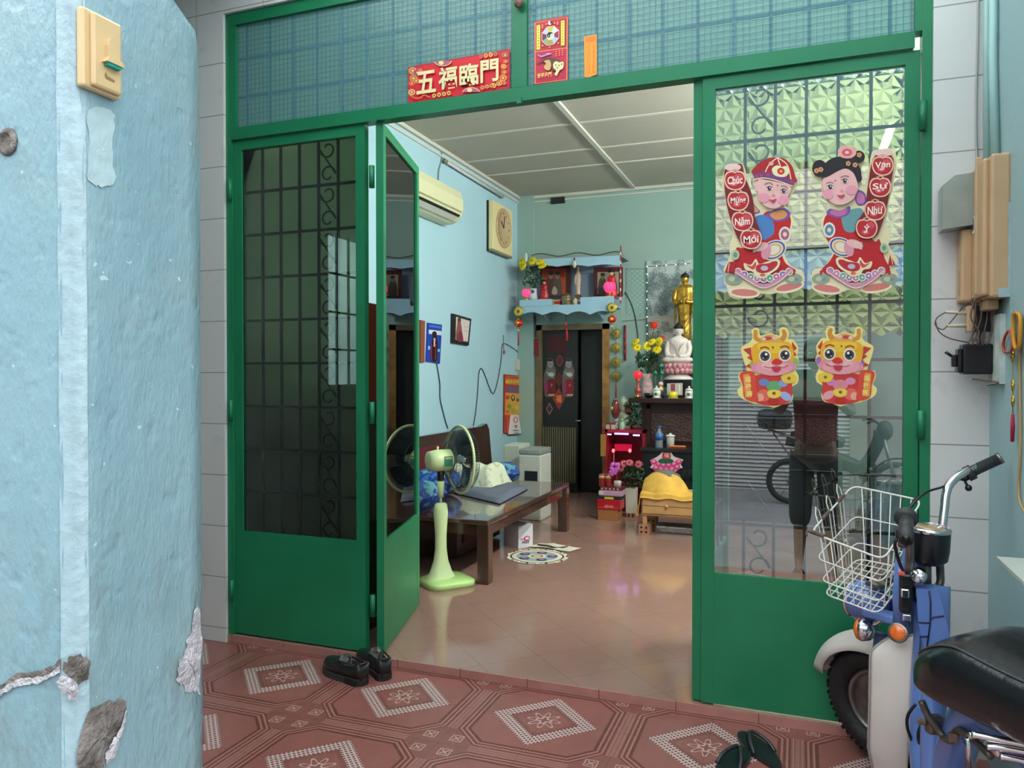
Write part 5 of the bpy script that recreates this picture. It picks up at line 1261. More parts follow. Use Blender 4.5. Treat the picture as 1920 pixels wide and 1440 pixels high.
c = lwc(th=.025, x=-2.878); c.base([(957, 778), (968, 778), (974, 812), (953, 814)], g('e6dedc', .6)); c.ell(963, 787, 4.5, 6, g('c85048', .6)); c.ell(963, 787, 2.8, 4.2, g('e6dedc', .6)); T2(c, '9', 963, 800, 5, 7, g('40363a', .6), UY, bold=.02); c.line([(958, 807), (968, 807)], 1.6, g('4a4048', .6)); c.line([(960, 811), (967, 811)], 1.2, g('a0444a', .6))
c.build('page_block', None, cal)
# switch cluster above the calendar
a = PX(-2.88, 972, 682)
so = thing('wall_socket', 'white wall socket with a black plug above the calendar', 'socket', a)
MB().use(g('c8c4b8')).bb(PX(-2.90, 965, 694), PX(-2.87, 978, 674), bev=.004).build('plate', None, so)
MB().use('black_plastic').bb(PX(-2.87, 975, 690), PX(-2.84, 986, 686), bev=.003).build('plug', None, so)
wire('cord', 'dark cord looping from the wall socket up to the back door corner', [(978, 690), (984, 700), (985, 704), (978, 706), (975, 698), (978, 672), (988, 648), (996, 625), (1001, 612)], .004, k=5)
wire('pull_cord', 'short grey cord carrying a small wooden bead on the left wall', [(944, 628), (944, 645), (945, 655)], .005, 'grey_cord')
tag(MB().use(g('a06050')).ball(PX(-2.885, 945.5, 660), (.012, .012, .022)).build('bead', loc=PX(-2.885, 945.5, 660)), 'small red-brown wooden bead hanging on the left wall', 'bead')
# ---- daybed
mat('dark_lacquer', (.060, .028, .022), .18, spec=.7, var=.25, vs=6, coat=.5); mat('dark_lacquer_top', (.085, .045, .035), .12, spec=.7, var=.2, vs=4, coat=.6); mat('red_lacquer', (.11, .012, .02), .3)
dB = thing('daybed', 'dark lacquered wooden daybed with a high back along the left wall', 'daybed', (-2.3, 2.1, 0))
bx0, bx1, by0, by1, bz = -2.84, -1.755, 1.24, 2.97, .39
MB().use('dark_lacquer_top').bb((bx0, by0, bz - .03), (bx1, by1, bz), bev=.006).build('bed_top', None, dB)
MB().use('dark_lacquer').bb((bx0 + .03, by0 + .03, bz - .10), (bx1 - .02, by0 + .055, bz - .03)).bb((bx1 - .045, by0 + .05, bz - .10), (bx1 - .02, by1 - .05, bz - .03)).bb((bx0 + .03, by1 - .055, bz - .10), (bx1 - .02, by1 - .03, bz - .03)).build('apron', None, dB)
for (x, y, s1, s2) in ((bx1, by0, -1, 1), (bx1, by1, -1, -1), (bx0 + .02, by0, 1, 1), (bx0 + .02, by1, 1, -1)):
    mb = MB().use('dark_lacquer'); a, b = sorted((x, x + s1 * .075)), sorted((y, y + s2 * .075)); mb.bb((a[0], b[0], 0), (a[1], b[1], bz - .03), bev=.004)
    # curved bracket towards the apron
    mb.prism([(0, 0), (.12, 0), (.06, -.05), (.02, -.11), (0, -.2)], (x + s1 * .06, y + s2 * .075, bz - .09), UY * s2, UZ, UX * -s1, .02)
    mb.build('leg', None, dB)
mb = MB().use('dark_lacquer'); mb.bb((-2.84, 1.75, .02), (-2.2, 2.55, bz - .10)); mb.build('storage_box', None, dB)
mb = MB().use('red_lacquer'); mb.bb((-2.2, 1.85, .09), (-2.19, 2.45, .26)); mb.build('box_panel', None, dB)
ybr = PX(-2.80, 925, 850).y; zbt = PX(-2.80, 903, 800).z
pr_ = [(by0 - .25, bz - .2), (by0 - .25, zbt), (ybr - .28, zbt), (ybr - .14, zbt + .02), (ybr - .08, zbt - .04), (ybr - .0, bz - .03), (ybr - .0, bz - .2)]
mb = MB().use('dark_lacquer'); mb.prism(pr_, (-2.86, 0, 0), UY, UZ, UX, .05); bkb = mb.build('backrest', None, dB)
mb = MB().use('red_lacquer'); mb.bb((-2.81, by0 - .2, bz + .05), (-2.805, ybr - .55, zbt - .09)); mb.build('back_panel', None, dB)
mb = MB().use('dark_lacquer'); mb.prism([(0, -.35), (0, .32), (.05, .38), (.10, .35), (.12, .0), (.12, -.35)], (-2.81, by0 - .25, bz), UX, UZ, UY, .06); mb.build('armrest', None, dB)
# pad, blanket, pillows
mat('grey_pad', (.10, .11, .15), .75, bump=.2, bs=80, var=.08); mat('blue_pattern_fabric', (.02, .05, .33), .7); mat('cream_blanket', (.66, .68, .50), .85)
m = M['blue_pattern_fabric']; p, x, y, z = geo(m); n_ = noise(m, 14, 3, p)
setcol(m, mixcol(m, (n_ > .56) * .9, mixcol(m, (n_ < .40) * 1.0, (.012, .035, .26), (.02, .18, .45)), (.10, .33, .34)))
m = M['cream_blanket']; p, x, y, z = geo(m); n_ = noise(m, 22, 4, p); setcol(m, mixcol(m, (n_ > .60) * .6, (.66, .68, .50), (.36, .40, .22)))
pa, pb, pc, pd = PZ(bz + .04, 937, 935), PZ(bz + .04, 990, 908), PZ(bz + .04, 930, 896), PZ(bz + .04, 850, 915)
rr = random.Random(8)
mb = MB().use('grey_pad')
def padf(dz):
    def f(u, v):
        q = lp(lp(pd, pc, u), lp(pa, pb, u), v); e = min(u, 1 - u, v, 1 - v)
        return Vector((q.x, q.y, bz + .004 + (.030 + .006 * math.sin(u * 9) * math.sin(v * 5)) * min(1, e * 14) * dz + .002 * dz))
    return f
mb.grid(padf(1), 26, 14); mb.grid(padf(0), 26, 14)
tag(mb.build('mattress_pad', loc=(pa + pc) / 2), 'thin dark grey folded mat lying on the daybed', 'mat')
def pillow(name, label, cat, c, d, rot, m, bumps=6, grp=None, puff=.5):
    Q = Matrix.Rotation(R(rot), 4, 'Z'); c = Vector(c); mb = MB().use(m)
    def f(sgn):
        def k(u, v):
            a, b = 2 * u - 1, 2 * v - 1; e = max(0, (1 - a ** 4) * (1 - b ** 4)) ** puff
            w_ = 1 + .05 * math.sin(bumps * a + 2) * math.cos(bumps * b)
            return c + (Q @ Vector((a * d[0] / 2, b * d[1] / 2, sgn * e * d[2] / 2 * w_)))
        return k
    mb.grid(f(1), 18, 18); mb.grid(f(-1), 18, 18)
    return tag(mb.build(name, loc=c), label, cat, grp)
q = PZ(bz + .09, 895, 888); pillow('pillow', 'blue patterned pillow on the daybed behind the fan', 'pillow', (-2.52, 2.06, bz + .10), (.34, .32, .17), 10, 'blue_pattern_fabric')
q2 = PZ(bz + .08, 990, 900); pillow('pillow', 'blue patterned pillow at the far end of the daybed', 'pillow', (-2.28, 2.80, bz + .085), (.28, .26, .15), 25, 'blue_pattern_fabric')
pillow('pillow', 'blue patterned pillow on the near end of the daybed, left of the fan', 'pillow', (-2.38, 1.42, bz + .10), (.36, .34, .17), -8, 'blue_pattern_fabric')
# cream blanket, folded and draped in waves
ca, cb = PY(2.85, 912, 900), PY(2.9, 985, 900)
mb = MB().use('cream_blanket')
def bl(dz):
    def f(u, v):
        x = -2.72 + .56 * u + .03 * v; y = 2.28 + .36 * v
        hh = .11 + .055 * math.sin(v * PI * .8 + .4) + .012 * math.sin(u * 21 + v * 3) * (1 - dz) + .02 * u
        return Vector((x, y, bz + .012 + (hh if dz == 0 else .0) * min(1, min(u, 1 - u, v, 1 - v) * 9 + .15)))
    return f
mb.grid(bl(0), 34, 20); mb.grid(bl(1), 34, 20)
tag(mb.build('blanket', loc=(-2.4, 2.5, bz)), 'cream patterned blanket folded on the daybed between the blue pillows', 'blanket')
# white box under the daybed
q = PZ(0, 972, 1029); bw = PZ(0, 999, 1024)
dx = (bw - q).normalized(); dy_ = Vector((-dx.y, dx.x, 0)); L_ = (bw - q).length; hgt = .165
mb = MB().use(g('d9d4da')); mb.prism([(0, 0), (L_, 0), (L_, hgt), (0, hgt)], q, dx, UZ, dy_, .17)
cb_ = mb.build('carton', loc=q); tag(cb_, 'white carton with a pink mark under the daybed', 'box')
c = Card(lambda a, b: q + dx * (L_ * a) + UZ * (hgt * (1 - b)), -dy_, th=.0002)
c.l = .0003; c.poly([(.0, .0), (.98, .0), (.0, .62)], g('b0acb4')); c.ell(.58, .60, .22, .11, g('d0406a')); c.ell(.60, .60, .13, .06, g('f0e0e8')); c.line([(.12, .58), (.34, .62), (.42, .56)], .035, g('a83058')); T2(c, 'FREE', .5, .76, .5, .12, g('3a2a38'), dx, bold=.03)  # grey triangle over the upper corner, then the pink mark and lettering
c.build('label_print', None, cb_)
# round crochet rug and folded rag
def rug(name, label, c, r, cols, z=.004):
    mb = MB()
    n = 60
    for i, (r0, r1, cl_) in enumerate(cols):
        mb.use(g(cl_, .9)); zz = z + .0004 * (i % 3)
        def rr__(k, r_): return r_ * (1 + (.045 * math.cos(k * 2 * PI / n * 20) if r_ > .97 else 0))
        vsx = [Vector((c.x + r * rr__(k, q_) * math.cos(2 * PI * k / n), c.y + r * rr__(k, q_) * math.sin(2 * PI * k / n), zz)) for k in range(n) for q_ in (r0, r1)]
        mb.add(vsx, [(2 * k, 2 * k + 1, (2 * k + 3) % (2 * n), (2 * k + 2) % (2 * n)) for k in range(n)], False)
    mb.use(g('c8bda8', .9)); mb.add([Vector((c.x + r * math.cos(2 * PI * k / n), c.y + r * math.sin(2 * PI * k / n), .0006)) for k in range(n)], [list(range(n))], False)
    for k in range(20):
        t = 2 * PI * k / 20; mb.use(g('3a2824', .9) if k % 2 else g('ded4bc', .9)); mb.lathe([(0, 0), (.011, .001), (.008, .006), (0, .007)], Vector((c.x + r * .97 * math.cos(t), c.y + r * .97 * math.sin(t), .002)), 8)
    for k in range(5):
        t = 2 * PI * k / 5 + .3; mb.use(g('b86a80', .9)); mb.lathe([(0, 0), (.030, .001), (.02, .004), (0, .0055)], Vector((c.x + r * .5 * math.cos(t), c.y + r * .5 * math.sin(t), .003)), 10)
        mb.use(g('24406a', .9)); mb.lathe([(.030, .001), (.037, .0025), (.03, .004)], Vector((c.x + r * .5 * math.cos(t), c.y + r * .5 * math.sin(t), .003)), 12)
    return tag(mb.build(name, loc=c), label, 'rug')
c0_ = PZ(0, 1007, 1044)
rug('round_rug', 'round crocheted rug with cream and brown rings beside the daybed', c0_, .215, [(0, .14, 'c8b890'), (.14, .2, '5a5a30'), (.2, .3, 'd8ccb0'), (.3, .68, '94a0a4'), (.68, .74, 'e0d8c4'), (.74, .82, 'd8d0ba'), (.82, .88, '3a2622'), (.88, 1.0, 'd8ceb8')])
q = PZ(.0, 1040, 1027); mb = MB().use(g('cfc8b4', .9))
mb.grid(lambda u, v: Vector((q.x + (u - .5) * .34 + .05 * (v - .5), q.y + (v - .5) * .14 + .03 * math.sin(u * 5), .004 + .02 * abs(math.sin(u * 7 + v * 3)) * math.sin(u * PI) * math.sin(v * PI) + .002)), 24, 10)
mb.use(g('3a3030', .9)).tube(cr([(q.x - .13, q.y - .01, .014), (q.x - .04, q.y - .04, .02), (q.x + .03, q.y - .05, .012), (q.x + .10, q.y + .0, .016)], 4, False), .006, 6)
tag(mb.build('floor_rag', loc=q), 'crumpled cream cloth rag on the floor behind the round rug', 'cloth')
# air purifier
q = PZ(0, 1003, 985); pf = thing('air_purifier', 'white box-shaped air purifier with a grey top behind the daybed', 'air purifier', (-2.42, 3.35, 0))
zt_ = PY(3.35, 990, 840).z; x1_ = PY(3.25, 1014, 900).x; x0_ = PY(3.25, 972, 900).x
MB().use(g('c9cabf', .4)).bb((x0_, 3.25, 0), (x1_, 3.55, zt_ - .05), bev=.012).build('body', None, pf)
MB().use(g('8a918c', .4)).bb((x0_, 3.25, zt_ - .05), (x1_, 3.55, zt_), bev=.012).build('top', None, pf)
MB().use(g('20242c', .4)).bb((x0_ + .06, 3.245, zt_ - .36), (x1_ - .03, 3.252, zt_ - .19)).build('dark_panel', None, pf)
mb = MB().use(g('c0c8b8')); a = PY(3.6, 944, 870); b = PY(3.6, 974, 835); mb.bb((a.x, 3.6, 0), (b.x, 3.9, b.z), bev=.01)
tag(mb.build('white_carton', loc=(a.x, 3.6, 0)), 'pale tall carton left of the air purifier', 'box')
# ---- fan
mat('fan_lime', (.50, .72, .25), .35, spec=.5, coat=.2); mat('fan_lime_light', (.66, .78, .40), .38); mat('fan_blade', (.02, .045, .06), .15, trans=.3); mat('cage_wire', (.045, .055, .05), .4)
fc = PZ(0, 838, 1095); fc.z = 0
fan = thing('standing_fan', 'lime green pedestal fan beside the daybed, its head turned away', 'fan', fc)
fa = Vector((.645, .76, 0)).normalized(); fl = Vector((-fa.y, fa.x, 0))
def rr2(hx, hy, r_, n=6):
    o_ = []
    for sx, sy, a0 in ((1, 1, 0), (-1, 1, 90), (-1, -1, 180), (1, -1, 270)):
        for i in range(n + 1): t = R(a0 + 90 * i / n); o_.append((sx * (hx - r_) + r_ * math.cos(t), sy * (hy - r_) + r_ * math.sin(t)))
    return o_
mb = MB().use('fan_lime')
bo = rr2(.15, .135, .07); nb = len(bo); lay = [(1.0, .0), (1.0, .026), (.97, .034), (.80, .045), (.5, .052)]
vs_ = [fc + fa * (a * k) + fl * (b * k) + UZ * z for k, z in lay for a, b in bo]
mb.add(vs_, [(j * nb + i, j * nb + (i + 1) % nb, (j + 1) * nb + (i + 1) % nb, (j + 1) * nb + i) for j in range(4) for i in range(nb)] + [list(range(nb))[::-1], [4 * nb + i for i in range(nb)]], True)
mb.build('base', None, fan)
pc_ = fc - fa * .04; zz1 = PZ(0, 838, 1095); H = lambda py: (lambda q: q.z)(PY(fc.y, 825, py))
zc_ = H(940)
mb = MB().use('fan_lime_light')
pr2 = [(.085, .040), (.060, .085), (.040, .15), (.032, .22), (.031, .30), (.036, .38), (.040, .44), (.034, .49), (.020, zc_ + .0)]
vs_ = []; n = 20
for r_, z in pr2:
    for j in range(n):
        t = 2 * PI * j / n; vs_.append(pc_ + fa * (r_ * 1.15 * math.cos(t)) + fl * (r_ * .85 * math.sin(t)) + UZ * z)
mb.add(vs_, [(i * n + j, i * n + (j + 1) % n, (i + 1) * n + (j + 1) % n, (i + 1) * n + j) for i in range(len(pr2) - 1) for j in range(n)], True)
mb.build('pedestal', None, fan)
hd_ = pc_ + UZ * H(862)
MB().use(g('caccc4', .2)).cyl(pc_ + UZ * (zc_ - .03), pc_ + UZ * (zc_ + .05), .008, n=10).build('pole', None, fan)
mb = MB().use('fan_lime_light'); mb.tube([pc_ + UZ * (zc_ + .03), pc_ + UZ * (zc_ + .07), pc_ + UZ * (zc_ + .13)], [.016, .019, .024], 14); mb.build('neck', None, fan)
MB().use('black_plastic').tube([pc_ + UZ * (zc_ + .12), hd_ - UZ * .045], [.020, .024], 12).build('joint', None, fan)
mb = MB().use('fan_lime_light')
mb.tube([hd_ - fa * .085, hd_ - fa * .080, hd_ - fa * .03, hd_ + fa * .06, hd_ + fa * .07], [.042, .058, .066, .066, .050], 20); 
mb.tube([hd_ + UZ * .06 - fa * .02, hd_ + UZ * .085 - fa * .02], [.006, .008], 8); mh = mb.build('motor_housing', None, fan)
MB().use(g('2f7d68', .4)).prism([(-.025, -.03), (.03, -.03), (.03, .03), (-.025, .03)], hd_ + fa * .02 - fl * .066, fa, UZ, -fl, .0015).use(g('c0b070', .4)).prism([(-.02, .012), (.026, .012), (.026, .025), (-.02, .025)], hd_ + fa * .02 - fl * .0676, fa, UZ, -fl, .001).build('rating_label', None, mh)
cc_ = hd_ + fa * .125; RC = .205
MB().use('fan_lime_light').tube([cc_ + (fl * math.cos(2 * PI * i / 48) + UZ * math.sin(2 * PI * i / 48)) * RC for i in range(48)], .0085, 8, closed=True).build('cage_rim', None, fan)
mb = MB().use('cage_wire')
for k in range(72):
    t = 2 * PI * k / 72; d = fl * math.cos(t) + UZ * math.sin(t)
    mb.tube([hd_ + fa * .062 + d * .035, hd_ + fa * .055 + d * .10, hd_ + fa * .085 + d * .17, cc_ + d * RC], .0014, 4, caps=False)
mb.tube([hd_ + fa * .056 + (fl * math.cos(2 * PI * i / 30) + UZ * math.sin(2 * PI * i / 30)) * .11 for i in range(30)], .002, 5, closed=True); mb.build('rear_grille', None, fan)
mb = MB().use('cage_wire')
for k in range(72):
    t = 2 * PI * k / 72; d = fl * math.cos(t) + UZ * math.sin(t)
    mb.tube([cc_ + fa * .085 + d * .04, cc_ + fa * .08 + d * .12, cc_ + fa * .05 + d * .18, cc_ + d * RC], .0014, 4, caps=False)
mb.lathe([(.045, 0), (.045, .006), (0, .008)], cc_ + fa * .083, 20, axis=fa); mb.build('front_grille', None, fan)
for k in range(3):
    t0 = 2 * PI * k / 3; mb = MB().use('fan_blade')
    mb.grid(lambda u, v: cc_ + fa * (.01 + .035 * (u - .5)) + (fl * math.cos(t0 + (u - .5) * (1.35 + .3 * v)) + UZ * math.sin(t0 + (u - .5) * (1.35 + .3 * v))) * (.03 + .145 * v), 10, 8)
    mb.build('blade', None, fan, mods=[('SOLIDIFY', dict(thickness=.002))])
MB().use(g('9fb8b8', .3)).ball(cc_ + fa * .01, (.03, .03, .03)).build('blade_hub', None, fan)
# cabinet behind the left leaves, widened to shade the lower rear pane
cb = thing('side_cabinet', 'dark cabinet behind the closed green leaf, widened to shade its lower glass', 'cabinet', (-2.4, .3, 0))
MB().use('dark_lacquer').bb((-2.88, .15, 0), (-2.0, .46, 1.10)).build('body', None, cb)
MB().use('dark_lacquer_top').bb((-2.89, .14, 1.10), (-1.99, .48, 1.13)).build('top', None, cb)
MB().use('dark_lacquer_top').bb((-2.86, .46, .08), (-2.45, .475, 1.05)).build('door', None, cb); MB().use('dark_lacquer_top').bb((-2.43, .46, .08), (-2.02, .475, 1.05)).build('door', None, cb)
for i, (px, py, h_, cl_, lb_) in enumerate(((699, 590, .30, 'b83a2c', 'red box on the side cabinet seen through the gap between the green leaves'),)):
    MB_ = MB().use(g(cl_)).bb((-2.10, .20, 1.13), (-1.995, .40, 1.13 + h_ + .2), bev=.004).use(g('e0b030')).bb((-2.095, .195, 1.40), (-2.0, .199, 1.58)); tag(MB_.build('gift_box', loc=(-2.05, .3, 1.13)), lb_, 'box')
tag(MB().use(g('d8d0a8')).bb((-2.40, .20, 1.13), (-2.18, .40, 1.22), bev=.004).build('paper_box', loc=(-2.3, .3, 1.13)), 'low cream box in the middle of the side cabinet top', 'box')
tag(MB().use(g('2a2c34')).bb((-2.86, .22, 1.13), (-2.55, .42, 1.36), bev=.01).build('radio', loc=(-2.7, .3, 1.13)), 'dark boxy radio on the left end of the side cabinet', 'radio')
# ================================================================== BACK WALL
bwc = lambda y=BY, ox=0, oy=0, k=1.0, th=.0012: Card(lambda a, b: PY(y, a, b), (0, -1, 0), ox, oy, k, th)
def bx(y, l, t, r_, b, dep, m=None, mb=None, bev=0):
    """box whose front face stands at depth y between photo edges; dep goes back"""
    a, c = PY(y, l, b), PY(y, r_, t); mb = mb or MB()
    if m: mb.use(m)
    z = PY(y, (l + r_) / 2, b).z; z2 = PY(y, (l + r_) / 2, t).z
    return mb.bb((a.x, y, z), (c.x, y + dep, z2), bev=bev)
# wood door frame, dark louvred leaf
mat('amber_wood', (.36, .17, .045), .4, var=.3, vs=12); mat('olive_wood', (.14, .10, .05), .5, var=.2, vs=10); mat('black_door', (.012, .012, .011), .45)
fr = bpy.data.objects.new('door_6', None); COL.objects.link(fr); fr['_w'] = (0, 0, 0); struct(fr)
xl, xr = dl, dr
MB().use('olive_wood').bb((xl, BY - .02, 0), (xl + .07, BY + .12, dt)).build('jamb', None, fr); MB().use('amber_wood').bb((xr - .075, BY - .02, 0), (xr, BY + .12, dt)).build('jamb', None, fr)
MB().use('olive_wood').bb((xl, BY - .02, dt - .06), (xr, BY + .12, dt)).build('head', None, fr)
xm = PY(BY + .04, 1083, 800).x
MB().use('black_door').bb((xl + .07, BY + .03, .01), (xm, BY + .07, dt - .06)).build('leaf', None, fr)
mb = MB().use(mat('louvre_slat', (.17, .15, .09), .5)); a = PY(BY + .03, 1020, 800); b = PY(BY + .03, 1078, 905)
n = 15
for i in range(n): x = a.x + (b.x - a.x) * i / (n - 1); mb.bb((x - .006, BY + .018, .10), (x + .006, BY + .03, a.z))
mb.build('louvre', None, fr)
MB().use(g('9c9c98', .3)).cyl(PY(BY + .025, 1079, 789), PY(BY + .02, 1088, 789), .007, n=8).build('handle', None, fr)
MB().use('black_door').bb((xm + .01, BY + .14, .01), (xr - .08, BY + .18, dt - .06)).build('inner_panel', None, fr)  # black panel filling the open right half, standing in for its darkness
# stickers on the dark door leaf, colours darkened to carry its dim light
dy = BY + .0285
def door_sticker(label, f):
    c = bwc(dy, 1000, 600, 4.5, .0006); f(c); return tag(c.build('door_sticker'), label, 'sticker')
G = lambda h: g(h, .5)
def kid(x, y, robe):
    def f(c):
        c.base([(q[0], q[1]) for q in cr([(x - 16, y - 76), (x + 16, y - 76), (x + 28, y - 58), (x + 30, y - 20), (x + 48, y + 20), (x + 45, y + 70), (x + 35, y + 110), (x + 45, y + 170), (x + 38, y + 240), (x - 10, y + 250), (x - 45, y + 240), (x - 55, y + 150), (x - 52, y + 60), (x - 35, y + 10), (x - 30, y - 30), (x - 22, y - 62)], 2)], G('5c5854'))
        c.ell(x, y - 30, 24, 34, G('8c8682')); c.ell(x, y - 62, 24, 12, G('201818')); c.ell(x + 6, y - 30, 4, 4, G('3a3030')); c.ell(x - 8, y - 28, 4, 4, G('3a3030')); c.ell(x, y - 12, 6, 3, G('8a3030'))
        c.sm([(x - 35, y + 20), (x + 35, y + 20), (x + 38, y + 70), (x - 42, y + 70)], G('6a6460')); c.ell(x + 8, y + 60, 26, 18, G('b8b0a8')); c.line([(x - 30, y + 40), (x + 20, y + 80)], 6, G('cfc8c0'))
        c.sm([(x - 25, y + 110), (x + 40, y + 108), (x + 44, y + 180), (x + 36, y + 225), (x - 30, y + 225)], G(robe)); c.sm([(x - 48, y + 140), (x - 20, y + 130), (x - 25, y + 210), (x - 46, y + 205)], G('8a2858')); c.line([(x - 15, y + 232), (x + 35, y + 232)], 14, G('b89a60')); c.ell(x + 10, y + 150, 10, 12, G('a05050'))
    return f
door_sticker('lefthand child sticker in dimmed grey and red on the dark back door', kid(143, 400, '6a0e18'))
door_sticker('righthand child sticker in dimmed grey and red on the dark back door', kid(298, 400, '7a1420'))
def dia(x, y, w_, h_, c1, c2, ch=None):
    def f(c):
        c.base([(x, y - h_), (x + w_, y), (x, y + h_), (x - w_, y)], G(c1)); c.poly([(x, y - h_ * .78), (x + w_ * .78, y), (x, y + h_ * .78), (x - w_ * .78, y)], G(c2))
        if ch: T2(c, ch, x, y, w_ * .9, h_ * .7, G('c8923a'), bold=.02)
    return f
door_sticker('large red diamond sticker with a gold character, low on the dark back door', dia(215, 665, 52, 92, '8a3024', '9c1418', '福'))
door_sticker('small grey and red diamond sticker under the left child on the back door', dia(136, 750, 28, 52, '8a8480', '4a1014'))
door_sticker('brown diamond sticker between the two children on the back door', dia(218, 500, 34, 62, '6a2c1c', '54200f'))
door_sticker('round brown sticker above the children on the back door', lambda c: (c.base([(q[0], q[1]) for q in cr([(222, 290), (255, 340), (222, 395), (190, 340)], 6)], G('6a2c1c')), c.ell(222, 342, 18, 30, G('4a1a10'))))
door_sticker('dark red paper square at the top of the back door', lambda c: c.base([(120, 130), (285, 130), (285, 285), (120, 270)], G('44040c')))
# black box under the ceiling, wires on the wall
mb = bx(BY - .03, 1033, 370, 1058, 381, .03, 'ac_dark_slot'); tag(mb.build('black_box', loc=PY(BY, 1045, 375)), 'small black box just under the ceiling on the back wall', 'box')
def bwire(label, pts, r=.004, m='grey_cord', y=BY - .008, k=4):
    q = [PY(y, *p) for p in pts]; return tag(MB().use(m).tube(cr(q, k, False), r, 6).build('cord', loc=q[0]), label, 'cord')
bwire('grey cord running down the back wall corner from the ceiling', [(998, 375), (997, 400), (997, 425), (998, 450), (996, 468)], .005)
bwire('grey cord running level across the back wall at altar height', [(1166, 602), (1190, 600), (1212, 599)], .003)
bwire('dark cord curving down the back wall right of the altar shelf', [(1172, 548), (1182, 565), (1190, 590), (1195, 620), (1197, 650), (1197, 690)], .006, 'dark_cord')
bwire('thin cord crossing the wall above the frosted wall panel', [(1174, 504), (1195, 504), (1214, 503)], .003)
# ---- blue altar shelf
SY = 4.50
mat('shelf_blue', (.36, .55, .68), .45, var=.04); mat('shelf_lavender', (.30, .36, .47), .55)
sh = thing('altar_shelf', 'pale blue wooden altar shelf with scalloped edges high above the back door', 'altar shelf', PY(SY, 1060, 580))
xl_, xr_ = PY(SY, 974, 570).x, PY(SY, 1148, 565).x
zs = PY(SY, 1060, 572).z; zf = PY(SY, 1000, 562).z + .0; zbm = PY(SY, 1060, 585).z
MB().use('shelf_blue').bb((xl_, SY + .012, zs - .02), (xr_, BY, zs)).build('board', None, sh)
def S_(px, py): q = PY(SY, px, py); return (q.x, q.z)
ft = [S_(974, 563), S_(1034, 560.5), S_(1034, 572), S_(1088, 570.5), S_(1088, 557.5), S_(1151, 555)]
xs = [1151, 1144, 1136, 1128, 1120, 1110, 1106, 1098, 1088, 1078, 1070, 1064, 1056, 1048, 1040, 1032, 1024, 1016, 1012, 1004, 996, 988, 980, 974]
bt = []
for i, px in enumerate(xs):
    t = (1151 - px) / 177; wv = abs(math.sin(t * PI * 4.0)) ** .8; bt.append(S_(px, 590 - 7.5 * wv + 3 * t))
mb = MB().use('shelf_blue'); mb.prism(ft + bt, (0, SY, 0), UX, UZ, UY, .014); mb.build('front_board', None, sh)
MB().use(g('7fa4bc')).tube([PY(SY - .001, 976, 575), PY(SY - .001, 1034, 573)], .0018, 5).build('groove', None, sh)
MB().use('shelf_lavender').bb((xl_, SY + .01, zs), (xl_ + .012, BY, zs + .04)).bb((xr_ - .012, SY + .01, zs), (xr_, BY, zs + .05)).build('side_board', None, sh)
ct = PY(SY, 1090, 482).z; cb2 = PY(SY, 1090, 497).z
vt = [S_(985, 487), S_(1163, 479)]
vb = [S_(px, 497 - 3.5 * abs(math.sin((1163 - px) / 178 * PI * 3.0)) ** .8 + 2 + (1163 - px) * .012) for px in range(1163, 984, -6)]
mb = MB().use('shelf_blue'); mb.prism(vt + vb, (0, SY, 0), UX, UZ, UY, .012); mb.build('valance', None, sh)
xa, xb_ = S_(985, 480)[0], S_(1164, 480)[0]
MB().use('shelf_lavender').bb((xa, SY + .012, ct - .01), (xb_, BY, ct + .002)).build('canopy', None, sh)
uv_ = [S_(px, 474 - 5 * ((px - 985) / 178) - 3 * math.sin((px - 985) / 178 * PI * 5)) for px in range(985, 1165, 6)]
mb = MB().use(g('8f9c94')); mb.prism([S_(985, 486), ] + uv_ + [S_(1164, 478)], (0, BY - .2, 0), UX, UZ, UY, .006); mb.build('crest_board', None, sh)
mb = MB().use('dark_cord'); mb.tube([Vector((a, BY - .204, b)) for a, b in uv_], .004, 5); mb.build('crest_edging', None, sh)
mb = MB().use('shelf_lavender'); q1, q2 = PY(BY - .02, 990, 575), PY(BY - .02, 1160, 490); mb.bb((q1.x - .05, BY - .02, zs), (q2.x, BY - .002, ct)); mb.build('back_board', None, sh)
mb = MB().use(g('9a3a34')); mb.bb((xb_ - .008, SY, zs + .0), (xb_ + .004, SY + .012, PY(SY, 1163, 461).z)); mb.use(g('d8d4cc'))
for k in range(6): mb.bb((xb_ - .0085, SY - .001, zs + .03 + k * .09), (xb_ + .0045, SY + .0, zs + .06 + k * .09))
mb.build('side_post', None, sh)
MB().use('shelf_blue').prism([(0, 0), (BY - SY - .02, 0), (BY - SY - .02, -.12), (.06, -.02)], (xl_ + .2, SY + .012, zs - .02), UY, UZ, UX, .02).prism([(0, 0), (BY - SY - .02, 0), (BY - SY - .02, -.12), (.06, -.02)], (xr_ - .2, SY + .012, zs - .02), UY, UZ, UX, .02).build('bracket', None, sh)
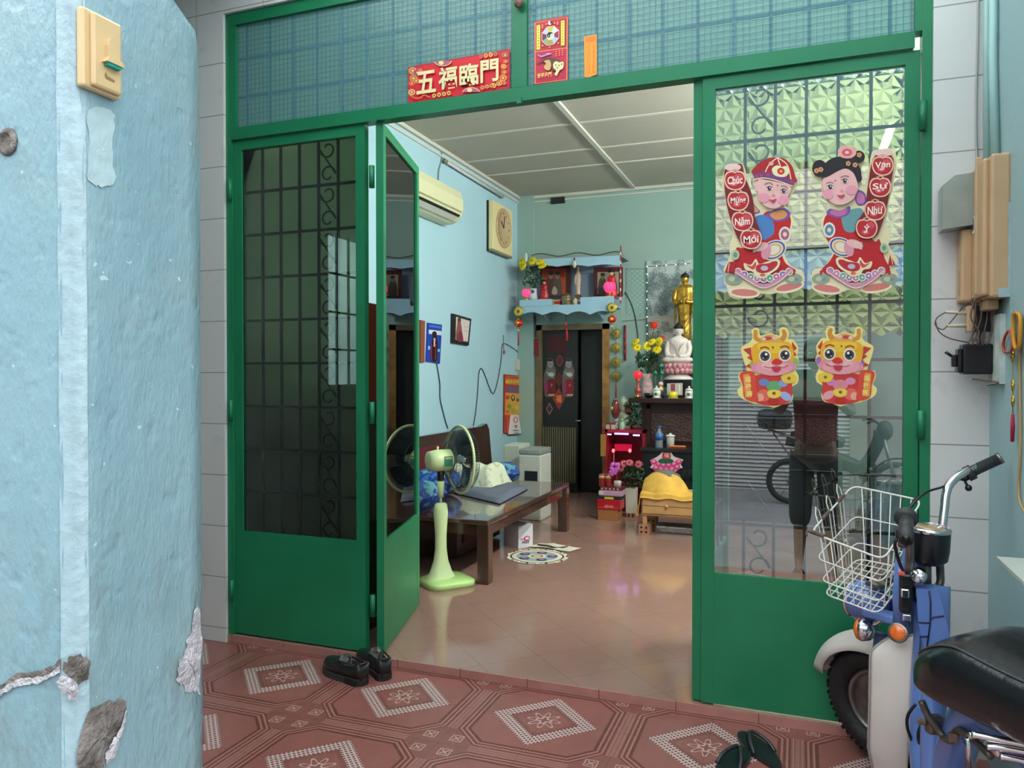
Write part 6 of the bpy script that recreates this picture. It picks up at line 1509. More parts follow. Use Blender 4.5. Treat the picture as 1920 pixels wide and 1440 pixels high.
# things on the shelf
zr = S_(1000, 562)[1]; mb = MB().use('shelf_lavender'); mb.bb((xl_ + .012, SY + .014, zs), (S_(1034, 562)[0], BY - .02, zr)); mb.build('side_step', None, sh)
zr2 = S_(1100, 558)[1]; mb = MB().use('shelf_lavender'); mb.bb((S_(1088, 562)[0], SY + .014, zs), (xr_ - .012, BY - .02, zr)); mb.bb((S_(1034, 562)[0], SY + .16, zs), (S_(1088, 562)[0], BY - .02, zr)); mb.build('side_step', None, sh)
def on_shelf(px, dy=.1):
    q = PY(SY + dy, px, 560); return Vector((q.x, SY + dy, zs if (1036 < px < 1082 and dy < .15) else zr))
def flower(mb, c, r, m, m2, n=14):
    T0 = mb.T.copy(); mb.T = Matrix.Translation(c) @ Matrix.Rotation(R(random.uniform(40, 80)), 4, 'X') @ Matrix.Rotation(R(random.uniform(-30, 30)), 4, 'Y') @ Matrix.Translation(-c)
    mb.use(m)
    for k in range(n):
        t = 2 * PI * k / n
        for ly, (rr_, zz) in enumerate(((1, 0), (.65, .35))): mb.ball(c + Vector((math.cos(t + ly * .2) * r * .55 * rr_, math.sin(t + ly * .2) * r * .55 * rr_, r * .25 * zz)), (r * .42, r * .16, r * .14), 6, 4, rot=Matrix.Rotation(t + ly * .2, 4, 'Z') @ Matrix.Rotation(R(-15), 4, 'Y'))
    mb.use(m2).ball(c + UZ * r * .15, r * .28, 8, 5); mb.T = T0
ye1, ye2, grn = g('e2cc12', .7), g('b8a010', .7), mat('leaf_green', (.02, .07, .025), .5, var=.4, vs=30)
def bouquet(root, base, tops, m1=ye1, m2=ye2, r=.05, leaves=30, spread=.10, hh=.2, seed=1):
    rr = random.Random(seed); mb = MB().use(grn)
    for t in tops: mb.tube(cr([base, lp(base, Vector(t), .5) + UX * rr.uniform(-.01, .01), Vector(t)], 4, False), .0035, 5)
    for k in range(leaves):
        c = base + Vector((rr.uniform(-1, 1) * spread * .8, rr.uniform(-1, 1) * spread * .6, rr.uniform(.1, 1) * hh)); mb.ball(c, (.036, .014, .006), 7, 4, rot=Matrix.Rotation(rr.uniform(0, 6), 4, 'Z') @ Matrix.Rotation(rr.uniform(-1.2, .6), 4, 'Y'))
    mb.build('foliage', None, root)
    for t in tops:
        mb = MB(); flower(mb, Vector(t), r, m1, m2); mb.build('flower', None, root)
v = on_shelf(1000, .045); fv = thing('flower_vase', 'white vase of yellow chrysanthemums on the left of the blue altar shelf', 'flower vase', v)
MB().use(g('c9cbd0', .3)).lathe([(.035, 0), (.042, .02), (.036, .09), (.042, .12), (.034, .115)], v, 18).build('vase', None, fv)
MB().use(g('4a4650')).ball(v + Vector((.006, -.037, .085)), (.018, .006, .018)).build('painted_mark', None, fv)
y_ = SY - .05; bouquet(fv, v + UZ * .11, [PY(y_, 979, 490), PY(y_, 981, 500), PY(y_, 998, 490), PY(y_, 1012, 492), PY(y_, 1017, 499)], r=.055, leaves=46, hh=.26, spread=.11)
MB().use(g('c6d0c4')).ball(PY(y_ - .03, 986, 483), (.018, .006, .05)).build('white_bud', None, fv)
def lotus_lamp(label, base, col, s=1., stem=None):
    root = thing('lotus_lamp', label, 'lamp', base); c = base + UZ * (.075 * s)
    MB().use('gold_metal').lathe([(.025 * s, 0), (.03 * s, .008 * s), (.008 * s, .015 * s), (.008 * s, .03 * s), (.02 * s, .038 * s)], base, 14).build('foot', None, root)
    mb = MB().use(col)
    for k in range(10):
        t = 2 * PI * k / 10; d = Vector((math.cos(t), math.sin(t), 0)); mb.ball(c + d * .016 * s, (.030 * s, .02 * s, .042 * s), 8, 6, rot=Matrix.Rotation(t, 4, 'Z') @ Matrix.Rotation(R(18), 4, 'Y'))
    mb.ball(c + UZ * .004, .032 * s, 10, 6)
    mb.build('lit_bulb', None, root); return root
hot = mat('lit_pink_lamp', (.9, .05, .2), .4, emit=(1, .03, .14), es=.9)
lotus_lamp('glowing pink lotus lamp at the left end of the blue altar shelf', on_shelf(987, .03) - UX * .0, hot, 1.0)
lotus_lamp('glowing pink lotus lamp at the right end of the blue altar shelf', on_shelf(1143, .05), hot, 1.35)
def fig(root, base, h_, robe, face=g('d8b088'), dark=g('181014'), wide=1.0):
    """small standing porcelain figure with robe, sleeves, head and hat"""
    s_ = h_ / .2; b = Vector(base)
    MB().use(robe).lathe([(.045 * s_ * wide, 0), (.047 * s_ * wide, .02 * s_), (.035 * s_ * wide, .08 * s_), (.030 * s_ * wide, .11 * s_), (.034 * s_ * wide, .135 * s_), (.012 * s_, .152 * s_)], b, 14, sy=.7).ball(b + Vector((0, -.025 * s_, .10 * s_)), (.034 * s_ * wide, .016 * s_, .014 * s_), 10, 6).build('robe', None, root)
    MB().use(face).ball(b + UZ * .167 * s_, (.016 * s_, .016 * s_, .019 * s_), 10, 7).build('head', None, root)
    MB().use(dark).lathe([(.019 * s_, 0), (.02 * s_, .006 * s_), (.015 * s_, .018 * s_), (0, .024 * s_)], b + UZ * .173 * s_, 12).ball(b + Vector((.018 * s_, 0, .183 * s_)), .007 * s_, 8, 5).ball(b + Vector((-.018 * s_, 0, .183 * s_)), .007 * s_, 8, 5).build('headdress', None, root)
rob = mat('red_gold_robe', (.42, .02, .03), .35, var=.7, vs=60)
b_ = on_shelf(1020, .10); r0 = thing('figurine', 'red and gold robed figurine beside the flowers on the altar shelf', 'figurine', b_); fig(r0, b_ + UZ * .012, .21, rob, wide=1.15)
MB().use('gold_metal').lathe([(.055, 0), (.055, .012), (0, .012)], b_, 16).build('pedestal', None, r0)
b_ = on_shelf(1152, .12); b_.x -= .03; r0 = thing('figurine', 'red robed figurine at the right end of the altar shelf', 'figurine', b_); fig(r0, b_, .30, mat('bright_red_robe', (.6, .02, .03), .4, var=.3, vs=40), wide=.9)
# framed portraits leaning at the back
def frame_pic(label, l, t, r_, b, y, col, draw, w_=5):
    c = bwc(y, th=.02); c.base([(l, t), (r_, t - 1), (r_, b), (l, b)], g(col)); draw(c); q = c.p(((l + r_) / 2, b)); return tag(c.build('portrait_frame', loc=q), label, 'picture')
def dA(c):
    c.poly([(1018, 505), (1062, 504), (1062, 552), (1018, 552)], g('a8401c')); c.poly([(1020, 507), (1060, 506), (1060, 520), (1020, 520)], g('8a2c14'))
    for x, m_ in ((1034, '5a3028'), (1046, '584840')): c.sm([(x - 6, 522), (x + 5, 522), (x + 9, 552), (x - 9, 552)], g(m_)); c.ell(x, 518, 4.5, 6, g('8a7468')); c.ell(x, 513, 5, 3.5, g('20181a'))
    c.sm([(1036, 545), (1041, 537), (1046, 545), (1045, 552), (1037, 552)], g('a8a090'))
frame_pic('orange-backed framed picture of two old figures on the altar shelf', 1014, 500, 1070, 556, 4.78, '4a1c10', dA)
def dB_(c):
    c.poly([(1121, 511), (1161, 510), (1161, 551), (1121, 551)], g('a89c84')); 
    for x, m_ in ((1131, '4a463a'), (1150, '5a5044')): c.sm([(x - 6, 524), (x + 5, 524), (x + 8, 550), (x - 8, 550)], g(m_)); c.ell(x, 519, 4, 6, g('7a7058')); c.ell(x, 515, 4.5, 3, g('2a241c'))
frame_pic('dark red framed old photograph on the right of the altar shelf', 1114, 502, 1168, 556, 4.76, '561420', dB_)
b_ = on_shelf(1084, .20); r0 = thing('wooden_statuette', 'slender carved ivory-coloured statuette in the middle of the altar shelf', 'statuette', b_)
MB().use(mat('carved_wood', (.68, .48, .34), .5, var=.2, vs=60)).lathe([(.02, 0), (.024, .01), (.02, .03), (.024, .10), (.030, .17), (.024, .22), (.012, .245), (.015, .26), (.013, .285), (.006, .30)], b_ + UZ * .055, 12, sy=.7).tube([b_ + Vector((-.022, -.01, .26)), b_ + Vector((-.03, -.015, .20)), b_ + Vector((-.02, -.02, .16))], .007, 6).build('figure', None, r0)
MB().use(g('6a5038')).bb(b_ + Vector((-.03, -.025, 0)), b_ + Vector((.03, .025, .055)), bev=.005).build('block', None, r0)
b_ = on_shelf(1063, .06); r0 = thing('incense_burner', 'brass incense burner pot in the notch of the altar shelf', 'incense burner', b_)
MB().use(mat('old_brass', (.30, .25, .15), .3, .8, var=.3, vs=30)).lathe([(.05, 0), (.055, .01), (.055, .09), (.058, .10), (.03, .105), (.03, .125), (0, .13)], b_, 20).build('pot', None, r0)
MB().use('gold_metal').lathe([(.057, 0), (.057, .006)], b_ + UZ * .055, 20).build('band', None, r0)
b_ = on_shelf(1079, .05); tag(MB().use(g('d8cdb0', .4)).lathe([(.020, 0), (.024, .01), (.024, .055), (.012, .065), (0, .078)], b_, 14).build('candle_cup', loc=b_), 'small cream candle cup right of the brass burner', 'cup')
b_ = on_shelf(1042, .06); r0 = thing('offering_plate', 'small plate of yellow and red paper offerings on the altar shelf', 'plate', b_)
MB().use(g('c8c0b0', .4)).lathe([(.03, 0), (.06, .012), (.0, .010)], b_, 16).build('plate', None, r0); MB().use(g('d8a818')).box(b_ + Vector((-.005, .01, .055)), (.10, .04, .014), R(4)).build('yellow_paper', None, r0)
MB().use(g('a81c2c')).box(b_ + Vector((.03, -.005, .03)), (.06, .04, .035), R(-12)).build('red_paper', None, r0)
MB().use(g('c9b070')).box(b_ + Vector((-.01, .02, .03)), (.05, .04, .035)).build('small_box', None, r0)
q = PY(SY - .012, 1077, 497); bl_ = thing('hanging_bell', 'small white bell-shaped lamp hanging from the shelf canopy', 'lamp', q)
MB().use(g('2a2420')).cyl(PY(SY - .016, 1077, 483), PY(SY - .016, 1077, 489), .006, n=8).build('cap', None, bl_)
MB().use(g('c8c0ac', .3)).lathe([(0, -.03), (.016, -.028), (.022, -.01), (.018, .012), (.014, .028), (.006, .036)], PY(SY - .03, 1077, 495), 14).build('shade', None, bl_)
MB().use('chrome').ball(PY(SY - .03, 1077, 501), .014, 10, 7).build('bulb', None, bl_)
# charms hanging at both ends of the shelf
def charm(label, px, py, y, tail, lantern=True):
    q = PY(y, px, py); r0 = thing('hanging_charm', label, 'charm', q); s_ = vs(y, px, py)
    MB().use(mat('olive_gold', (.35, .30, .07), .4, .3, var=.3, vs=50) if 'olive_gold' not in M else 'olive_gold').lathe([(9.5 * s_, -.004), (9.8 * s_, 0), (9.5 * s_, .004)], q, 24, axis=(0, -1, 0)).build('disc', None, r0)
    MB().use(g('c8b84a')).lathe([(8 * s_, 0), (7 * s_, .002), (0, .003)], q - UY * .004, 24, axis=(0, -1, 0)).use(g('8a4420')).ball(q - UY * .006, (3.4 * s_, .002, 3.6 * s_), 10, 6).build('medallion', None, r0)
    if lantern:
        l_ = q - UZ * 22 * s_; MB().use(g('d01c1c', .35)).ball(l_, (8.5 * s_, 8.5 * s_, 7 * s_), 14, 8).build('lantern', None, r0); MB().use('gold_metal').ball(l_ - UY * 6 * s_, (4 * s_, 3 * s_, 5 * s_), 10, 6).cyl(l_ + UZ * 6.5 * s_, l_ + UZ * 9 * s_, 3 * s_, n=10).cyl(l_ - UZ * 6.5 * s_, l_ - UZ * 9 * s_, 3 * s_, n=10).build('gold_fittings', None, r0)
        MB().use(g('d8c890')).ball(l_ - UZ * 13 * s_, 2.2 * s_, 8, 6).build('bead', None, r0)
    MB().use('red_thread').tube([q - UZ * 9 * s_, q - UZ * (tail) * s_], .0022, 5).build('cord', None, r0)
    return r0, q, s_
r0, q, s_ = charm('gold disc charm with a red lantern hanging left of the altar shelf', 972, 584, SY - .02, 60)
MB().use('red_thread').tube([q - UZ * 38 * s_, q - UZ * 48 * s_, q - UZ * 64 * s_], [.003, .009, .008], 8).build('tassel', None, r0)
r0, q, s_ = charm('gold disc charm with red lantern hanging at the right end of the altar shelf', 1147.5, 577, SY - .02, 40)
# medallion garland right of the door
q0 = PY(BY - .03, 1155, 630); r0 = thing('medallion_garland', 'hanging garland of round gold-green medallions right of the back door', 'garland', q0)
for i, py in enumerate((625, 652, 679, 705)):
    q = PY(BY - .03, 1155, py); s_ = vs(SY, 1155, py); mb = MB().use('olive_gold')
    for k in range(8): t = 2 * PI * k / 8; mb.tube([q + Vector((8.2 * s_ * math.cos(t), 0, 8.2 * s_ * math.sin(t))) + Vector((2.6 * s_ * math.cos(a), 0, 2.6 * s_ * math.sin(a))) for a in [j * PI / 4 for j in range(8)]], .0035, 5, closed=True)
    mb.lathe([(8 * s_, 0), (7 * s_, .003), (0, .004)], q, 20, axis=(0, -1, 0)); mb.use(g('c8a83a')).lathe([(4.8 * s_, .004), (3 * s_, .006), (0, .007)], q, 16, axis=(0, -1, 0)); mb.use(g('a83a20')).ball(q - UY * .009, (2 * s_, .003, 2 * s_), 8, 5)
    mb.build('medallion', None, r0)
MB().use('red_thread').tube([PY(BY - .03, 1155, 612), PY(BY - .03, 1155, 745)], .002, 5).build('thread', None, r0)
MB().use('red_thread').tube([PY(BY - .03, 1155, 718), PY(BY - .03, 1155, 730), PY(BY - .03, 1155, 746)], [.003, .007, .007], 8).build('tassel', None, r0)
q = PY(BY - .02, 1172, 645); r0 = thing('red_hanging_ornament', 'narrow red cloth ornament hanging on the back wall beside the garland', 'ornament', q)
mb = MB().use(mat('dark_red_cloth', (.20, .02, .03), .8, var=.5, vs=50)); mb.tube([PY(BY - .02, 1172, 610), PY(BY - .02, 1172, 640), PY(BY - .02, 1172, 676)], .012, 8); mb.build('ribbon', None, r0)
mb = MB().use(g('a82c34'))
for py in (632, 645, 660): mb.ball(PY(BY - .025, 1172, py), (.016, .012, .022), 8, 6)
mb.build('knot', None, r0)
q = PY(SY + .05, 1061, 600); r0 = thing('red_tassel', 'red tassel hanging from the bottom of the altar shelf', 'tassel', q)
MB().use(g('204048')).tube([PY(SY + .05, 1061, 584), PY(SY + .05, 1061, 602)], .0025, 5).build('thread', None, r0)
MB().use(g('c42030', .7)).ball(PY(SY + .05, 1061, 608), (.014, .014, .022), 10, 6).tube([PY(SY + .05, 1062, 614), PY(SY + .05, 1063, 625), PY(SY + .05, 1063, 639)], [.005, .013, .011], 8).build('tassel', None, r0)
q = PY(BY - .03, 1004, 640); r0 = thing('red_ornament', 'dark cord with red paper charms hanging left of the back door', 'ornament', q)
MB().use('dark_cord').tube([PY(BY - .03, 1003, 592), PY(BY - .03, 1005, 632)], .006, 6).build('cord', None, r0); MB().use('dark_red_cloth').bb(PY(BY - .035, 1000, 668), PY(BY - .02, 1010, 636)).build('paper', None, r0)
# frosted wall panel, painting, light string
c = bwc(BY, th=.006); m = mat('lattice_film', (.36, .50, .48), .5); p, x, y, z = geo(m)
a = xf((x * .9 + z) / .05); b = xf((x * .9 - z) / .05); setcol(m, mixcol(m, (xmin(xmin(a, 1 - a), xmin(b, 1 - b)) > .28) * .6, (.27, .42, .38), (.50, .62, .62)))
c.base([(1175, 504), (1213, 503), (1213, 590), (1175, 592)], m); c.line([(1175, 504), (1213, 503), (1213, 590), (1175, 592)], 1.5, g('8fa8a0'), closed=True)
tag(c.build('wall_panel', loc=c.p((1194, 548))), 'pale patterned panel on the wall between the altar shelf and the painting', 'panel')
c = bwc(BY - .014, th=.012); m = mat('ink_landscape', (.55, .58, .55), .6); p, x, y, z = geo(m); n_ = noise(m, 5, 2, p); n2 = noise(m, 45, 3, p)
n2 = noise(m, 80, 6, p, .7); tree = (n_ * .5 + n2 * .5) > .49
xc, zc2 = PY(BY, 1268, 545).x, PY(BY, 1268, 545).z
dd = X.m('SQRT', (x - xc) * (x - xc) * .55 + (z - zc2) * (z - zc2) * 1.1)
col = mixcol(m, tree * (dd < .40), (.50, .55, .53), (.09, .13, .14)); col = mixcol(m, tree * (dd < .40) * (n2 > .55), col, (.3, .36, .37))
col = mixcol(m, (z < PY(BY, 1250, 592).z) * .8, col, (.48, .42, .37)); col = mixcol(m, (z < PY(BY, 1250, 603).z) * ((n_ + n2) > .95), col, (.12, .12, .10)); setcol(m, col)
c.base([(1213, 490), (1345, 485), (1345, 700), (1213, 700)], m)
tag(c.build('landscape_painting', loc=c.p((1260, 600))), 'ink landscape painting with trees on the back wall behind the golden statue', 'painting')
ledm = mat('led_teal', (.5, .9, .85), .4, emit=(.45, 1, .9), es=3.)
r0 = thing('light_string', 'string of tiny teal lights round the landscape painting', 'light string', PY(BY - .02, 1213, 560))
pts = [(1213, 690 - 8 * i) for i in range(24)] + [(1213 + 9 * i, 500 - i * .7) for i in range(10)]
mb = MB().use(ledm)
for i, p_ in enumerate(pts):
    if i % 2 == 0: mb.ball(PY(BY - .036, *p_), .006, 6, 4)
mb.build('bulbs', None, r0)['kind'] = 'stuff'
MB().use('dark_cord').tube([PY(BY - .032, *p_) for p_ in pts], .003, 5).build('wire', None, r0)

# ================================================================== ALTAR CABINETS
mat('altar_wood', (.035, .012, .012), .3, var=.3, vs=8, coat=.3); mat('altar_black', (.010, .013, .014), .35); mat('altar_carving', (.05, .02, .016), .4, bump=1., bs=60, var=.5, vs=40)
UYd, LYd = 4.12, 3.86
al = thing('altar_cabinet', 'tall dark carved altar cabinet carrying the Buddha statues', 'altar cabinet', PY(UYd, 1300, 900))
xw = .3
zt_ = PY(4.0, 1250, 747).z
q = PY(4.0, 1178, 745); MB().use('altar_wood').bb((q.x, 4.0, zt_ - .045), (xw, 4.86, zt_), bev=.006).build('top', None, al)
q = PY(UYd, 1203, 800); zl = PY(LYd, 1250, 842).z
MB().use('altar_wood').bb((q.x, UYd, zl), (xw, 4.86, zt_ - .045)).build('upper_body', None, al)
mb = MB().use('altar_wood'); a = PY(UYd - .01, 1219, 835); b = PY(UYd - .01, 1300, 765)
mb.bb((a.x - .03, UYd - .02, zl + .02), (a.x, UYd, zt_ - .06)); mb.bb((a.x - .03, UYd - .02, zt_ - .10), (xw, UYd, zt_ - .06)); mb.build('moulding', None, al)
MB().use('altar_carving').bb((a.x + .01, UYd - .012, zl + .05), (xw - .02, UYd, zl + .30)).build('carved_panel', None, al)
q = PY(LYd, 1201, 850); MB().use('altar_black').bb((q.x, LYd, zl - .03), (xw, UYd, zl), bev=.004).build('ledge', None, al)
q = PY(LYd + .03, 1205, 900); MB().use('altar_black').bb((q.x, LYd + .03, 0), (xw, UYd + .3, zl - .03)).build('lower_body', None, al)
mb = MB().use(g('1c2422')); 
for i in range(3):
    q1, q2 = PY(LYd + .028, 1272 + i * 12, 900), PY(LYd + .028, 1281 + i * 12, 880)
    mb.tube([Vector((q1.x, q1.y, q1.z)), Vector((q2.x, q1.y, q1.z)), Vector((q2.x, q1.y, q2.z)), Vector((q1.x, q1.y, q2.z))], .004, 5, closed=True)
mb.build('fret_work', None, al)
# seated white Buddha on lotus
mat('white_porcelain', (.72, .62, .58), .3, coat=.3, var=.04); mat('pink_porcelain', (.52, .22, .26), .3, coat=.3, var=.25, vs=20)
WY = 4.30
def Wp(px, py, dy=0): return PY(WY + dy, px, py)
s_ = vs(WY, 1272, 680); b0 = Wp(1272, 712)
xs_ = 1.13
bd = thing('buddha_statue', 'white porcelain seated Buddha on a pink lotus base on the altar cabinet', 'statue', b0)
MB().use('black_plastic').bb(b0 + Vector((-24 * s_, -16 * s_, -14 * s_ - .0)), b0 + Vector((26 * s_, 20 * s_, 0))).build('stand', None, bd)
MB().use('white_porcelain').lathe([(27 * s_, 0), (28 * s_, 1.5 * s_), (22 * s_, 6 * s_), (16 * s_, 11 * s_), (15 * s_, 12 * s_)], b0, 28, sy=.75).build('foot', None, bd)
mb = MB().use('pink_porcelain'); mb.lathe([(15 * s_, 10 * s_), (24 * s_, 15 * s_), (26 * s_, 22 * s_), (24 * s_, 31 * s_), (20 * s_, 32 * s_)], b0, 28, sy=.75)
for ring_, zz in ((0, 17), (1, 25)):
    for k in range(16): t = 2 * PI * (k + .5 * ring_) / 16; mb.ball(b0 + Vector((24 * s_ * math.cos(t), 18 * s_ * math.sin(t), zz * s_)), (5.5 * s_, 5.5 * s_, 6.5 * s_), 8, 6)
mb.build('lotus', None, bd)
mb = MB().use('white_porcelain'); c_ = b0 + UZ * 31 * s_
mb.ball(c_ + Vector((0, -2 * s_, 6 * s_)), (28 * s_, 17 * s_, 8 * s_), 24, 10); mb.ball(c_ + Vector((-15 * s_, -8 * s_, 6 * s_)), (13 * s_, 9 * s_, 6.5 * s_), 14, 8); mb.ball(c_ + Vector((15 * s_, -8 * s_, 6 * s_)), (13 * s_, 9 * s_, 6.5 * s_), 14, 8)
mb.lathe([(19 * s_, 8 * s_), (17.5 * s_, 20 * s_), (17 * s_, 32 * s_), (19 * s_, 40 * s_), (17 * s_, 45 * s_), (9 * s_, 49 * s_), (5 * s_, 51 * s_), (5.2 * s_, 54 * s_)], c_, 26, sy=.62)
for sg in (-1, 1): mb.tube(cr([c_ + Vector((sg * 17 * s_, 0, 41 * s_)), c_ + Vector((sg * 20.5 * s_, -2 * s_, 26 * s_)), c_ + Vector((sg * 17 * s_, -9 * s_, 14 * s_)), c_ + Vector((sg * 4 * s_, -15 * s_, 13 * s_))], 5, False), [5.5 * s_] * 5 + [5.2 * s_] * 6 + [4 * s_] * 5, 10)
mb.build('body', None, bd)
mb = MB().use('white_porcelain'); h0 = c_ + UZ * 61 * s_; mb.ball(h0, (8 * s_, 8 * s_, 10 * s_), 18, 12); mb.ball(h0 + Vector((0, -7.6 * s_, -1 * s_)), (1.5 * s_, 2 * s_, 3 * s_), 8, 6)
for sg in (-1, 1): mb.ball(h0 + Vector((sg * 8 * s_, 0, -2 * s_)), (1.4 * s_, 2 * s_, 5 * s_), 8, 6)
mb.build('head', None, bd)
MB().use(g('14100e')).lathe([(8.6 * s_, 0), (8.8 * s_, 3 * s_), (7 * s_, 7 * s_), (3.4 * s_, 9 * s_), (3.2 * s_, 11 * s_), (0, 12.5 * s_)], h0 + UZ * 3.5 * s_, 18).build('hair', None, bd)
mb = MB().use(g('a09088'))
for k in range(4): mb.tube(cr([c_ + Vector((-(12 - 2.5 * k) * s_, -11.4 * s_, (38 - 1.5 * k) * s_)), c_ + Vector((0, -12.6 * s_, (26 - 4 * k) * s_)), c_ + Vector(((12 - 2.5 * k) * s_, -11.4 * s_, (38 - 1.5 * k) * s_))], 5, False), .32 * s_, 5)
for sg in (-1, 1): mb.tube([h0 + Vector((sg * 1.6 * s_, -7.9 * s_, 1 * s_)), h0 + Vector((sg * 5 * s_, -6.8 * s_, 1 * s_))], .45 * s_, 5)
mb.tube([h0 + Vector((-2.4 * s_, -7.8 * s_, -5.2 * s_)), h0 + Vector((2.4 * s_, -7.8 * s_, -5.2 * s_))], .4 * s_, 5); mb.build('robe_folds', None, bd)
# golden standing Buddha behind
GYd = 4.62; s_ = vs(GYd, 1280, 600); b0 = PY(GYd, 1284, 652); gm = mat('gilded', (.50, .28, .04), .3, .75, var=.45, vs=18)
gb = thing('golden_statue', 'golden standing Buddha statue behind the white one on the altar', 'statue', Vector((b0.x, GYd, zt_)))
MB().use('altar_wood').bb((b0.x - .13, GYd - .1, zt_), (b0.x + .13, GYd + .12, b0.z - 3 * s_)).build('plinth', None, gb)
mb = MB().use(gm); mb.lathe([(16 * s_, -3 * s_), (17 * s_, 2 * s_), (12 * s_, 6 * s_), (15 * s_, 9 * s_), (10 * s_, 12 * s_)], b0, 20, sy=.8); mb.build('lotus_foot', None, gb)
mb = MB().use(gm)
def gb_(u, v):
    prf = [(10, 12), (12, 25), (11, 45), (12, 62), (15, 78), (16, 92), (17, 104), (16, 112), (11, 117), (5, 119)]
    t = v * (len(prf) - 1); i = min(int(t), len(prf) - 2); f = t - i; r_ = prf[i][0] * (1 - f) + prf[i + 1][0] * f; z = prf[i][1] * (1 - f) + prf[i + 1][1] * f
    a = 2 * PI * u; r_ *= 1 + .05 * math.sin(a * 9 + z * .05)
    return b0 + Vector((r_ * s_ * math.cos(a), r_ * .6 * s_ * math.sin(a), z * s_))
mb.grid(gb_, 36, 30, closeu=True)
for sg in (-1, 1):
    mb.tube(cr([b0 + Vector((sg * 15 * s_, 0, 110 * s_)), b0 + Vector((sg * 19 * s_, -2 * s_, 92 * s_)), b0 + Vector((sg * 15 * s_, -9 * s_, 84 * s_)), b0 + Vector((sg * 3 * s_, -13 * s_, 86 * s_))], 5, False), [5.5 * s_] * 6 + [4.5 * s_] * 10, 10)
    mb.grid(lambda u, v, sg=sg: b0 + Vector((sg * (19 - 5 * u) * s_, (-4 - 5 * u + 1.5 * math.sin(v * 9)) * s_, (88 - 48 * v * (1 - .35 * u)) * s_)), 6, 12)
mb.tube(cr([b0 + Vector((-8 * s_, -10 * s_, 100 * s_)), b0 + Vector((0, -12 * s_, 94 * s_)), b0 + Vector((8 * s_, -10 * s_, 100 * s_))], 4, False), 1.2 * s_, 6)
for k in range(4): mb.tube(cr([b0 + Vector((-9 * s_, -7.5 * s_, (72 - 12 * k) * s_)), b0 + Vector((0, -9.5 * s_, (60 - 12 * k) * s_)), b0 + Vector((9 * s_, -7.5 * s_, (72 - 12 * k) * s_))], 4, False), .9 * s_, 5)
mb.build('body', None, gb)
h0 = b0 + UZ * 128 * s_; MB().use(gm).ball(h0, (7.5 * s_, 7.5 * s_, 9.5 * s_), 16, 10).ball(h0 + Vector((0, -7 * s_, -1 * s_)), (1.3 * s_, 2 * s_, 2.6 * s_), 6, 5).cyl(h0 - UZ * 12 * s_, h0 - UZ * 6 * s_, 5 * s_, n=12).build('head', None, gb)
MB().use(g('1a120a')).lathe([(8 * s_, 0), (8.3 * s_, 3 * s_), (6 * s_, 6.5 * s_), (3 * s_, 8 * s_), (0, 11 * s_)], h0 + UZ * 3 * s_, 16).build('hair', None, gb)
# vases, lamp, cups in front
zt2 = zt_
def on_alt(px, y): q = PY(y, px, 740); return Vector((q.x, y, zt2))
v = on_alt(1214, 4.30); fv = thing('flower_vase', 'pink and white vase with yellow and red flowers on the altar cabinet', 'flower vase', v); s_ = vs(4.3, 1214, 700)
MB().use(mat('pink_vase', (.62, .42, .42), .3, var=.35, vs=25)).lathe([(9 * s_, 0), (11 * s_, 6 * s_), (10.5 * s_, 22 * s_), (8 * s_, 34 * s_), (10.5 * s_, 44 * s_), (9 * s_, 43 * s_)], v, 20).build('vase', None, fv)
y_ = 4.26
bouquet(fv, v + UZ * 42 * s_, [PY(y_, 1192, 642), PY(y_, 1195, 652), PY(y_, 1222, 642), PY(y_, 1213, 650), PY(y_, 1232, 656), PY(y_, 1236, 641)], r=.052, leaves=60, hh=.2, spread=.13, seed=4)
rdf = g('d03418', .7)
for p_ in ((1227, 610), (1240, 636)): mb = MB(); flower(mb, PY(y_ + .1, *p_), .045, rdf, rdf); mb.use(grn).tube([PY(y_ + .1, *p_), v + UZ * 40 * s_], .003, 5); mb.build('flower', None, fv)
b_ = on_alt(1196, 4.12); r0 = thing('altar_lamp', 'red globe altar lamp on a turned stem at the left edge of the altar cabinet', 'lamp', b_); s_ = vs(4.12, 1196, 720)
MB().use(mat('red_lacquer_stem', (.35, .05, .03), .3, coat=.4)).lathe([(7 * s_, 0), (7 * s_, 3 * s_), (3 * s_, 5 * s_), (5.5 * s_, 10 * s_), (7 * s_, 16 * s_), (3 * s_, 19 * s_), (3.2 * s_, 30 * s_), (5 * s_, 36 * s_)], b_, 16).build('stem', None, r0)
MB().use(mat('lit_red_lamp', (.8, .02, .03), .35, emit=(1, .02, .03), es=.5)).ball(b_ + UZ * 43 * s_, (8.5 * s_, 8.5 * s_, 7.5 * s_), 16, 10).build('globe', None, r0)
MB().use('gold_metal').lathe([(4 * s_, 0), (5 * s_, 2 * s_), (2 * s_, 4 * s_)], b_ + Vector((0, -7 * s_, 1 * s_)), 12).build('emblem', None, r0)
def lidded(label, px, y, grp=None):
    b_ = on_alt(px, y); s_ = vs(y, px, 730); r0 = thing('lidded_cup', label, 'cup', b_, grp)
    MB().use(g('d4d2cc', .25)).lathe([(8 * s_, 0), (9.5 * s_, 1.2 * s_), (6 * s_, 2 * s_), (7.5 * s_, 5 * s_), (8 * s_, 10 * s_), (6.8 * s_, 15 * s_)], b_, 20).build('cup', None, r0)
    MB().use(g('d4d2cc', .25)).lathe([(7.6 * s_, 15 * s_), (7.0 * s_, 17 * s_), (3 * s_, 19.5 * s_), (1.5 * s_, 20 * s_), (2.2 * s_, 22.5 * s_), (0, 23.5 * s_)], b_, 20).build('lid', None, r0)
    MB().use(g('4a6a30')).ball(b_ + Vector((0, -7.4 * s_, 8 * s_)), (3 * s_, 1 * s_, 2.8 * s_), 10, 6).build('painted_flower', None, r0)
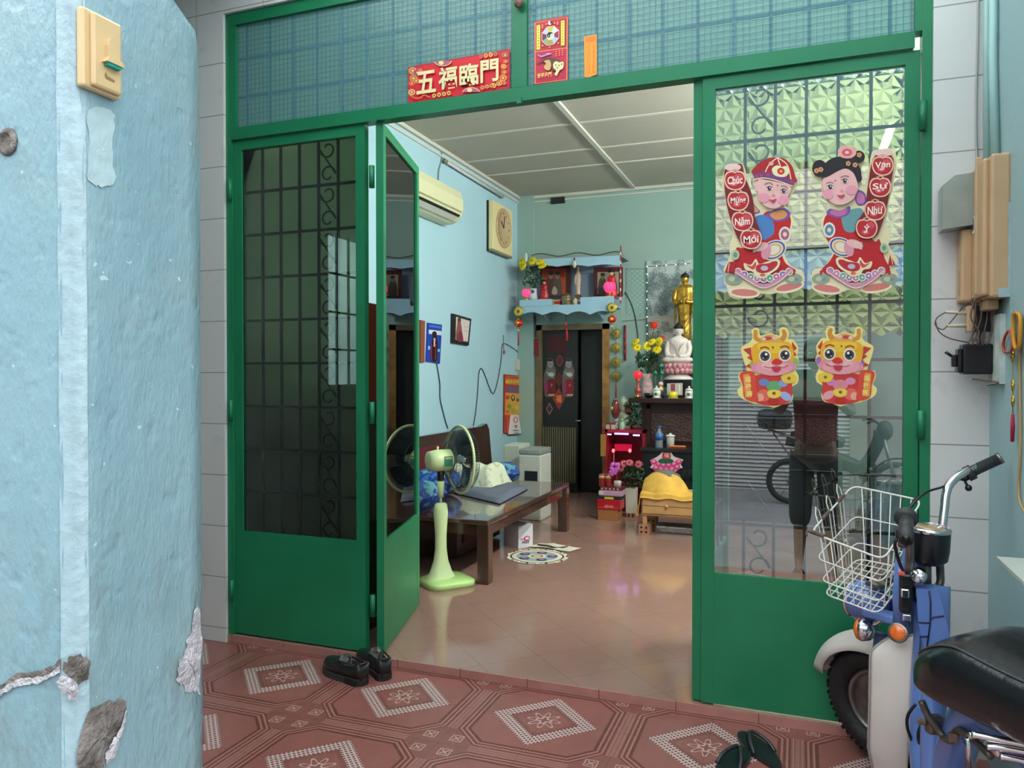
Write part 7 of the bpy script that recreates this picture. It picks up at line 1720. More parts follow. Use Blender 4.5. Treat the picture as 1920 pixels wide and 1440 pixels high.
lidded('white lidded tea cup on the altar, left of the yellow candle', 1231, 4.06); lidded('white lidded tea cup on the altar at the green door edge', 1292, 4.06)
b_ = on_alt(1262, 4.05); s_ = vs(4.05, 1262, 735); r0 = thing('candle_glass', 'yellow candle in a low glass in front of the Buddha', 'candle', b_)
MB().use(mat('yellow_wax', (.75, .62, .03), .3)).lathe([(8.5 * s_, 1 * s_), (9 * s_, 12 * s_), (0, 12 * s_)], b_, 18).build('wax', None, r0); MB().use(g('b8b070', .15)).lathe([(10.5 * s_, 0), (11 * s_, 1.2 * s_), (0, 1.3 * s_)], b_, 18).build('saucer', None, r0)
b_ = on_alt(1239, 4.12); r0 = thing('monk_figurine', 'tiny bald monk figurine behind the left tea cup', 'figurine', b_); s_ = vs(4.1, 1239, 725)
MB().use(g('1c1a22')).lathe([(6 * s_, 0), (6 * s_, 10 * s_), (4 * s_, 14 * s_)], b_, 12).use(g('d8b878')).lathe([(4.5 * s_, 13 * s_), (5 * s_, 18 * s_), (2 * s_, 22 * s_)], b_, 12).build('robe', None, r0); MB().use(g('e0a8a0')).ball(b_ + UZ * 26 * s_, 4.6 * s_, 12, 8).build('head', None, r0)
c = bwc(4.16, th=.01); c.base([(1251, 719), (1280, 718), (1280, 741), (1251, 741)], g('bdb4ac')); c.poly([(1258, 720), (1266, 720), (1266, 733), (1258, 733)], g('8a3440')); c.poly([(1273, 721), (1276, 721), (1276, 738), (1273, 738)], g('e0d8c8'))
q = c.p((1265, 741)); c.mb.use(g('7a7068')).bb((q.x - .02, 4.16, zt2), (q.x + .02, 4.18, q.z + .01)); tag(c.build('card_stand', loc=(q.x, 4.16, zt2)), 'small pale card with a red picture standing under the white Buddha', 'card')
b_ = on_alt(1218, 4.08); tag(MB().use(g('16181a', .3)).lathe([(.03, 0), (.05, .02), (.055, .045), (.0, .03)], b_, 18).build('dark_bowl', loc=b_), 'small dark bowl between the red lamp and the left tea cup', 'bowl')
for nm, px, m_ in (('green_bauble', 1240, '1c6a48'),):
    for i, (px, py) in enumerate(((1240, 686), (1229, 699), (1241, 699))): q = PY(4.2, px, py); tag(MB().use(g('2c8a60', .15)).ball(q, .02, 12, 8).tube([q, Vector((q.x, q.y, zt2))], .003, 5).build('green_bauble', loc=q), ('uppermost green glass ball beside the lotus base of the Buddha', 'lower left green glass ball by the lotus base, nearest the vase', 'lower right green glass ball touching the lotus base side')[i], 'ornament', 'green glass balls by the Buddha')
# ledge things
zL = zl
def on_led(px, y=3.95): q = PY(y, px, 840); return Vector((q.x, y, zL))
b_ = on_led(1236); s_ = vs(3.95, 1236, 820); r0 = thing('water_bottle', 'clear plastic water bottle with a blue label and cap on the altar ledge', 'bottle', b_)
MB().use(mat('clear_plastic', (.45, .55, .62), .1, trans=.6)).lathe([(7 * s_, 0), (7.2 * s_, 2 * s_), (6.8 * s_, 8 * s_), (7.2 * s_, 20 * s_), (6 * s_, 26 * s_), (3 * s_, 33 * s_), (2.8 * s_, 37 * s_)], b_, 18).build('body', None, r0)
MB().use(g('3a64a8', .3)).lathe([(7.3 * s_, 15 * s_), (7.3 * s_, 27 * s_)], b_, 18).build('label', None, r0); MB().use(g('2456a8', .3)).lathe([(3.4 * s_, 37 * s_), (3.4 * s_, 41 * s_), (0, 41 * s_)], b_, 14).build('cap', None, r0)
b_ = on_led(1257); r0 = thing('lidded_mug', 'tall white lidded mug beside the water bottle', 'mug', b_)
MB().use(g('c8c8c0', .3)).lathe([(7 * s_, 0), (7.5 * s_, 20 * s_), (7 * s_, 23 * s_)], b_, 18).build('mug', None, r0); MB().use(g('d8d8d0', .3)).lathe([(8.8 * s_, 22 * s_), (8.8 * s_, 24 * s_), (2 * s_, 26 * s_), (2 * s_, 28 * s_), (0, 28.5 * s_)], b_, 18).build('lid', None, r0)
b_ = on_led(1270, 3.91); tag(MB().use(g('8a2414', .3)).bb(b_ + Vector((-.07, -.03, 0)), b_ + Vector((.075, .03, .022)), bev=.004).use(g('d8a060', .3)).bb(b_ + Vector((-.068, -.025, .022)), b_ + Vector((.073, .028, .028)), bev=.002).build('lacquer_box', loc=b_), 'flat red box with a tan lid in front of the white mug', 'box')
# paper lotus
c = bwc(3.878, th=.008); cx_, cy_ = 1249, 868
out = []
for i in range(15):
    t = R(180 + 180 * i / 14); r1 = 31 if i % 2 == 0 else 25; out.append((cx_ + r1 * math.cos(t), cy_ + 18 * math.sin(t) * (1 if i % 2 == 0 else .8) + (0)))
out = [(1219, 863), (1231, 857), (1238, 852), (1243, 845), (1250, 843), (1257, 845), (1262, 854), (1266, 857), (1281, 862), (1276, 870), (1280, 877), (1272, 879), (1268, 884), (1258, 884), (1250, 886), (1240, 884), (1232, 882), (1227, 879), (1219, 877), (1224, 869)]
c.base(out, g('e8c8d0', .5))
for i, (x, y) in enumerate([(1226, 866), (1235, 870), (1244, 872), (1254, 872), (1264, 870), (1273, 866), (1230, 877), (1240, 880), (1250, 881), (1260, 880), (1270, 876)]): c.ell(x, y, 6, 5.5, g('d03a78', .5), n=10); c.ell(x, y - 1.5, 3.4, 3, g('f090b4', .5), n=8)
c.sm([(1236, 862), (1248, 858), (1262, 862), (1260, 868), (1238, 868)], g('1c5a3c', .5)); c.sm([(1243, 850), (1250, 846), (1257, 851), (1257, 859), (1243, 859)], g('b83038', .5)); T2(c, '福', 1250, 853, 9, 9, g('f0d8c0', .5))
q = c.p((1250, 884)); tag(c.build('paper_lotus', loc=q), 'pink paper lotus fixed to the black altar front above the yellow cloth', 'ornament')
# wooden drawer box on bricks, cushion and yellow cloth
DY = 3.02
a, b = PY(DY, 1202, 970), PY(DY, 1300, 932); x1 = PY(DY, 1325, 950).x; zb_, zt3 = PY(DY, 1202, 966).z, PY(DY, 1250, 930).z
dw = thing('drawer_box', 'small pine drawer box on brick feet in front of the altar', 'drawer box', Vector(((a.x + x1) / 2, DY, .08)))
mat('pine', (.56, .30, .12), .45, var=.12, vs=9)
MB().use('pine').bb((a.x, DY, zb_), (x1, DY + .42, zt3), bev=.006).build('body', None, dw)
for x in (a.x + .012, x1 - .045):
    for y in (DY + .01, DY + .38): MB().use('pine').bb((x, y, .08), (x + .03, y + .03, zb_ + .01)).build('leg', None, dw)
dd_ = MB().use('pine').bb((a.x + .012, DY - .012, zb_ + .02), (x1 - .012, DY, zt3 - .01), bev=.003).build('drawer', None, dw)
MB().use('olive_wood').bb((a.x + .01, DY - .0135, (zb_ + zt3) / 2 - .002), (x1 - .01, DY - .012, (zb_ + zt3) / 2 + .002)).build('groove', None, dd_)
MB().use('pine').ball(PY(DY - .022, 1250, 950), (.014, .014, .014), 12, 8).build('knob', None, dd_)
bk_ = mat('red_brick', (.42, .19, .11), .85, var=.2, vs=20, bump=.3, bs=60)
def brick(label, x, y, w=.085, h_=.08, d=.17):
    r0 = thing('brick', label, 'brick', (x, y, 0), 'hollow bricks under the altar things')
    mb = MB().use('red_brick'); t = .012; mb.bb((x, y, 0), (x + w, y + d, h_)); mb.build('block', None, r0)
    mb = MB().use('ac_dark_slot')
    for i in (.28, .72):
        for j in (.28, .72): mb.lathe([(.009, 0), (.0, .0005)], Vector((x + w * i, y - .0005, h_ * j)), 12, axis=(0, -1, 0))
    hs = mb.build('holes', None, r0)
brick('hollow red brick under the near left leg of the pine drawer box', a.x - .02, DY - .005)
brick('hollow red brick under the near right leg of the pine drawer box', x1 - .07, DY - .005)
brick('hollow red brick under the far left leg of the pine drawer box', a.x - .02, DY + .30, d=.12)
brick('hollow red brick under the far right leg of the pine drawer box', x1 - .07, DY + .30, d=.12)
mb = MB().use(mat('silver_foil', (.5, .5, .5), .25, .9, bump=.8, bs=40)); mb.bb((a.x + .09, DY + .12, .0), (x1 - .09, DY + .30, .055), bev=.01); tag(mb.build('foil_tray', loc=(a.x + .2, DY + .2, 0)), 'crumpled silver foil tray on the floor under the pine drawer box', 'tray')
cu_ = Vector(((PY(3.25, 1246, 900)).x, 3.25, zt3)); hc_ = PY(3.25, 1246, 882).z - zt3
mb = MB().use(mat('grey_cushion', (.12, .11, .10), .8, bump=.2, bs=60)); mb.lathe([(.155, 0), (.16, .01), (.15, hc_ * .45), (.12, hc_ * .8), (.06, hc_), (0, hc_ * 1.02)], cu_, 26); tag(mb.build('wooden_fish_drum', loc=cu_), 'grey rounded drum under the yellow cloth on the pine drawer box', 'drum')
mb = MB().use(mat('yellow_towel', (.66, .37, .06), .85, bump=.35, bs=70, var=.12, vs=9))
xa_, xb2 = a.x - .035, x1 + .03
def cloth(u, v):
    x = xa_ + (xb2 - xa_) * u; y = DY - .03 + .20 * v
    r_ = math.hypot((x - cu_.x) / .215, (y - cu_.y + .0) / .235); top_ = zt3 + .010 + (hc_ * .90) * max(0, 1 - r_ ** 2.4) ** .8 if r_ < 1 else zt3 + .010
    top_ += .008 * math.sin(u * 17 + v * 5) * math.sin(u * PI) + .012 * max(0, math.sin(u * 6 + v * 4)) * math.sin(v * PI)
    if y < DY - .012: top_ -= .035
    if x < a.x - .012: top_ -= .14 * (1 - v * .5)
    return Vector((x, y, top_))
mb.grid(lambda u, v: cloth(u ** 1.0, v), 60, 30)
tag(mb.build('yellow_cloth', loc=(cu_.x, DY + .1, zt3), mods=[('SOLIDIFY', dict(thickness=.005)), SUB(1)]), 'mustard yellow towel draped over the drum on the pine drawer box', 'cloth')
# ---- low god altar with neon, left of the cabinet
NY = 3.98
def N_(px, py, dy=0): return PY(NY + dy, px, py)
la3 = thing('low_altar', 'low red altar box lit by purple and red lamps beside the tall cabinet', 'altar', N_(1165, 960))
zf0 = N_(1165, 806).z; xa_, xb3 = N_(1128, 850).x, PY(LYd + .03, 1205, 900).x - .006
mat('altar_red', (.25, .01, .02), .35)
MB().use('altar_red').bb((xa_, NY + .02, zf0 - .03), (xb3, NY + .40, zf0)).bb((xa_ + .03, NY + .38, .0), (xb3, NY + .40, zf0)).bb((xa_ + .03, NY + .02, 0), (xa_ + .05, NY + .40, zf0)).bb((xb3 - .02, NY + .02, 0), (xb3, NY + .40, zf0)).bb((xa_ + .03, NY + .02, 0), (xb3, NY + .40, .12)).build('case', None, la3)
MB().use(mat('uv_lamp', (.4, .1, .8), .4, emit=(.62, .25, 1.0), es=4.)).bb(N_(1152, 814.5), N_(1178, 812.5) + UY * .01).bb(N_(1139, 815.5), N_(1146, 813.5) + UY * .01).bb(N_(1187, 817.5), N_(1199, 815) + UY * .01).build('neon_strip', None, la3)
MB().use(mat('red_glow_panel', (.5, .01, .04), .4, emit=(.7, .0, .06), es=.35)).bb(N_(1152, 845, .2), N_(1185, 833, .22)).build('red_panel', None, la3)
for px in (1150, 1181): MB().use(mat('lit_red_bulb', (1, .1, .1), .4, emit=(1, .06, .05), es=5.) if 'lit_red_bulb' not in M else 'lit_red_bulb').ball(N_(px, 845), (.014, .014, .018), 12, 8).build('bulb', None, la3)
MB().use(g('8a3038', .4)).cyl(N_(1151, 849), N_(1151, 895), .006, n=8).build('candlestick', None, la3)
c = bwc(NY - .01, th=.02); c.base([(1127, 814), (1137, 815), (1136, 855), (1127, 855)], g('a06a28'))
tag(c.build('wooden_plaque', loc=c.p((1132, 835))), 'plain ochre wooden plaque hung on the left side of the low red altar', 'plaque')
# things on the low altar top
def on_low(px, y=4.08): q = PY(y, px, 800); return Vector((q.x, y, zf0))
gl = mat('grey_green_stone', (.30, .33, .24), .45, var=.35, vs=25)
b_ = on_low(1169, 4.15); s_ = vs(4.15, 1169, 780); r0 = thing('old_man_statue', 'grey-green longevity statue with a tall bald head on the low altar', 'statue', b_)
MB().use(gl).lathe([(15 * s_, 0), (17 * s_, 10 * s_), (16 * s_, 25 * s_), (11 * s_, 33 * s_), (7 * s_, 37 * s_)], b_, 20, sy=.8).build('body', None, r0)
MB().use(gl).ball(b_ + UZ * 47 * s_, (8 * s_, 8 * s_, 14 * s_), 16, 10).ball(b_ + Vector((0, -7 * s_, 38 * s_)), (5 * s_, 4 * s_, 8 * s_), 12, 8).ball(b_ + Vector((0, -8 * s_, 46 * s_)), (1.6 * s_, 2 * s_, 2.4 * s_), 8, 6).build('head', None, r0)
MB().use(g('7a2c20')).ball(b_ + Vector((11 * s_, -9 * s_, 33 * s_)), 6 * s_, 10, 7).build('peach', None, r0)
b_ = on_low(1166, 4.02); r0 = thing('porcelain_statuette', 'small pale green porcelain statuette in front of the longevity statue', 'statuette', b_)
MB().use(g('9cab8c', .3)).lathe([(5.5 * s_, 0), (5.8 * s_, 5 * s_), (5 * s_, 12 * s_), (2.2 * s_, 15 * s_)], b_, 14, sy=.8).build('body', None, r0); MB().use(g('9cab8c', .3)).ball(b_ + UZ * 17.5 * s_, (2.8 * s_, 2.8 * s_, 3.4 * s_), 10, 7).build('head', None, r0)
b_ = on_low(1155, 4.05); r0 = thing('lion_statuette', 'small grey stone lion on the low altar beside the porcelain statuette', 'statuette', b_)
MB().use(mat('grey_stone', (.33, .32, .28), .6, var=.3, vs=30)).ball(b_ + UZ * 8 * s_, (5 * s_, 6 * s_, 8 * s_), 12, 8).ball(b_ + Vector((0, -3 * s_, 17 * s_)), 5 * s_, 12, 8).ball(b_ + Vector((-3.5 * s_, -5 * s_, 3 * s_)), (2 * s_, 3 * s_, 3 * s_), 8, 6).ball(b_ + Vector((3.5 * s_, -5 * s_, 3 * s_)), (2 * s_, 3 * s_, 3 * s_), 8, 6).build('body', None, r0)
b_ = on_low(1146, 4.03); tag(MB().use(g('b8a890')).bb(b_ + Vector((-.045, -.02, 0)), b_ + Vector((.045, .03, .045)), bev=.003).use(g('8a1c28')).bb(b_ + Vector((-.046, -.021, .045)), b_ + Vector((.046, .031, .058))).bb(b_ + Vector((-.008, -.022, 0)), b_ + Vector((.004, -.02, .05))).build('gift_box', loc=b_), 'small tan box with a red lid and ribbon on the low altar', 'box')
q = PY(4.0, 1154, 765); r0 = thing('red_gourd', 'hanging dark red lacquered gourd left of the longevity statue', 'ornament', q)
MB().use(mat('dark_red_gourd', (.16, .02, .015), .2, coat=.5, var=.4, vs=20)).lathe([(0, -20 * s_), (6 * s_, -16 * s_), (9 * s_, -6 * s_), (6.5 * s_, 4 * s_), (7 * s_, 8 * s_), (4 * s_, 14 * s_), (0, 16 * s_)], q, 18).build('gourd', None, r0)
MB().use('gold_metal').ball(q + Vector((-5 * s_, -6 * s_, -1 * s_)), (2.4 * s_, 1.5 * s_, 4 * s_), 8, 6).ball(q + UZ * 16 * s_, 1.6 * s_, 8, 5).build('gold_mark', None, r0); MB().use('red_thread').tube([q + UZ * 16 * s_, PY(4.0, 1154, 715)], .003, 5).build('cord', None, r0)
b_ = on_low(1190, 4.12); r0 = thing('artificial_plant', 'dark green leafy plant between the low altar statue and the cabinet', 'plant', b_); bouquet(r0, b_, [], leaves=40, hh=.24, spread=.09, seed=9)
MB().use(g('5a1a18')).lathe([(.03, 0), (.035, .04)], b_, 12).build('pot', None, r0)
# floor things before the low altar
def fb_(name, label, l, t, r_, b, y, dep, m, cat, grp=None, extra=None):
    mb = bx(y, l, t, r_, b, dep, m, bev=.004)
    if extra: extra(mb)
    q = PY(y, (l + r_) / 2, b); return tag(mb.build(name, loc=q), label, cat, grp)
BYd = 3.50
q0_ = PY(BYd, 1140, 975)
def base_z(mb): pass
ctn = g('a0673c')
mb = MB().use(ctn); A_ = PY(BYd, 1121, 975); B_ = PY(BYd, 1159, 957); mb.bb((A_.x, BYd, 0), (B_.x, BYd + .16, B_.z), bev=.003); tag(mb.build('cardboard_box', loc=(A_.x, BYd, 0)), 'low brown cardboard box on the floor under the red box', 'box')
z1_ = B_.z; C_ = PY(BYd, 1163, 938); mb = MB().use(g('b01020', .35)).bb((A_.x - .005, BYd - .005, z1_), (C_.x, BYd + .17, C_.z), bev=.004)
c = bwc(BYd - .0055, th=.0003); T2(c, 'BÁNH', 1142, 949, 16, 6, g('e8a8a0'), bold=.02); mb.use(g('d86a60')).bb((A_.x, BYd - .0056, z1_ + .018), (C_.x - .01, BYd - .005, z1_ + .021))
rb_ = mb.build('red_box', loc=(A_.x, BYd, z1_)); tag(rb_, 'bright red box lying on the cardboard box before the low altar', 'box'); c.build('lettering', None, rb_)
z2_ = C_.z; D_ = PY(BYd, 1165, 932); mb = MB().use(g('1a1618')).bb((A_.x, BYd, z2_), (C_.x + .01, BYd + .16, z2_ + .028), bev=.003).use(g('c8b82c')).bb((A_.x + .06, BYd - .004, z2_ + .004), (A_.x + .14, BYd - .001, z2_ + .022)); tag(mb.build('black_packet', loc=(A_.x, BYd, z2_)), 'black packet with a yellow stripe on top of the red box', 'packet')
mb = MB().use(g('b890a8')).bb((A_.x + .01, BYd, z2_ + .028), (C_.x + .015, BYd + .15, z2_ + .082), bev=.01).use(g('c8c4c0')).bb((A_.x + .008, BYd - .004, z2_ + .04), (A_.x + .05, BYd, z2_ + .07)); tag(mb.build('wrapped_packet', loc=(A_.x, BYd, z2_ + .03)), 'lilac wrapped packet on the black packet', 'packet')
mb = MB().use(g('5c1824')).bb((A_.x + .02, BYd, z2_ + .082), (C_.x + .015, BYd + .15, z2_ + .107), bev=.003).use(g('c8a8a0'))
for k in range(5): mb.bb((A_.x + .03 + k * .035, BYd - .002, z2_ + .088), (A_.x + .045 + k * .035, BYd, z2_ + .100))
tag(mb.build('patterned_box', loc=(A_.x, BYd, z2_ + .09)), 'flat maroon box with pale squares under the two cans', 'box')
zc3 = z2_ + .107
can0 = None
for i, px in enumerate((1129, 1140.5)):
    p_ = PY(BYd + .05, px, 900); p_.z = zc3
    if can0 is None:
        can0 = thing('drink_can', 'red and gold drink can, left one of the two on the box pile', 'can', p_, 'red and gold drink cans')
        MB().use(mat('can_red', (.42, .05, .05), .25, .5, var=.3, vs=30)).lathe([(.026, 0), (.029, .004), (.029, .10), (.026, .108)], p_, 18).build('can_body', None, can0); MB().use(g('c89a60', .3)).lathe([(.0292, .07), (.0292, .095)], p_, 18).build('band', None, can0); MB().use('chrome').lathe([(.026, .108), (.024, .111), (0, .109)], p_, 18).build('lid', None, can0)
    else: copy_thing(can0, p_ - Vector(can0['_w']), 'red and gold drink can, right one of the two on the box pile')
p_ = PY(BYd + .04, 1158, 905); p_.z = zc3; r0 = thing('pink_orchid', 'pink artificial orchid beside the cans', 'flowers', p_); MB().use(g('c8b8b0')).lathe([(.03, 0), (.034, .05), (.03, .055)], p_, 14).build('cup', None, r0)
rr = random.Random(12); mb = MB().use(mat('magenta_petal', (.62, .12, .50), .6))
for k in range(16): mb.ball(PY(BYd + .03, 1152 + rr.uniform(-6, 8), 880 + rr.uniform(-9, 10)) , (.026, .012, .018), 8, 5, rot=Matrix.Rotation(rr.uniform(0, 6), 4, 'Y'))
mb.build('petals', None, r0); MB().use(grn).tube([p_ + UZ * .03, PY(BYd + .03, 1154, 880)], .004, 5).build('stem', None, r0)
# white tall pot with pink flowers on a brick
PYd = 3.72; b_ = PY(PYd, 1182, 962); zb4 = PY(PYd, 1182, 962).z
brick('hollow red brick under the tall white flower pot', PY(PYd, 1174.5, 970).x, PYd - .01, w=.085, h_=zb4, d=.12)
fp = thing('flower_pot', 'tall white pot of pink and green flowers standing on a brick', 'flower pot', b_)
ztp = PY(PYd, 1182, 916).z; w0, w1 = (PY(PYd, 1192, 950) - PY(PYd, 1173, 950)).length / 2, 0
cx4 = b_ + UY * .05
mb = MB().use(g('cfc8b8', .4)); h5 = ztp - zb4; mb.add([cx4 + Vector((sx * k, sy * k, zz)) for k, zz in ((w0 * .92, 0), (w0 * 1.05, h5), (w0 * .9, h5), (w0 * .85, h5 - .02)) for sx, sy in ((-1, -1), (1, -1), (1, 1), (-1, 1))], [(4 * i + j, 4 * i + (j + 1) % 4, 4 * i + 4 + (j + 1) % 4, 4 * i + 4 + j) for i in range(3) for j in range(4)] + [(0, 3, 2, 1), (12, 13, 14, 15)], False); mb.build('pot', None, fp)
bouquet(fp, cx4 + UZ * h5, [PY(PYd - .02, 1170, 870), PY(PYd - .02, 1180, 868), PY(PYd - .02, 1197, 871), PY(PYd - .02, 1165, 878)], m1=g('c05a68', .7), m2=g('8a2838', .7), r=.042, leaves=90, hh=.22, spread=.12, seed=6)
r0 = thing('red_bottle', 'dark red bottle standing at the left of the low altar', 'bottle', PY(3.9, 1139, 900)); b_ = PY(3.9, 1139, 900); b_.z = .12; s_ = vs(3.9, 1139, 880)
MB().use(g('7a1028', .25)).lathe([(9 * s_, 0), (9.5 * s_, 3 * s_), (9 * s_, 30 * s_), (4 * s_, 42 * s_), (2.5 * s_, 50 * s_)], Vector((b_.x, 3.85, 0)), 16).build('body', None, r0)
MB().use(g('b89080', .3)).lathe([(2.8 * s_, 50 * s_), (2.8 * s_, 55 * s_), (0, 55 * s_)], Vector((b_.x, 3.85, 0)), 12).build('cap', None, r0)
# ================================================================== THE PHOTOGRAPHER, mirrored in the door glass
G0 = -.30
mat('skin', (.15, .08, .055), .5); mat('black_hair', (.01, .008, .007), .45); mat('red_shirt', (.13, .015, .02), .8, var=.15, vs=8); mat('dark_shorts', (.03, .03, .035), .8)
ps = thing('person', 'person in a red shirt and dark shorts photographing the doorway, mirrored in the glass', 'person', (.12, -3.42, G0))
def skinned(name, joints, edges, m, parent, root=0, sub=2):
    me = bpy.data.meshes.new(name); org = Vector(parent['_w'])
    me.from_pydata([Vector(j[0]) - org for j in joints], edges, [])
    o = bpy.data.objects.new(name, me); COL.objects.link(o); o.parent = parent; o['_w'] = tuple(org)
    sk = o.modifiers.new('skin', 'SKIN'); sk.use_smooth_shade = True
    if not me.skin_vertices: me.attributes.new  # layer comes with the modifier below
    bm = bmesh.new(); bm.from_mesh(me); ly = bm.verts.layers.skin.verify(); bm.verts.ensure_lookup_table()
    for i, j in enumerate(joints):
        r_ = j[1]; bm.verts[i][ly].radius = r_ if isinstance(r_, tuple) else (r_, r_); bm.verts[i][ly].use_root = (i == root)
    bm.to_mesh(me); bm.free(); me.materials.append(M[m])
    s_ = o.modifiers.new('sub', 'SUBSURF'); s_.levels = sub; s_.render_levels = sub
    return o
pc = CAM - _f * .028            # centre of the phone
hL, hR = pc - _r * .088, pc + _r * .088
J = [((.12, -3.44, .68), (.15, .11)), ((.12, -3.44, .84), (.135, .10)), ((.12, -3.43, 1.02), (.155, .11)), ((.12, -3.43, 1.16), (.13, .09)), ((.12, -3.42, 1.26), (.055, .055)), ((.115, -3.40, 1.34), (.05, .055)),
     ((-.06, -3.43, 1.17), .055), ((-.16, -3.33, .97), .043), (tuple(hL - _f * .06 - UZ * .06), .026), (tuple(hL - UZ * .012 - _f * .02), (.026, .017)),
     ((.30, -3.43, 1.17), .055), ((.38, -3.33, .97), .043), (tuple(hR - _f * .06 - UZ * .06), .026), (tuple(hR - UZ * .012 - _f * .02), (.026, .017)),
     ((.03, -3.44, .60), .095), ((.01, -3.40, .17), .058), ((0, -3.45, -.20), .036), ((0, -3.35, -.262), (.035, .026)), ((0, -3.26, -.27), (.035, .018)),
     ((.21, -3.44, .60), .095), ((.24, -3.42, .17), .058), ((.25, -3.49, -.20), .036), ((.26, -3.39, -.262), (.035, .026)), ((.265, -3.30, -.27), (.035, .018)),
     ((.01, -3.43, .02), .056), ((.245, -3.46, .02), .056)]
E_ = [(0, 1), (1, 2), (2, 3), (3, 4), (4, 5), (3, 6), (6, 7), (7, 8), (8, 9), (3, 10), (10, 11), (11, 12), (12, 13), (0, 14), (14, 15), (15, 24), (24, 16), (16, 17), (17, 18), (0, 19), (19, 20), (20, 25), (25, 21), (21, 22), (22, 23)]
skinned('body', J, E_, 'skin', ps)
hc = Vector((.11, -3.37, 1.425))
mb = MB().use('skin')
def headf(u, v):
    a = 2 * PI * u; b = -PI / 2 + PI * v; x, y, z = math.cos(b) * math.cos(a), math.cos(b) * math.sin(a), math.sin(b)
    rx = .074 * (1 - .18 * max(0, -z)); ry = .093 * (1 - .12 * max(0, -z)); p = Vector((x * rx, y * ry, z * .115))
    if y > .3: p.y -= .008 * math.exp(-((z - .12) / .12) ** 2) * (abs(x) > .2)      # eye hollows
    p.y += .020 * math.exp(-((x / .16) ** 2) - ((z + .12) / .2) ** 2) * (y > 0)      # nose
    p.y += .006 * math.exp(-((x / .35) ** 2) - ((z + .45) / .12) ** 2) * (y > 0)     # lips
    return hc + p
mb.grid(headf, 40, 26, closeu=True)
for s_ in (-1, 1): mb.ball(hc + Vector((s_ * .076, -.005, -.005)), (.010, .020, .032), 10, 8)
hd2 = mb.build('head', None, ps)
mb = MB().use(g('f0ece8', .3)); [mb.ball(hc + Vector((s_ * .031, .078, .014)), (.014, .009, .009), 10, 8) for s_ in (-1, 1)]; mb.use(g('1c120e', .3)); [mb.ball(hc + Vector((s_ * .031, .085, .014)), .006, 8, 6) for s_ in (-1, 1)]; mb.build('eyes', None, hd2)
MB().use(g('7a3a34')).ball(hc + Vector((0, .086, -.055)), (.024, .007, .007), 12, 6).build('mouth', None, hd2)
mb = MB().use('black_hair'); mb.grid(lambda u, v: hc + Vector((0, -.012, .012)) + Vector((math.cos(2 * PI * u) * math.cos(-.25 + 1.82 * v) * .083, math.sin(2 * PI * u) * math.cos(-.25 + 1.82 * v) * .098 - (.022 * (1 - v) if math.sin(2 * PI * u) > .2 else 0), math.sin(-.25 + 1.82 * v) * .122 + (.055 * (1 - v) if math.sin(2 * PI * u) > .2 else -.03 * (1 - v)))), 30, 12, closeu=True); mb.build('hair', None, ps)
mb = MB().use('black_hair'); [mb.tube([hc + Vector((s_ * .018, .086, .036)), hc + Vector((s_ * .045, .078, .036))], .004, 6) for s_ in (-1, 1)]; mb.build('eyebrows', None, hd2)
# shirt and shorts over the body
SJ = [((.12, -3.44, .66), (.175, .135)), ((.12, -3.44, .84), (.165, .125)), ((.12, -3.43, 1.02), (.18, .13)), ((.12, -3.43, 1.17), (.15, .105)), ((.12, -3.425, 1.235), (.075, .07)), ((-.065, -3.43, 1.175), .072), ((-.135, -3.37, 1.04), .064), ((.305, -3.43, 1.175), .072), ((.36, -3.37, 1.04), .064)]
skinned('shirt', SJ, [(0, 1), (1, 2), (2, 3), (3, 4), (3, 5), (5, 6), (3, 7), (7, 8)], 'red_shirt', ps)
SJ = [((.12, -3.44, .70), (.165, .125)), ((.02, -3.44, .58), .11), ((.005, -3.41, .05), .085), ((.22, -3.44, .58), .11), ((.24, -3.43, .05), .085)]
skinned('shorts', SJ, [(0, 1), (1, 2), (0, 3), (3, 4)], 'dark_shorts', ps)
# hands: palms end the arms; four fingers and a thumb close on each end of the phone
for s_, hp in ((-1, hL), (1, hR)):
    mb = MB().use('skin'); pal = hp - UZ * .01 - _f * .02
    for k in range(4):
        b0 = pal + UZ * (.030 - .019 * k) - _f * .004 + _r * (s_ * .014); ln = (.9, 1, .95, .78)[k]
        mb.tube(cr([b0, b0 + _f * .016 * ln + _r * s_ * .006, b0 + _f * .022 * ln - _r * (s_ * .014), b0 + _f * .016 * ln - _r * (s_ * .034 * ln)], 4, False), [.0085] * 6 + [.0078] * 4 + [.0065] * 3, 8)
    t0 = pal - UZ * .022 - _f * .012; mb.tube(cr([t0, t0 + UZ * .018 - _f * .012 - _r * s_ * .012, t0 + UZ * .034 - _f * .010 - _r * (s_ * .034)], 4, False), [.011] * 4 + [.009] * 4 + [.007], 8)
    mb.ball(pal, (.020, .017, .038), 14, 10)
    mb.build('hand', None, ps)
pq = Matrix((_r, _f, _u)).transposed().to_4x4()
tag(MB().use('black_plastic').box(pc, (.155, .008, .075), pq, bev=.004).build('phone', loc=pc), 'black phone held up sideways by the person in the red shirt', 'phone')
for x, y in ((0, -3.33), (.262, -3.37)):
    o = Vector((x, y, G0)); r0 = thing('sandal', 'dark sandal worn on the %s foot of the person in the red shirt' % ('right' if x > .1 else 'left'), 'sandal', o)
    MB().use('slipper_foam').prism([(.046 * math.cos(2 * PI * i / 24) * (1 + .12 * math.sin(2 * PI * i / 24)), .135 * math.sin(2 * PI * i / 24)) for i in range(24)], o, UX, UY, UZ, .018).build('sole', None, r0)
    MB().use('slipper_strap').tube(cr([o + Vector((-.042, .0, .018)), o + Vector((-.02, .03, .062)), o + Vector((0, .07, .045)), o + Vector((.02, .03, .062)), o + Vector((.042, 0, .018))], 4, False), .006, 6).build('strap', None, r0)
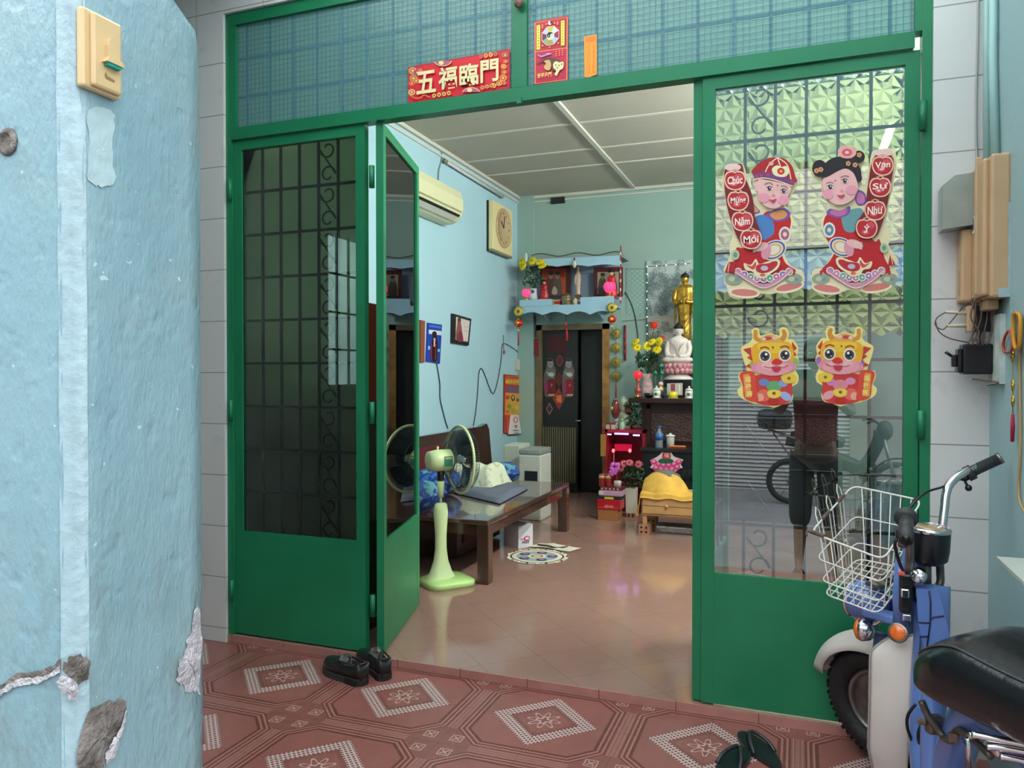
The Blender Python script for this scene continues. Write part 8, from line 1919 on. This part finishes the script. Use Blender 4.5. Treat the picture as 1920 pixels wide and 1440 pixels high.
# dark motorbike with a top box, parked across the street
mk = thing('motorcycle', 'dark motorbike parked before the grey shutter across the street, seen mirrored', 'motorcycle', (.3, -6.8, G0))
for x in (-.1, 1.05):
    c = Vector((x, -6.8, G0 + .28)); mb = MB().use('black_rubber'); mb.grid(lambda u, v: c + (UX * math.cos(2 * PI * u) + UZ * math.sin(2 * PI * u)) * (.245 + .035 * math.cos(2 * PI * v)) + UY * (.035 * math.sin(2 * PI * v)), 36, 10)
    wh_ = mb.build('wheel', None, mk); mb = MB().use('old_steel').cyl(c - UY * .05, c + UY * .05, .035)
    for k in range(12): mb.tube([c, c + (UX * math.cos(k * PI / 6) + UZ * math.sin(k * PI / 6)) * .215], .003, 4)
    mb.build('spokes', None, wh_)
MB().use(g('1c1e22', .35)).tube(cr([(-.15, -6.8, .48), (.15, -6.8, .42), (.45, -6.8, .25), (.7, -6.8, .2), (.85, -6.8, .45), (.88, -6.8, .62)], 5, False), [.07] * 6 + [.09] * 8 + [.07] * 12, 14).build('body', None, mk)
MB().use('seat_vinyl').tube(cr([(-.1, -6.8, .52), (.2, -6.8, .51), (.5, -6.8, .46)], 5, False), [.06, .075, .085, .09, .09, .09, .09, .09, .08, .07, .05], 14).build('seat', None, mk)
MB().use('old_steel').tube([(.92, -6.75, .55), (1.05, -6.75, G0 + .28)], .018, 8).tube([(.92, -6.85, .55), (1.05, -6.85, G0 + .28)], .018, 8).build('fork', None, mk)
MB().use('black_plastic').tube(cr([(.72, -6.5, .72), (.80, -6.6, .74), (.86, -6.8, .70), (.80, -7.0, .74), (.72, -7.1, .72)], 5, False), .014, 8).build('handlebar', None, mk)
MB().use(g('1c1e22', .35)).ball((.93, -6.8, .62), (.09, .11, .12)).build('headlamp', None, mk)
MB().use('old_steel').tube([(-.02, -6.72, .50), (-.36, -6.72, .60)], .010, 8).tube([(-.02, -6.88, .50), (-.36, -6.88, .60)], .010, 8).tube([(-.05, -6.8, .2), (-.30, -6.8, .56)], .010, 8).build('rack', None, mk)
q = Vector((-.28, -6.8, .60)); tb = thing('top_box', 'black rounded top box on the rack of the motorbike across the street', 'top box', q)
MB().use(g('202428', .3)).box(q + UZ * .13, (.40, .36, .24), bev=.07).build('shell', None, tb)
MB().use(g('4c5258', .3)).box(q + UZ * .15, (.42, .375, .018), bev=.008).build('rim', None, tb)
